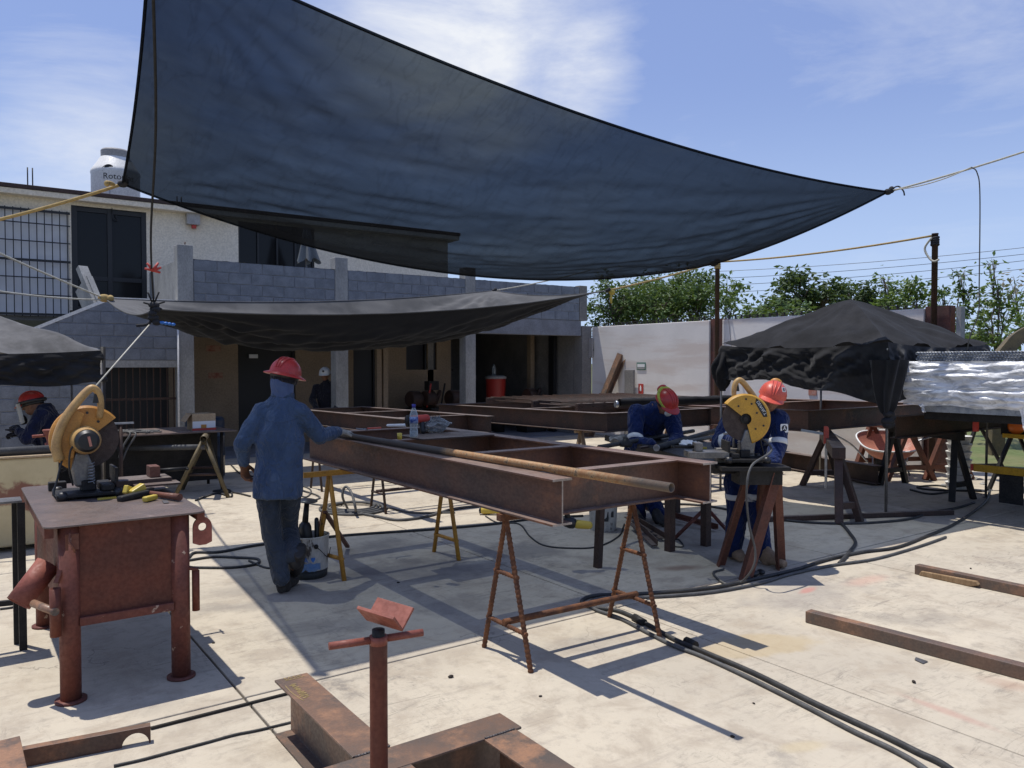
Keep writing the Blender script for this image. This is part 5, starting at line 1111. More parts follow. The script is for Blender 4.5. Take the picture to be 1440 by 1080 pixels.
# bench behind the near frame with pipes and clutter
bench = thing('work_bench', 'dark steel bench between the two blue workers with pipes on it', 'bench', (5.8,5.2,0)); BZ = .895
cn = [(4.98,4.20),(5.50,3.98),(6.9,6.35),(6.1,6.75)]
b = MB(); b.add([(x,y,BZ-.07) for x,y in cn]+[(x,y,BZ) for x,y in cn], [(3,2,1,0),(4,5,6,7),(0,1,5,4),(1,2,6,5),(2,3,7,6),(3,0,4,7)]); b.build('bench_top', M['black_iron'], bench, bevel=.004)
for (x, y) in ((5.32,5.0),(5.75,4.95),(6.25,6.45),(6.75,6.25)): b = MB(); b.bar((x,y,0),(x,y,BZ-.072),.07,.07); b.build('leg', M['rust_dark'], bench)
for k, (a, c, r_, lab) in enumerate((((923,630),(1034,598),.030,'thick black pipe on the bench with its open end towards the frame'),((842,629),(975,606),.022,'slim dark pipe lying along the back of the bench'),((960,622),(1045,607),.020,'short dark pipe lying between the thick pipe and the chop saw'))):
    p, q = G(*a, BZ+r_), G(*c, BZ+r_+.02); d_ = (q-p); q = p+d_.normalized()*min(d_.length, 2.6); o = thing('bench_pipe', lab, 'pipe', p); b = MB(); b.pipe(p, q, r_, .005); b.build('pipe_wall', M['hose' if k != 2 else 'hose_grey'], o)
    if k == 0: b = MB(); b.lathe([(r_+.001,-.002),(r_+.0012,.012),(r_-.006,.012),(r_-.006,-.002)], p, q-p, n=16); b.build('bright_rim', M['galv'], o)
random.seed(11)
for k, (px, py, lab, mm) in enumerate(((868,620,'crumpled grey rag on the left end of the bench','glove_white'),(968,628,'crumpled white glove on the bench beside the thick pipe','paper_white'))):
    q = G(px, py, BZ); b = MB(); b.ell(q+V(0,0,.02), (.12,.08,.03), (1,.5,0), n=24, m=16)
    for i, v in enumerate(b.v): b.v[i] = v+V(*[.045*noise.noise(v*16+V(j*7,k*3,0)) for j in range(3)])
    tag(b.build('rag', M[mm]), lab, 'rag')
q = G(985,632,BZ); b = MB(); b.obox(q+V(0,0,.015),(.12,.02,.02),(.5,-.8,0)); b.obox(q+V(-.03,.03,.015),(.10,.02,.02),(.9,.2,0)); tag(b.build('yellow_tape', M['yellow_plastic']), 'yellow folded rule on the bench near the chop saw', 'rule')
q = G(880,628,BZ); b = MB(); b.lathe([(.06,0),(.07,.02),(.04,.05),(.02,.09),(0,.09)], q, n=14); tag(b.build('gas_torch', M['black_iron']), 'small dark torch body standing on the bench before the bending worker', 'torch')
for k, (px, py) in enumerate(((840,633),(905,631),(1000,640))):
    q = G(px,py,BZ); b = MB(); b.obox(q+V(0,0,.012),(.16,.03,.02),(1,.3*k,0)); tag(b.build('steel_offcut', M['rust_dark']), ('narrow rusty offcut at the left end of the bench','rusty offcut beside the torch on the bench','rusty offcut nearest the vise on the bench')[k], 'offcut')

# stand carrying the yellow chop saw
ST = G(1060,648,.90)
st = thing('saw_stand', 'tall stand on red brown angle legs carrying the yellow chop saw', 'stand', (5.35,4.05,0))
b = MB(); b.obox(V(5.30,3.98,.885)-V(rtx,rty,0)*.10,(.54,.32,.03),(.815,-.579,0)); b.build('stand_top', M['black_iron'], st)
for (f, t, w_) in (((5.07,4.03,0),(5.36,3.95,.87),.105),((5.60,4.07,0),(5.40,3.98,.87),.085),((5.27,4.42,0),(5.32,4.16,.87),.07),((5.72,4.40,0),(5.45,4.13,.87),.07)):
    b = MB(); b.angle(Vector(f), Vector(t), w_, .009, (-.6,-.8,0)); b.build('leg', M['brown_angle'], st)
b = MB(); b.obox(V(5.31,4.0,.81)-V(rtx,rty,0)*.04,(.34,.24,.115),(.815,-.579,0)); b.build('stand_box', M['black_iron'], st)
s3 = V(5.30,4.0,.925)-V(rtx,rty,0)*.12
chop_saw('yellow chop saw with black name plate on the red brown stand', s3, math.pi-R(35.4), text='DEWALT')
o = thing('steel_block', 'bright milled steel block lying in the vise of the yellow chop saw', 'steel block', G(1035,642,.93)); b = MB(); b.obox(G(1032,650,.902)+V(.0,.0,.06), (.30,.12,.115), (.815,-.579,0)); b.build('block_body', surf('milled_steel', (.30,.28,.25), (.2,.18,.16), 12, .5, .3, .1, 60, stretch=(1,1,6)), o, bevel=.004)
b = MB(); q = G(1032,650,.902)+V(.0,.0,.118); b.lathe([(.012,0),(.012,.10),(.02,.10),(.02,.115),(0,.115)], q, n=10); b.bar(q+V(-.07,.05,.116), q+V(.07,-.05,.116), .025,.012); b.build('clamp_screw', M['galv'], o)
rope('grey power cord hanging from the yellow chop saw down its stand', curve([s3+V(.05,.1,.28), D(1085,630,6.25), D(1057,655,6.0), D(1050,690,5.95), D(1053,735,5.98), D(1062,775,6.0), D(1058,800,6.0), G(1040,822)+V(0,0,.012), G(1020,823)+V(0,0,.012), G(1003,808)+V(0,0,.012), G(1018,802)+V(0,0,.012)]), .009, 'hose_grey', 'cord')
q = G(1062,812); b = MB(); b.ell(q+V(0,0,.03),(.05,.025,.025),(1,.2,0)); b.ell(q+V(.10,.02,.025),(.04,.03,.022),(.3,1,0)); b.ell(q+V(-.12,-.02,.02),(.03,.02,.02)); tag(b.build('cable_plug', M['black_plastic']), 'black cable plugs at the foot of the saw stand', 'plug')

def jack(label, loc, h, rz, head='T', m='oxide', r=.032):
    o = thing('pipe_jack', label, 'pipe stand', loc, rz); b = MB(); b.lathe([(r,.16),(r,h),(r-.005,h),(r-.005,.17)], n=20); b.build('post', M[m], o, local=True, auto=40)
    for k in range(3):
        a = 2*math.pi*k/3+.4; b = MB(); b.tube([(0,0,.30),(.34*math.cos(a),.34*math.sin(a),.012)], .018, 10); b.build('leg', M[m], o, local=True)
    if head == 'V':
        b = MB(); b.lathe([(r*.72,h-.01),(r*.72,h+.05),(0,h+.052)], n=16); b.build('screw_collar', M['black_iron'], o, local=True)
        b = MB(); b.lathe([(r*1.02,h+.0),(r*1.02,h+.028)], n=16); b.tube([(r*.9,0,h+.016),(.155,.0,h+.018)], .0125, 10); b.tube([(-r*.9,0,h+.016),(-.165,.0,h+.016)], .0125, 10); b.build('turn_bar', M['oxide_light'], o, local=True)
        b = MB(); ax = V(.62,-.75,-.10).normalized(); sd = ax.cross(V(0,0,1)).normalized(); u_ = sd.cross(ax); c = V(.02,.0,h+.058)
        t_ = .008; pr = [(0,0),(.062,.060),(.062-t_,.060+t_),(0,t_*1.5),(-.062+t_,.060+t_),(-.062,.060)]
        b.prof(pr, c-ax*.075, c+ax*.075, u_); b.build('v_head', M['oxide_light'], o, local=True, bevel=.0015)
    return o
jack('red oxide pipe stand with V shaped head in the foreground', (1.155,2.40,0), .775, R(-12)-0, 'V', 'oxide', .030)
jack('dark red pipe jack with splayed legs beside the saw stand', (6.02,5.18,0), .80, .3, 'T', 'oxide_leg', .04)
# second pail, yellow drill and scrap under the bench
o = thing('plaster_pail', 'dirty white pail under the bench behind the middle frame', 'pail', (5.55,6.05,0)); b = MB(); b.lathe([(.13,0),(.135,.01),(.15,.30),(.156,.30),(.156,.31),(.145,.31),(.13,.02)], (5.45,6.05,0), n=26); b.build('pail_wall', M['pail_white'], o, auto=40)
b = MB(); q = Vector((5.45-.085,6.05-.11,.16)); b.obox(q,(.09,.003,.10),(.8,-.6,0)); b.obox(q+V(.08,-.035,.02),(.03,.003,.06),(.9,-.3,0)); b.build('dark_marks', M['pail_dirty'], o)
o = thing('yellow_drill', 'yellow and black power drill hanging under the near end of the middle frame', 'drill', G(830,745)); q = D(818,737,6.5)
b = MB(); b.cap(q+V(-.03,.02,0), q+V(.05,-.03,-.01), .038,.034); b.build('motor_body', M['yellow_plastic'], o); b = MB(); b.cap(q+V(-.07,.05,.01), q+V(-.12,.08,.03), .05,.045); b.cap(q+V(-.08,.06,.02), q+V(-.14,.05,.14), .025,.02); b.tube(curve([q+V(-.12,.05,.14), q+V(-.02,.05,.2), q+V(.1,0,.1)]), .012,6); b.build('gear_case', M['black_plastic'], o)
b = MB(); b.bar((q.x+.16,q.y-.02,0),(q.x+.20,q.y-.02,.72),.06,.05); tag(b.build('dark_post', M['rust_dark']), 'dark short post under the middle frame beside the yellow drill', 'post')
o = thing('yellow_grinder', 'small yellow grinder body lying behind the right leg of the yellow trestle', 'grinder', G(690,722)); q = G(690,724)+V(0,0,.05)
b = MB(); b.cap(q+V(-.06,.05,0), q+V(.08,-.06,0), .045,.036); b.build('motor_body', M['yellow_plastic'], o); b = MB(); b.lathe([(.035,0),(.04,.02),(0,.03)], q+V(-.08,.07,0), (-.7,.6,0), n=14); b.build('end_cap', M['black_plastic'], o)
for k, (a, c, w_, lab) in enumerate((((880,720),(1010,748),.05,'long rusty flat bar on the floor under the bench'),((885,735),(935,762),.06,'upper dark angle offcut lying on the floor under the bench'),((893,745),(925,772),.06,'lower dark angle offcut lying on the floor under the bench'))):
    p, q = G(*a)+V(0,0,.10 if k == 0 else .06), G(*c)+V(0,0,.03); b = MB(); b.angle(p, q, w_, .007); tag(b.build('steel_angle', M['rust_dark' if k else 'brown_angle']), lab, 'steel angle')

# ================================================================== HOSES ON THE FLOOR
def hose(label, px, r, m='hose', group='hoses and cables on the yard floor', n=7, z=0):
    pts = curve([G(*p)+V(0,0,r+z) for p in px], 7); return rope(label, pts, r, m, 'hose', group, n)
hose('main black twin hose running from the trestle into the lower right corner', [(1390,1130),(1330,1082),(1290,1062),(1240,1037),(1150,995),(1060,950),(990,920),(948,902),(905,878),(870,862),(840,858),(821,853),(820,846),(840,840),(900,838),(1000,829),(1060,817),(1120,803),(1160,790),(1210,779),(1260,772),(1300,757),(1345,737),(1385,708),(1392,690)], .0145)
hose('second grey hose lying alongside the black one into the lower right corner', [(1350,1130),(1300,1085),(1255,1058),(1200,1032),(1130,995),(1040,950),(985,925),(950,912),(910,892),(872,872),(838,860),(828,850),(850,843),(910,842),(1000,835),(1070,822),(1110,810),(1170,797),(1230,788),(1290,771),(1330,757)], .0125, 'hose_grey')
for k, (a, c) in enumerate((((892,872),(906,880)),((965,905),(978,912)))):
    p, q = G(*a)+V(0,0,.017), G(*c)+V(0,0,.017); b = MB(); b.tube([p, q], .027, 8); tag(b.build('hose_wrap', M['black_iron']), ('black tape wrap binding the hoses beside the trestle foot','black tape wrap binding the hoses right of the trestle')[k], 'tape wrap')
hose('black hose looping back behind the saw stand towards the right trestle', [(1180,795),(1195,778),(1203,765),(1195,752),(1187,742),(1180,736)], .016)
hose('straight black hose crossing the floor behind the saw stand', [(870,710),(985,712),(1085,731),(1180,738),(1270,733),(1310,722),(1345,716),(1370,708)], .014)
hose('straight black cable crossing from the red table to the pail', [(265,786),(275,779),(310,778),(365,768),(460,757),(520,752),(610,746),(690,739),(760,730),(820,727)], .013)
hose('looped cable on the floor right of the red table', [(265,790),(300,785),(335,786),(362,788),(360,795),(325,800),(265,800)], .012)
hose('thin cable tail ending before the walking man', [(350,790),(375,800),(395,798)], .009)
for k in range(4):
    pts = [G(497,716+.0*k)+V((.42-.05*k)*math.cos(a+.4*k)*.9, (.42-.05*k)*math.sin(a+.4*k), .014+.008*k) for a in [i*2*math.pi/36 for i in range(37)]]
    rope(('outermost turn of the grey hose coil by the yellow trestle','second turn of the grey hose coil by the yellow trestle','third turn of the grey hose coil by the yellow trestle','innermost turn of the grey hose coil by the yellow trestle')[k], pts, .015, 'hose_grey', 'hose', 'hose coil by the yellow trestle')
rope('grey hose end arching up out of the coil', curve([G(489,718)+V(0,0,.02), D(482,700,8.9), D(483,688,8.9), D(488,685,8.9), D(495,695,8.8), D(500,715,8.7), G(500,722)+V(0,0,.02)]), .015, 'hose_grey', 'hose')
hose('grey hose trailing from the coil to the right under the middle frame', [(496,722),(530,728),(560,733),(600,728),(640,717),(690,712),(760,706)], .015, 'hose_grey')
hose('thin pale cable wandering across the sunny strip', [(418,688),(450,700),(432,708),(470,712),(500,706),(550,716),(580,722),(640,722)], .010, 'hose_grey')
hose('pale cable curling on the floor behind the walking man', [(410,692),(430,700),(437,690),(420,684),(395,690)], .010, 'hose_grey')
hose('thin black lead sagging from the yellow grinder to the near trestle', [(683,727),(700,736),(730,738),(745,755),(765,768),(800,772),(840,770),(870,755),(878,738)], .008)
hose('thin black lead from the bench to the floor near the red jack', [(937,740),(940,765),(960,770),(955,760),(940,752),(950,700)], .007)
hose('cable curving out from under the pipe trestle on the sunlit floor', [(275,705),(305,695),(325,700),(322,690),(300,692),(330,694),(352,699)], .012)
hose('dark cable lying in shade behind the pipe trestle', [(325,655),(340,668),(365,672)], .012)
hose('thin cable lying before the left tank', [(0,858),(20,855),(38,848),(50,838)], .008)
hose('tangled black hose beside the right tent poles', [(1280,690),(1310,696),(1340,690),(1320,684),(1290,686),(1310,690),(1380,692)], .013)
# two steel tubes and a scrap of wood on the right
for k, (a, c, lab) in enumerate(((V(4.62,3.10,0),V(4.80,1.2,0),'longer brown square steel tube lying in front at the right'),(V(6.40,3.30,0),V(6.45,1.9,0),'farther brown square steel tube lying at the right edge'))):
    o = thing('square_tube', lab, 'steel tube', a, 0, 'square tubes on the floor at the right'); b = MB(); b.bar(a+V(0,0,.038), c+V(0,0,.038), .075,.075); b.build('tube_wall', M['mill_beam'], o, bevel=.004)
q = V(6.35,3.02,0); b = MB(); b.prof([(-.24,0),(.16,0),(.22,.025),(.20,.05),(-.22,.04)], q, q+V(.07,0,0), (0,0,1)); tag(b.build('wood_scrap', M['wood'], bevel=.006), 'splintered wood scrap against the farther steel tube', 'wood scrap')
b = MB(); q = G(1298,934); b.add([q+V(0,0,.004),q+V(.02,.06,.004),q+V(.055,.07,.008),q+V(.06,.0,.004)],[(0,3,2,1)]); tag(b.build('paper_scrap', M['grey_metal']), 'small grey scrap lying on the sunlit floor beside the longer tube', 'scrap')
for k, (px, py, s_) in enumerate(((634,953,.012),(1030,1037,.008),(1285,960,.01),(760,980,.007),(95,905,.01),(1190,1010,.008),(560,820,.009),(1060,990,.006),(1365,800,.008),(300,905,.007),(205,1020,.006))):
    q = G(px,py); b = MB(); b.ell(q+V(0,0,s_*.6), (s_*1.5,s_,s_*.7), (math.cos(k*2),math.sin(k*2),0), n=7, m=5); tag(b.build('pebble', M['stone'], kind='stuff'), 'small dark pebble lying on the pale concrete', 'pebble', 'pebbles on the yard floor')

# ================================================================== FOREGROUND BEAMS
fg = thing('beam_grid', 'welded grid of rust brown steel beams on the ground in the foreground', 'steel frame', (1.4,2.6,0))
def chalk(parent, org, ex, ey, segs, r=.0011):
    b = MB()
    for s_ in segs: b.tube(curve([org+ex*x+ey*y for x, y in s_], 4), r, 4)
    b.build('chalk_writing', M['chalk'], parent)
b = MB(); b.ibeam((1.265,3.555,.262),(1.265,2.69,.262),.26,.155,.010,.007); lb_ = b.build('long_beam', M['mill_beam'], fg, bevel=.002)
random.seed(5)
def scribble(n, w, h, seed):
    rr = random.Random(seed); out = []; x = 0
    for k in range(n):
        out.append([(x+w*.0, h*rr.uniform(-.2,.2)), (x+w*.4, h*rr.uniform(.5,1)), (x+w*.5, h*rr.uniform(-.9,-.3)), (x+w*rr.uniform(.7,1.2), h*rr.uniform(-.2,.5))]); x += w
    return out
chalk(fg, V(1.235,3.46,.2635), V(0,-1,0), V(1,0,0), scribble(9,.020,.022,3)+[[(.0,-.03),(.09,-.032),(.2,-.02)]])
chalk(fg, V(1.225,3.535,.2635), V(1,0,0), V(0,1,0), scribble(4,.02,.012,8)+[[(.0,-.018),(.04,-.022),(.09,-.018)]])
b = MB(); b.ibeam((.78,2.60,.262),(1.84,2.60,.262),.26,.155,.010,.007); b.build('cross_beam', M['mill_beam'], fg, bevel=.002)
b = MB(); b.ibeam((1.735,2.52,.2615),(1.735,.9,.2615),.258,.15,.010,.007); b.build('long_beam', M['mill_beam'], fg, bevel=.002)
b = MB(); b.ibeam((1.265,2.52,.2615),(1.265,.9,.2615),.258,.15,.010,.007); b.build('long_beam', M['mill_beam'], fg, bevel=.002)
b = MB()
for (xa, xb, yy) in ((1.195,1.335,2.681),(1.665,1.805,2.522)): b.tube([(xa+(xb-xa)*i/40, yy+.0015*math.sin(i*2.1), .2635) for i in range(41)], [.0045+.0012*math.sin(i*1.7) for i in range(41)], 6)
b.build('weld_seam', M['weld'], fg)
# channel with the half round cut, and the beam end in the corner
o = thing('cut_channel', 'thin brown steel channel with a half round cut at its end, lower left', 'steel channel', (.5,3.5,0))
pa_, pb_ = G(30,1080,.0), G(212,1044,.0); dv = (pb_-pa_).normalized(); L_ = (pb_-pa_).length; h = .075; pts = [(0,0)]
rc_ = .055; cxx = L_-.062
pts += [(cxx-rc_*math.cos(R(a)), rc_*math.sin(R(a))) for a in range(0,181,15)]+[(L_,0),(L_,h),(0,h)]
b = MB(); nrm = V(-dv.y,dv.x,0); n = len(pts); P = [pa_+dv*x+V(0,0,z) for x, z in pts]; b.add(P+[p+nrm*.006 for p in P], [tuple(range(n)), tuple(range(2*n-1,n-1,-1))]+[(i,n+i,n+(i+1)%n,(i+1)%n) for i in range(n)])
b.build('web', M['rust_beam'], o); b = MB(); q0 = pa_+nrm*.0065; b.add([q0+V(0,0,h-.006), q0+dv*L_+V(0,0,h-.006), q0+dv*L_+nrm*.035+V(0,0,h-.006), q0+nrm*.035+V(0,0,h-.006), q0+V(0,0,h), q0+dv*L_+V(0,0,h), q0+dv*L_+nrm*.035+V(0,0,h), q0+nrm*.035+V(0,0,h)], [(3,2,1,0),(4,5,6,7),(0,1,5,4),(1,2,6,5),(2,3,7,6),(3,0,4,7)]); b.build('flange', M['mill_beam'], o)
o = thing('beam_end', 'grey brown corner of a steel beam poking in at the lower left corner', 'beam', (.1,3.3,0)); b = MB(); q = G(22,1036,.16); b.ibeam(V(q.x-.06,q.y,.16), V(q.x-.04,q.y-1.5,.16), .158,.15,.010,.008); b.build('steel_section', M['mill_beam'], o, bevel=.002)
p, q = G(212,1026), G(440,968); b = MB(); b.bar(p+V(0,0,.006), q+V(0,0,.006), .016,.011); tag(b.build('flat_bar', M['black_iron']), 'thin dark bar standing in for a shadow line between cut channel and foreground beams', 'flat bar')  # dark bar laid down in place of a cast shadow line
hose('thin black strip standing in for a cord shadow below the dark bar', [(160,1079),(200,1070),(245,1058),(290,1046),(330,1035),(365,1028),(420,1015)], .006, 'hose')  # black tube added where only the shadow of a cord falls

# ================================================================== RIGHT: TRESTLES, TUBES, TRAILER, BARROW
def ahorse(label, a, top, c, topc, m, w, group=None):
    o = thing('sawhorse', label, 'sawhorse', ((Vector(a[0])+Vector(a[1]))/2).xy.to_3d(), 0, group)
    for (f, t) in ((a, top), (c, topc)):
        for q in f: b = MB(); b.bar(q, t, w, w*.8); b.build('leg', M[m], o, bevel=.004)
        p, q = (Vector(f[0]).lerp(Vector(t), .25), Vector(f[1]).lerp(Vector(t), .25)); b = MB(); b.bar(p, q, w*.8, w*.8); b.build('rung', M[m], o)
    b = MB(); d_ = (Vector(topc)-Vector(top)).normalized(); b.bar(Vector(top)-d_*.1+V(0,0,.0), Vector(topc)+d_*.1, w*1.6, w*1.4); b.build('top_beam', M[m], o)
    return o
GS = 'sawhorses under the right tent'
ahorse('heavy dark steel sawhorse right of the blue worker under the front beam', ((7.66,4.78,0),(7.96,4.72,0)), (7.90,4.95,.74), ((9.7,6.62,0),(10.2,6.35,0)), (9.75,6.3,.74), 'rust_dark', .085, GS)
ahorse('tall black sawhorse in front of the white tray stack', ((10.05,4.76,0),(10.48,4.70,0)), (10.30,4.85,.80), ((10.6,6.0,0),(11.1,5.9,0)), (10.85,5.95,.80), 'black_iron', .075, GS)
for k, (x, y, lab) in enumerate(((11.35,6.0,'red brown wooden sawhorse in front of the wheelbarrow'),(11.95,5.75,'red brown wooden sawhorse right of the wheelbarrow'))):
    ahorse(lab, ((x-.32,y+.14,0),(x+.32,y-.22,0)), (x,y,.78), ((x+.1,y+.9,0),(x+.7,y+.6,0)), (x+.4,y+.8,.78), 'brown_angle', .08, GS)
ahorse('slim black sawhorse behind the yellow trailer bar', ((11.35,4.9,0),(12.0,4.5,0)), (11.75,4.75,.85), ((12.0,5.6,0),(12.7,5.2,0)), (12.35,5.5,.85), 'black_iron', .05, GS)
b = MB(); b.bar((7.1,5.35,.03),(9.2,4.35,.03),.06,.05); tag(b.build('floor_bar', M['rust_dark']), 'thin dark bar lying on the floor left of the heavy sawhorse', 'bar')
beam('dark beam on the tall black sawhorse under the wrapped tubes', (8.9,4.86,1.10), (12.2,4.86,1.10), .26, .14, 'rust_dark')
o = thing('bar_clamp', 'orange bar clamp hanging on the steel under the right tent', 'clamp', (8.9,5.8,.8)); q = D(1162,612,9.6)
b = MB(); b.prof([(-.03,-.11),(.02,-.11),(.03,-.07),(.03,.08),(.015,.11),(-.03,.11)], q, q+V(.025,.015,0), (0,0,1)); b.build('clamp_body', M['helmet_orange'], o, bevel=.008); b = MB(); b.bar(q+V(.0,0,-.1), q+V(.0,0,-.65), .03,.012); b.bar(q+V(-.04,.02,.02), q+V(-.22,.2,.06), .03,.03); b.build('clamp_bar', M['galv'], o)
# wheelbarrow
wb = thing('wheelbarrow', 'orange pink wheelbarrow tipped towards the viewer behind the sawhorses', 'wheelbarrow', (11.55,6.35,0)); c = V(11.68,6.50,.50); ax = V(.815,-.579,0); dp = V(.45,.65,.42).normalized()
def tray(u, v):
    a = u*2*math.pi; s_ = (.35+.65*v**.7); x = .44*s_*math.copysign(abs(math.cos(a))**.7, math.cos(a)); y = .30*s_*math.copysign(abs(math.sin(a))**.7, math.sin(a)); return c+ax*x+dp*y+V(0,0,-.20+.22*v**1.5)
b = MB(); b.grid(tray, 40, 10); b.build('tray', M['barrow'], wb); b = MB(); b.tube([tray(i/40,1) for i in range(41)], .013, 6); b.build('tray_rim', M['paper_white'], wb)
for s_ in (-1,1): b = MB(); b.tube(curve([c+ax*.30*s_+V(0,0,-.3), c+ax*.45*s_+V(0,.1,-.05), c+ax*.85*s_+V(0,.0,.14)]), .016, 6); b.build('handle', M['galv'], wb); b = MB(); b.tube([c+ax*.22*s_+V(0,0,-.16), c+ax*.28*s_+V(-.05,-.1,-.5)], .014, 6); b.build('leg', M['galv'], wb)
b = MB(); b.lathe([(.10,-.03),(.18,-.035),(.19,0),(.18,.035),(.10,.03)], c+V(.1,.25,-.31), ax, n=22); b.build('wheel', M['tyre'], wb)
# white tray stack
o = thing('tray_stack', 'tall stack of white ribbed trays behind the black sawhorse', 'tray stack', (11.2,5.2,0)); q = G(1356,690)+V(.05,.1,0)
for k in range(7): b = MB(); b.lathe([(.13,.0),(.155,.085),(.16,.09),(.16,.10),(.12,.10)], q+V(.004*math.sin(k*2),.004*math.cos(k*3),.105*k), n=16); b.build('tray', M['tank_white'], o, auto=30)
# trailer
tr = thing('trailer', 'dark flatbed trailer with yellow rear bars and an orange round reflector at the right edge', 'trailer', (11.5,4,0)); TX = 10.2
b = MB(); b.box(9.0,2.3,1.08,13.5,4.58,1.17); b.build('flat_bed', M['black_iron'], tr)
b = MB(); b.box(TX+.05,2.3,.86,13.4,4.30,1.075); b.build('chassis', M['black_iron'], tr)
b = MB(); q = PX(1372,657,TX); b.box(TX-.06,2.3,q.z-.045,TX,q.y,q.z+.045); b.build('rear_bar', M['trailer_yellow'], tr, bevel=.006)
b = MB(); b.box(TX-.062,q.y+.002,q.z-.04,TX+.03,q.y+.035,q.z+.04); b.build('bar_end_cap', M['sign_red'], tr)
q2 = PX(1412,612,TX); b = MB(); b.box(TX-.05,2.3,q2.z-.025,TX-.002,q2.y,q2.z+.025); b.build('upper_bar', M['trailer_yellow'], tr, bevel=.004)
q3 = PX(1427,600,TX); b = MB(); b.lathe([(.09,0),(.092,.012),(.07,.02),(0,.024)], (TX+.045,q3.y,q3.z), (-1,0,0), n=24); b.build('reflector', M['orange_lens'], tr)
b = MB(); b.lathe([(.02,-.002),(.095,-.001),(.095,.006),(.02,.006)], (TX+.046,q3.y,q3.z), (-1,0,0), n=24); b.build('reflector_rim', M['trailer_yellow'], tr)
q4 = PX(1395,583,TX-.9); b = MB(); b.box(TX-.9,q4.y-.28,q4.z-.025,TX-.84,q4.y+.20,q4.z+.03); b.box(TX-.9,q4.y+.15,q4.z-.2,TX-.86,q4.y+.20,q4.z-.026); b.build('red_strap_bar', M['sign_red'], tr)
b = MB(); b.box(TX-.902,q4.y-.06,q4.z-.012,TX-.9005,q4.y+.0,q4.z+.018); b.build('strap_label', M['paper_white'], tr)
for y in (3.95, 2.6):
    w_ = MB(); w_.lathe([(.2,-.11),(.42,-.12),(.45,-.08),(.45,.08),(.42,.12),(.2,.11)], (11.0,y,.45), (0,1,0), n=28); w_ = w_.build('wheel', M['tyre'], tr); h_ = MB(); h_.lathe([(0,-.09),(.2,-.10),(.2,.10),(0,.09)], (11.0,y,.45), (0,1,0), n=20); h_.build('hub', M['black_iron'], w_)
b = MB(); b.box(TX-.02,4.02,.05,TX+.0,4.28,.42); b.build('mud_flap', M['tyre'], tr)
# galvanised tubes and their wrapping
gs = thing('tube_stack', 'stack of galvanised steel tubes with their open ends facing left on the trailer', 'tube stack', (10.5,4,1.17)); GX = 8.83
b = MB(); r_ = .0165
for j in range(4):
    for i in range(34):
        y = 4.585-.0335*i-(.0167 if j % 2 else 0); z = 1.823-.031*j; b.pipe((GX+.01*math.sin(i*7+j),y,z),(13.2,y,z),r_,.003,7)
b.build('tube', M['galv'], gs, kind='stuff')
b = MB(); b.box(GX+.06,3.45,1.172,13.1,4.56,1.71); b.build('inner_bundle', M['galv'], gs)
b = MB()
for j in range(12):
    for i in range(8):
        y = 3.40-.036*i-(.018 if j % 2 else 0); z = 1.69-.034*j; b.pipe((8.72,y,z),(13.0,y,z),.0175,.003,7)
b.build('near_bundle', M['galv'], gs, kind='stuff')
o = thing('plastic_wrapping', 'crumpled glossy clear plastic wrapped round the tube stack', 'plastic wrap', (GX,4,1.2)); b = MB()
def wrapf(u, v):
    y = 4.66-1.22*u; z = 1.735-.49*v; y += .05*v*(1 if u < .3 else 0)*(.3-u)/.3
    if v > .9: z -= .05*noise.noise((u*4,3,1))
    e = .04*noise.noise((u*5,v*3,1))+.03*noise.noise((u*4+v*2,v*14,2))+.010*noise.noise((u*14+v*8,v*36,5))
    return V(GX-.05+e-.05*math.sin(math.pi*v), y, z)
b.grid(wrapf, 90, 40); b.grid(lambda u, v: V(GX-.05+.6*v, 4.665+.02*noise.noise((u*6,v*6,4)), 1.735-.49*u), 20, 20)
for (y0, w0, l_) in ((3.46,.10,.40),(4.50,.07,.10)):
    def strip(u, v, y0=y0, w0=w0, l_=l_): return V(GX-.06+.03*noise.noise((u*5,v*8,y0)), y0+(u-.5)*w0*(1-.8*v)-.04*v, 1.27-l_*v)
    b.grid(strip, 6, 14)
b.build('film', M['wrap'], o, recalc=False)

# ================================================================== PORCH CLUTTER
q = PY(697,548,16.2); o = thing('red_cooler', 'red round water cooler with a bottle on it in the concrete bay', 'cooler', (q.x,16.2,0))
b = MB(); b.lathe([(.22,0),(.22,.75)], (q.x,16.2,0), n=20); b.build('stool', M['black_iron'], o)
b = MB(); b.lathe([(.20,.752),(.23,.78),(.25,1.30),(.26,1.32)], (q.x,16.2,0), n=24); b.build('cooler_body', M['red_plastic'], o, auto=40); b = MB(); b.lathe([(.27,1.32),(.27,1.37),(.2,1.40),(0,1.4)], (q.x,16.2,0), n=24); b.build('cooler_lid', M['tank_lid'], o)
b = MB(); b.lathe([(.05,0),(.05,.18),(.025,.24),(.025,.28),(0,.28)], (q.x-.05,16.2,1.401), n=14); tag(b.build('bottle', M['clear']), 'clear bottle standing on the red cooler in the bay', 'bottle')
random.seed(3)
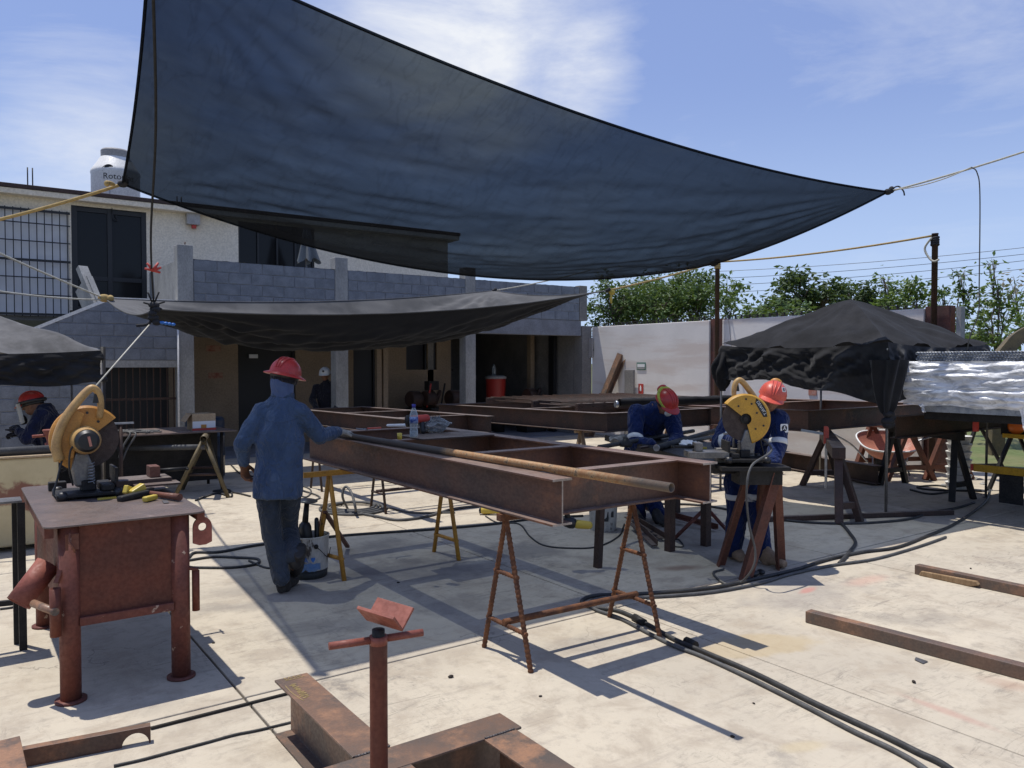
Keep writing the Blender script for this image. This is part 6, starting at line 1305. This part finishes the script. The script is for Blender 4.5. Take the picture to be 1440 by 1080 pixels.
for k, (px, py, lab, nm) in enumerate(((605,560,'dark heap of machine parts below the porch window','machine'),(640,560,'dark tool trolley in front of the right porch door','trolley'),(585,572,'low dark machine with a thin red lever by the porch wall','machine'),(748,572,'dark machine on the floor of the concrete bay','machine'))):
    q = PY(px, py, 15.7); o = thing(nm, lab, nm, (q.x,15.7,0))
    b = MB(); b.box(q.x-.3,15.5,0,q.x+.3,15.95,.7); b.build('body', M['black_iron'], o, bevel=.02)
    b = MB(); b.lathe([(.16,-.14),(.19,-.1),(.19,.1),(.16,.14)], (q.x-.05,15.7,.90), (1,.2,0), n=18); b.cap((q.x+.1,15.7,.75),(q.x+.25,15.7,1.05),.06,.05); b.build('motor', M['rust_dark'], o)
    b = MB(); b.tube([(q.x+.22,15.6,.7),(q.x+.30,15.55,1.25 if k != 3 else .95)], .02, 8)
    if k == 1: b.lathe([(.13,-.015),(.15,0),(.13,.015),(.12,0)], (q.x+.32,15.55,1.36), (.3,1,.1), n=18)
    b.build('lever', M['sign_red'] if k == 2 else M['black_iron'], o)
    if k == 0: b = MB(); b.box(q.x-.12,15.55,1.1,q.x+.14,15.75,1.3); b.build('hopper', M['black_iron'], o)
# ================================================================== PEOPLE
def remeshed(mb, vox, smooth=4, disp=None):
    me = mb.mesh('raw'); b = bmesh.new(); b.from_mesh(me); bmesh.ops.recalc_face_normals(b, faces=b.faces); b.to_mesh(me); b.free()
    o = bpy.data.objects.new('raw', me); COL.objects.link(o)
    r = o.modifiers.new('r', 'REMESH'); r.mode = 'VOXEL'; r.voxel_size = vox
    if smooth: s_ = o.modifiers.new('s', 'SMOOTH'); s_.factor = .5; s_.iterations = smooth
    dg = bpy.context.evaluated_depsgraph_get(); m2 = bpy.data.meshes.new_from_object(o.evaluated_get(dg))
    bpy.data.objects.remove(o); bpy.data.meshes.remove(me)
    if disp:
        nn = [v.normal.copy() for v in m2.vertices]
        for v, n_ in zip(m2.vertices, nn): v.co += n_*disp(v.co)
    m2.polygons.foreach_set('use_smooth', [True]*len(m2.polygons)); return m2
def part(name, mb, m, root, vox, smooth=4, disp=None, label=None):
    me = remeshed(mb, vox, smooth, disp); inv = wmat(root).inverted()
    for v in me.vertices: v.co = inv @ v.co
    me.materials.clear(); return link(name, me, m, root, label=label)
def folds(amp, seed, sc=9, z=1.0):
    def f(p):
        q = Vector((p.x*sc+seed, p.y*sc, p.z*sc*z)); q += .35*Vector((noise.noise(q*.8), noise.noise(q*.8+Vector((5,2,1))), 0)); a = noise.noise(q); b_ = 1-abs(noise.noise(Vector((q.x*1.5,q.y*1.5,q.z*.9+q.x*.8))+Vector((3,1,seed))))*2; c = noise.noise(q*4.3)
        return amp*(a*.7+b_*abs(b_)*.55+c*.25-.15)
    return f
def hand(mb, w, fdir, palm, side, curl=.5, s=1.0, spread=.0):
    """wrist, finger direction, palm normal (where the palm looks), side = direction of the thumb"""
    f = Vector(fdir).normalized(); p = Vector(palm); p = (p-f*p.dot(f)).normalized(); t = Vector(side); t = (t-f*t.dot(f)-p*t.dot(p)).normalized(); w = Vector(w)
    k0 = w+f*.085*s
    mb.loft([(w-f*.01, t*.026*s, p*.020*s), (w+f*.03*s, t*.036*s, p*.019*s), (w+f*.065*s, t*.042*s, p*.016*s), (k0, t*.041*s, p*.012*s)], 12)
    for i, (off, l_) in enumerate(((.030,.95),(.0105,1.05),(-.0095,.98),(-.029,.78))):
        b0 = k0+t*off*s-f*.008*s; d = (f+t*(off*spread*10)).normalized(); pts = [b0]; ang = curl*(.75+.12*i)
        for seg in (.043,.026,.021):
            ca, sa = math.cos(ang), math.sin(ang); pts.append(pts[-1]+(d*ca+p*sa)*seg*l_*s); ang += curl*.8
        rr = (.0098,.0090,.0083,.0074)
        for j in range(3): mb.cap(pts[j], pts[j+1], rr[j]*s, rr[j+1]*s, 8)
    b0 = w+f*.025*s+t*.030*s; d1 = (f*.62+t*.75+p*.25).normalized(); d2 = (f*.9+t*.30+p*.42).normalized(); d3 = (f*.9+t*.0+p*.5).normalized()
    a = b0+d1*.042*s; b_ = a+d2*.033*s; mb.cap(b0, a, .016*s, .0115*s, 8); mb.cap(a, b_, .0112*s, .010*s, 8); mb.cap(b_, b_+d3*.024*s, .0098*s, .008*s, 8)
def foot(mb, heel, toe, up=(0,0,1), w=.048, h=.07, grow=0):
    heel = Vector(heel); toe = Vector(toe); d = (toe-heel).normalized(); u = Vector(up); u = (u-d*u.dot(d)).normalized(); s_ = d.cross(u); L_ = (toe-heel).length
    prof = [(-.02,.030,.055),(.06,.040,.075),(.25,.042,.075),(.45,.046,.058),(.70,.052,.045),(.90,.045,.036),(1.02,.026,.024)]
    mb.loft([(heel+d*L_*x+u*(hh+.002), s_*(ww+grow), u*(hh+grow*.5)) for x, ww, hh in prof], 14)
def figure(label, base, J, sz=1.0, shirt='denim', trousers='jeans', boots='boot', gl=None, helmet='helmet_red', hood=None, vox=.007, seed=1, full_brim=False, group=None, curls=(.5,.5), handdirs=None, loose=1.0, bands=(), shirt_drop=0):
    J = {k: Vector(v) for k, v in J.items()}; o = thing('person', label, 'person', base, 0, group)
    hipm = (J['hipL']+J['hipR'])/2; shm = (J['shL']+J['shR'])/2; sv = (J['shR']-J['shL']).normalized(); up = (shm-hipm).normalized()
    sd = (sv-up*sv.dot(up)).normalized(); fr = up.cross(sd).normalized()       # front of the trunk
    hs = (J['hipR']-J['hipL']).normalized(); hf = up.cross(hs).normalized()
    shw = (J['shR']-J['shL']).length/2; hd = J['head']; hu = J.get('headup', hd-shm); hu = hu.normalized() if 'headup' in J else (hd-shm).normalized()
    hfv = J['face']; hfv = (hfv-hu*hfv.dot(hu)).normalized(); hsd = hfv.cross(hu).normalized(); bend = J.get('bend', Vector())
    def trunk(mb, g_=0.0, low=0):
        pts = [(hipm-up*(.06+low), hs*(.158+g_), hf*(.105+g_)), (hipm+up*.04, hs*(.158+g_), hf*(.108+g_)), (hipm.lerp(shm,.35)+bend*.7, sd*(.145+g_), fr*(.102+g_)), (hipm.lerp(shm,.62)+bend, sd*(.160+g_), fr*(.112+g_)), (hipm.lerp(shm,.86)+bend*.6, sd*(shw*.92+g_*.6), fr*(.105+g_)), (shm+up*.025, sd*(shw*.86+g_*.4), fr*(.082+g_*.8)), (shm+up*.075, sd*(.112+g_*.4), fr*(.078+g_*.5)), (shm+up*.125, sd*(.064+g_*.3), fr*(.062+g_*.3))]
        mb.loft(pts, 22)
    # body: one continuous skin
    b = MB(); trunk(b, -.018)
    b.cap(shm-up*.02, hd-hu*.06-hfv*.01, .055, .052)
    b.ell(hd, (.074,.094,.112), hsd, hu, 20, 14); b.ell(hd-hu*.055+hfv*.028, (.056,.062,.058), hsd, hu, 16, 10)
    b.cap(hd+hfv*.088+hu*.012, hd+hfv*.108-hu*.026, .010, .016, 10); b.cap(hd+hfv*.082-hu*.058-hsd*.018, hd+hfv*.082-hu*.058+hsd*.018, .009, .009, 8); b.cap(hd+hfv*.088+hu*.030-hsd*.04, hd+hfv*.088+hu*.030+hsd*.04, .011, .011, 8)
    for s_ in (-1, 1): b.ell(hd+hsd*.077*s_-hfv*.008-hu*.005, (.012,.022,.033), hsd, hu, 10, 8)
    for s_, k in ((-1,'L'),(1,'R')):
        b.cap(J['sh'+k], J['el'+k], .046, .038); b.cap(J['el'+k], J['wr'+k], .039, .027)
        fd, pn, th = (handdirs or {}).get(k, ((J['wr'+k]-J['el'+k]).normalized(), -up, fr))
        if not gl or k not in gl: hand(b, J['wr'+k], fd, pn, th, curls[0 if k == 'L' else 1], sz)
        b.cap(J['hip'+k], J['kn'+k], .075, .052); b.cap(J['kn'+k], J['an'+k], .052, .038); b.cap(J['an'+k], J['an'+k].lerp(J['toe'+k], .5), .034, .026)
    part('body', b, M['skin'], o, vox, 3)
    for s_ in (-1, 1):
        e = MB(); e.ell(hd+hfv*.083+hsd*.030*s_+hu*.008, (.012,.008,.008), hsd, hu, 10, 8); e.build('eye', M['emblem_black'], o)
    # clothes
    from mathutils.bvhtree import BVHTree
    L1 = loose
    b = MB(); trunk(b, .024*L1, shirt_drop); b.loft([(hipm-up*(.07+shirt_drop), hs*(.150+.032*L1), hf*(.106+.034*L1)), (hipm+up*.06, hs*(.148+.028*L1), hf*(.104+.028*L1))], 22)
    b.cap(shm+up*.05, shm.lerp(hd, .46), .076, .066)
    for k in 'LR':
        mid = J['sh'+k].lerp(J['el'+k], .5); b.cap(J['sh'+k]-(J['sh'+k]-shm)*.25, J['sh'+k], .074*L1, .078*L1); b.cap(J['sh'+k], J['el'+k], .077*L1, .064*L1); cu = J['el'+k].lerp(J['wr'+k], .93); b.cap(J['el'+k], cu, .064*L1, .047*L1)
    sh_ = part('shirt', b, M[shirt], o, .010, 5, folds(.0125*L1, seed, 7.5, .7))
    W_ = wmat(o); bv = BVHTree.FromPolygons([W_ @ v.co for v in sh_.data.vertices], [tuple(p.vertices) for p in sh_.data.polygons])
    seam = []
    for i in range(25):
        t_ = -1+i/12; h_ = bv.ray_cast(shm-fr*.6+sd*shw*.98*t_-up*(.035+.03*(1-t_*t_)), fr)
        if h_[0]: seam.append(h_[0]-fr*.0005)
    if len(seam) > 3: b = MB(); b.tube(seam, .0032, 5); b.build('yoke_seam', M[shirt], o)
    b = MB(); b.loft([(hipm-up*.08, hs*.165, hf*.125), (hipm+up*.0, hs*.158, hf*.108), (hipm+up*.05, hs*.140, hf*.095)], 20)
    for k in 'LR': b.cap(J['hip'+k]-up*.02, J['kn'+k], .096*L1, .072*L1); b.cap(J['kn'+k], J['an'+k]+V(0,0,.02), .073*L1, .068*L1)
    tr_ = part('trousers', b, M[trousers], o, .010, 5, folds(.010*L1, seed+4, 8, .9))
    for k in 'LR':
        b = MB(); foot(b, J['heel'+k], J['toe'+k], J.get('footup'+k, Vector((0,0,1))), grow=.006); b.cap(J['an'+k]+V(0,0,.03), J['heel'+k].lerp(J['toe'+k], .25)+(J['an'+k]-J['heel'+k])*.3, .05, .05); part('boot', b, M[boots], o, .008, 3)
    for k in (gl or {}):
        b = MB(); fd, pn, th = (handdirs or {}).get(k, ((J['wr'+k]-J['el'+k]).normalized(), -up, fr)); hand(b, J['wr'+k], fd, pn, th, curls[0 if k == 'L' else 1], sz*1.13); b.cap(J['wr'+k]-(J['wr'+k]-J['el'+k]).normalized()*.05, J['wr'+k]+Vector(fd).normalized()*.02, .042, .034)
        part('glove', b, M[gl[k]], o, .0055, 2, folds(.002, seed+9, 40))
    if hood:
        b = MB(); b.loft([(shm+up*.035, sd*.095, fr*.085), (shm.lerp(hd,.45), hsd*.078, hfv*.082), (hd-hu*.055-hfv*.012, hsd*.086, hfv*.098), (hd+hu*.0-hfv*.014, hsd*.085, hfv*.096), (hd+hu*.05-hfv*.012, hsd*.082, hfv*.098)], 20); part('hood', b, M[hood], o, .009, 3, folds(.004, seed+2, 14))
    def bvh(ob): w_ = wmat(ob.parent) @ ob.matrix_basis if ob.parent else ob.matrix_basis; return BVHTree.FromPolygons([w_ @ v.co for v in ob.data.vertices], [tuple(p.vertices) for p in ob.data.polygons])
    trees_ = [bv, bvh(tr_)]
    for (pt, dr, r_) in bands:
        d_, a_, b_ = frame_of(dr); P = []; n = 36
        for hh_, ee in ((-.024,.0005),(-.022,.0045),(.022,.0045),(.024,.0005)):
            for k in range(n):
                e_ = a_*math.cos(2*math.pi*k/n)+b_*math.sin(2*math.pi*k/n); best = None
                for t_ in trees_:
                    q_ = t_.ray_cast(Vector(pt)+d_*hh_, e_, .3) if False else t_.ray_cast(Vector(pt)+d_*hh_+e_*(r_*1.6), -e_, r_*1.6)
                    if q_[0] and (best is None or q_[3] < best[1]): best = (q_[0], q_[3])
                P.append((best[0] if best else Vector(pt)+d_*hh_+e_*r_*.9)+e_*ee)
        b = MB(); b.add(P, [(j*n+k, j*n+(k+1)%n, (j+1)*n+(k+1)%n, (j+1)*n+k) for j in range(3) for k in range(n)], True); b.build('reflective_band', M['reflective'], o)
    if helmet:
        c = hd+hu*.035; h = MB(); pr = [(.1135*math.cos(R(a)), .118*math.sin(R(a))) for a in range(0, 91, 9)]; pr[-1] = (0, .118)
        h.lathe([(.104,-.012),(.1165,-.010)]+pr, c, hu, 32, 1.0, 1.16, X=hsd)
        for j in (-1, 0, 1):
            ring = [c+hfv*(.132*math.cos(R(a)))+hu*(.1165*math.sin(R(a)))+hsd*j*.032*math.sin(R(a))**.5 for a in range(14, 167, 8)]; h.tube(ring, .0065 if j == 0 else .005, 8)
        if full_brim:
            P = []; n = 40
            for (q, z) in ((1.0,-.004),(1.30,-.020),(1.315,-.025),(1.295,-.028),(.97,-.012)):
                for k in range(n): a = 2*math.pi*k/n; ex_ = 1+.05*math.cos(a); P.append(c+hsd*.1165*q*math.sin(a)+hfv*.134*q*math.cos(a)*ex_+hu*z)
            h.add(P, [(i*n+k, i*n+(k+1)%n, (i+1)*n+(k+1)%n, (i+1)*n+k) for i in range(4) for k in range(n)], True)
        else:
            P = []; n = 20
            for (q, z) in ((.95,-.004),(1.38,-.026),(1.385,-.033),(.95,-.014)):
                for k in range(n+1): a = R(-62+124*k/n); qq = 1+(q-1)*max(0,math.cos(a*1.4)) if q > 1 else q; P.append(c+hsd*.1165*qq*math.sin(a)+hfv*.136*qq*math.cos(a)+hu*z)
            m_ = n+1; h.add(P, [(i*m_+k, i*m_+k+1, (i+1)*m_+k+1, (i+1)*m_+k) for i in range(3) for k in range(n)], True)
        hh = h.build('hard_hat', M[helmet], o, auto=50)
        o['_c'] = 0; del o['_c']
        b = MB(); b.lathe([(.100,-.03),(.103,-.01),(.100,.0)], c-hu*.012, hu, 28, 1.0, 1.14, X=hsd); b.build('hat_band', M['black_plastic'], hh)
        return o, dict(c=c, hu=hu, hf=hfv, hs=hsd, hat=hh, fr=fr, sd=sd, up=up, shirt=sh_)
    return o, dict(c=hd, hu=hu, hf=hfv, hs=hsd, fr=fr, sd=sd, up=up, shirt=sh_)
RT = V(rtx, rty, 0); FW = V(fwx, fwy, 0); UPV = V(0,0,1)
def badge(root, c, n_, u, s_, name='emblem', on=None):
    from mathutils.bvhtree import BVHTree
    n_ = Vector(n_).normalized(); c = Vector(c)
    if on is not None:
        w_ = wmat(on); t_ = BVHTree.FromPolygons([w_ @ v.co for v in on.data.vertices], [tuple(p.vertices) for p in on.data.polygons]); h_ = t_.ray_cast(c+n_*.3, -n_)
        if h_[0]: c = h_[0]+n_*.004; n_ = (n_+h_[1]*(1 if h_[1].dot(n_) > 0 else -1)).normalized()
    u = (Vector(u)-n_*Vector(u).dot(n_)).normalized(); r_ = u.cross(n_); c = Vector(c)
    b = MB(); pts = [(x*s_, y*s_) for x, y in ((-.8,-1),(.8,-1),(1,-.8),(1,.8),(.8,1),(-.8,1),(-1,.8),(-1,-.8))]; b.add([c+r_*x+u*y for x, y in pts]+[c+r_*x+u*y-n_*.003 for x, y in pts], [tuple(range(8)), tuple(range(15,7,-1))]+[(i,8+i,8+(i+1)%8,(i+1)%8) for i in range(8)]); pl_ = b.build(name, M['paper_white'], root)
    b = MB(); c2 = c+n_*.0015; b.add([c2+r_*s_*.72*math.cos(2*math.pi*k/20)+u*s_*(.72*math.sin(2*math.pi*k/20)) for k in range(20)], [tuple(range(20))]); b.build('emblem_ring', M['emblem_black'], pl_)
    c3 = c+n_*.003; b = MB(); b.add([c3+r_*s_*x+u*s_*y for x, y in ((-.12,.05),(.12,.05),(.2,.35),(0,.52),(-.2,.35))], [(0,1,2,3,4)]); b.add([c3+r_*s_*x+u*s_*y for x, y in ((-.5,-.25),(-.15,.0),(.15,.0),(.5,-.25),(.3,-.38),(0,-.12),(-.3,-.38))], [tuple(range(7))]); b.build('emblem_figure', M['paper_white'], pl_)

# ---- the walking man in denim, seen from behind
d0 = 5.88
J = dict(shL=D(369,580,d0), shR=D(421,580,d0+.04), hipL=D(376,683,d0-.02), hipR=D(407,682,d0+.04), head=D(400,531,d0+.05),
         elL=D(340,624,d0-.06), wrL=D(343,652,d0+.02), elR=D(449,614,d0+.16), wrR=D(476,607,d0+.42),
         knL=D(382,752,d0-.02), anL=D(396,815,d0-.06), knR=D(405,742,d0+.20), anR=D(414,784,d0-.02),
         heelL=G(396,834)-FW*.02, toeL=G(396,834)+FW*.24+RT*.03, heelR=D(418,786,d0-.10), toeR=D(412,812,d0+.10), footupR=FW*.8+UPV*.35, face=FW+RT*.25, headup=UPV+RT*.20+FW*.12)
man, mi = figure('man in blue denim shirt and red hard hat walking away, hand on the middle frame', G(397,835), J, gl={'L': 'glove_brown', 'R': 'glove_white'}, hood='hood', vox=.008, seed=2, full_brim=True, curls=(.75,.55), shirt_drop=.02,
    handdirs={'L': (V(0,0,-1)+FW*.15+RT*.05, RT*.8-FW*.3, FW), 'R': (RT*.75+FW*.55-UPV*.12, -UPV, -FW*.6+RT*.6)})
shm_ = (J['shL']+J['shR'])/2; cu_ = (J['head']-shm_).normalized(); b = MB(); b.lathe([(.088,.0),(.084,.045),(.079,.05),(.078,.03)], shm_+cu_*.105, cu_, 28, 1.0, .92, X=mi['sd']); b.build('collar', M['denim'], man)
b = MB(); b.lathe([(.100,-.035),(.106,-.01),(.104,.03),(.098,.045)], mi['c']-mi['hu']*.038, mi['hu'], 28, .94, 1.08, X=mi['hs']); b.build('head_strap', M['dark_cloth'], man)
# ---- bending worker at the bench
d1 = 8.35
J = dict(shL=D(944,584,d1-.02), shR=D(895,580,d1-.06), hipL=D(905,655,d1+.42), hipR=D(882,655,d1+.36), head=D(936,567,d1-.20),
         elL=D(952,618,d1-.20), wrL=D(946,625,d1-.40), elR=D(893,624,d1-.22), wrR=D(918,625,d1-.42),
         knL=D(915,700,d1+.22), anL=D(928,728,d1+.15), knR=D(893,700,d1+.20), anR=D(898,728,d1+.25),
         heelL=G(921,735), toeL=G(935,742), heelR=G(892,735), toeR=G(903,741), face=-FW*.55-UPV*.75+RT*.35, headup=UPV*.75-FW*.5+RT*.25, bend=FW*.04+UPV*.05)
for k in 'LR':
    for q in ('heel','toe'): J[q+k].z = .01
w2, wi = figure('worker in blue overalls and red hard hat bending over the bench behind the middle frame', G(915,735), J, shirt='coverall', trousers='coverall', boots='boot', loose=1.22, vox=.0075, seed=7, curls=(.6,.6),
    handdirs={'L': (-FW*.5-UPV*.5-RT*.4, -UPV*.6+FW*.3-RT*.2, -RT), 'R': (RT*.8-UPV*.3-FW*.3, -UPV, -FW+RT*.2)}, bands=((D(893,624,d1-.22).lerp(D(896,588,d1-.05),.2), D(893,624,d1-.22)-D(896,588,d1-.05), .088),))
b = MB(); c = wi['c']; b.lathe([(.120,-.012),(.124,-.008),(.124,.012),(.120,.016)], c+wi['hu']*.02, (wi['hu']+wi['hf']*.5), 30, .97, 1.17, X=wi['hs']); b.build('goggle_strap', surf('lime_strap', (.42,.48,.06), (.3,.34,.05), 20, .7, 0, 0), w2)
q = wi['c']-wi['hf']*.13+wi['hu']*.055-wi['hs']*.0
b = MB(); b.ell(q, (.06,.03,.05), wi['hs'], wi['hu']); b.build('raised_visor', M['helmet_red'], w2)
b = MB(); q = J['head']+wi['hf']*.09-wi['hu']*.06; b.ell(q, (.045,.03,.035), wi['hs'], wi['hu']); b.build('dust_mask', M['reflective'], w2)
# ---- worker behind the yellow chop saw
d2 = 6.72
J = dict(shL=D(1095,590,d2-.02), shR=D(1030,590,d2+.12), hipL=D(1066,672,d2+.12), hipR=D(1036,672,d2+.18), head=D(1085,560,d2-.05),
         elL=D(1094,625,d2-.10), wrL=D(1087,655,d2-.26), elR=D(1012,622,d2-.02), wrR=D(1040,618,d2-.24),
         knL=D(1066,725,d2+.02), anL=D(1072,778,d2+.02), knR=D(1037,725,d2+.10), anR=D(1030,775,d2+.14),
         heelL=G(1071,792), toeL=G(1086,797), heelR=G(1029,783), toeR=G(1034,794), face=-FW*.55-RT*.35-UPV*.55, headup=UPV+RT*.22-FW*.30, bend=FW*.03)
for k in 'LR':
    for q in ('heel','toe'): J[q+k].z = .01
J['toeL'] = J['heelL']-FW*.2+RT*.13; J['toeR'] = J['heelR']-FW*.22+RT*.02
w3, w3i = figure('worker in blue overalls and orange hard hat standing behind the yellow chop saw', G(1065,795), J, shirt='coverall', trousers='coverall', boots='boot_tan', helmet='helmet_orange', vox=.0075, seed=12, curls=(.9,.9), loose=1.18,
    handdirs={'L': (-FW*.6-UPV*.4-RT*.3, -UPV*.5-RT*.5, -RT), 'R': (RT*.5-FW*.6, -UPV, -RT)},
    bands=((J['elL']+V(0,0,.02), J['elL']-J['shL'], .083), (J['knL']+V(0,0,.16), UPV, .108), (J['knR']+V(0,0,.16), UPV, .108), (J['elR'].lerp(J['wrR'],.35), J['wrR']-J['elR'], .074)))
q = J['shL'].lerp(J['elL'], .32); n_ = (-FW*.9+RT*.25).normalized(); badge(w3, q, n_, UPV, .036, on=w3i['shirt'])
q = w3i['c']+w3i['hs']*.0; n_ = (w3i['hf']*.3-w3i['hs']*.2+w3i['hu']*.0); nn_ = (-FW*.85+RT*.5+UPV*.1).normalized(); badge(w3, w3i['c']+w3i['hu']*.035, nn_, w3i['hu'], .020, on=w3i['hat'])
b = MB(); q = w3i['c']-w3i['hf']*.13+w3i['hu']*.07; b.ell(q, (.055,.03,.045), w3i['hs'], w3i['hu']); b.build('raised_goggles', M['saw_orange'], w3)
# ---- crouching welder under the left tent
d3 = 8.75
J = dict(shL=D(58,583,d3-.1), shR=D(72,583,d3+.2), hipL=D(70,650,d3), hipR=D(84,650,d3+.25), head=D(46,569,d3),
         elL=D(38,618,d3-.25), wrL=D(26,605,d3-.15), elR=D(60,622,d3+.25), wrR=D(30,612,d3+.2),
         knL=D(55,690,d3-.1), anL=D(66,725,d3), knR=D(66,690,d3+.25), anR=D(76,725,d3+.3),
         heelL=D(70,735,d3), toeL=D(52,735,d3), heelR=D(82,735,d3+.3), toeR=D(64,735,d3+.3), face=-RT*.95-UPV*.25-FW*.1, headup=UPV-RT*.25, bend=RT*.05)
for k in 'LR':
    J['hip'+k].z = max(J['hip'+k].z, .55); J['kn'+k].z = .5; J['an'+k].z = .12
    for q in ('heel','toe'): J[q+k].z = .02
w4, w4i = figure('welder with a red hard hat and clear face shield hunched under the left tent', D(70,735,d3).xy.to_3d(), J, shirt='navy', trousers='dark_cloth', vox=.009, seed=17, gl={'L': 'dark_cloth', 'R': 'dark_cloth'}, curls=(.9,.9))
b = MB()
def shieldf(u, v): a = R(-75+150*u); return w4i['c']+w4i['hs']*.135*math.sin(a)+w4i['hf']*(.03+.135*math.cos(a))-w4i['hu']*(.0+.22*v)
b.grid(shieldf, 16, 6); b.build('face_shield', M['shield'], w4, recalc=False)
b = MB(); b.lathe([(.128,-.016),(.134,-.012),(.134,.012),(.128,.016)], w4i['c']+w4i['hu']*.0, w4i['hu'], 28, 1, 1.12, X=w4i['hs']); b.build('shield_bracket', M['black_plastic'], w4)
q = D(40,592,d3-.2); b = MB(); b.lathe([(.05,0),(.055,.03),(.03,.05),(0,.05)], J['head']+w4i['hf']*.12-w4i['hu']*.14, w4i['hf'], n=14); b.build('respirator', M['black_plastic'], w4)
# ---- seated man in the shade of the porch
d5 = 15.6
J = dict(shL=D(445,545,d5), shR=D(474,545,d5), hipL=D(452,583,d5), hipR=D(467,583,d5), head=D(457,527,d5-.03),
         elL=D(439,563,d5-.1), wrL=D(446,576,d5-.35), elR=D(480,563,d5-.1), wrR=D(470,577,d5-.35),
         knL=D(448,588,d5-.45), anL=D(448,612,d5-.45), knR=D(471,588,d5-.45), anR=D(471,612,d5-.45),
         heelL=D(448,620,d5-.42), toeL=D(447,622,d5-.68), heelR=D(471,620,d5-.42), toeR=D(472,622,d5-.68), face=-FW-UPV*.15, headup=UPV-FW*.1)
zf = .1
for k in 'LR':
    for q in ('heel','toe'): J[q+k].z = .02
    J['an'+k].z = .12; J['kn'+k].z = .55; J['hip'+k].z = .60
w5, w5i = figure('man in dark clothes and a white hard hat sitting in the shade of the porch', D(458,620,d5).xy.to_3d(), J, shirt='dark_cloth', trousers='dark_cloth', helmet='helmet_white', vox=.011, seed=21)
b = MB(); q = w5i['c']+w5i['hf']*.138+w5i['hu']*.05; b.ell(q, (.022,.008,.022), w5i['hs'], w5i['hu']); b.build('hat_emblem', M['emblem_black'], w5)
o = thing('stool', 'dark stool under the seated man in the porch', 'stool', D(458,620,d5).xy.to_3d()); c = (J['hipL']+J['hipR'])/2
b = MB(); b.lathe([(.19,.44),(.2,.46),(.2,.49),(0,.49)], (c.x,c.y,0), n=18); b.build('seat', M['black_iron'], o)
for k in range(4): a = k*math.pi/2+.5; b = MB(); b.tube([(c.x+.14*math.cos(a),c.y+.14*math.sin(a),.44),(c.x+.2*math.cos(a),c.y+.2*math.sin(a),0)], .015, 6); b.build('leg', M['black_iron'], o)
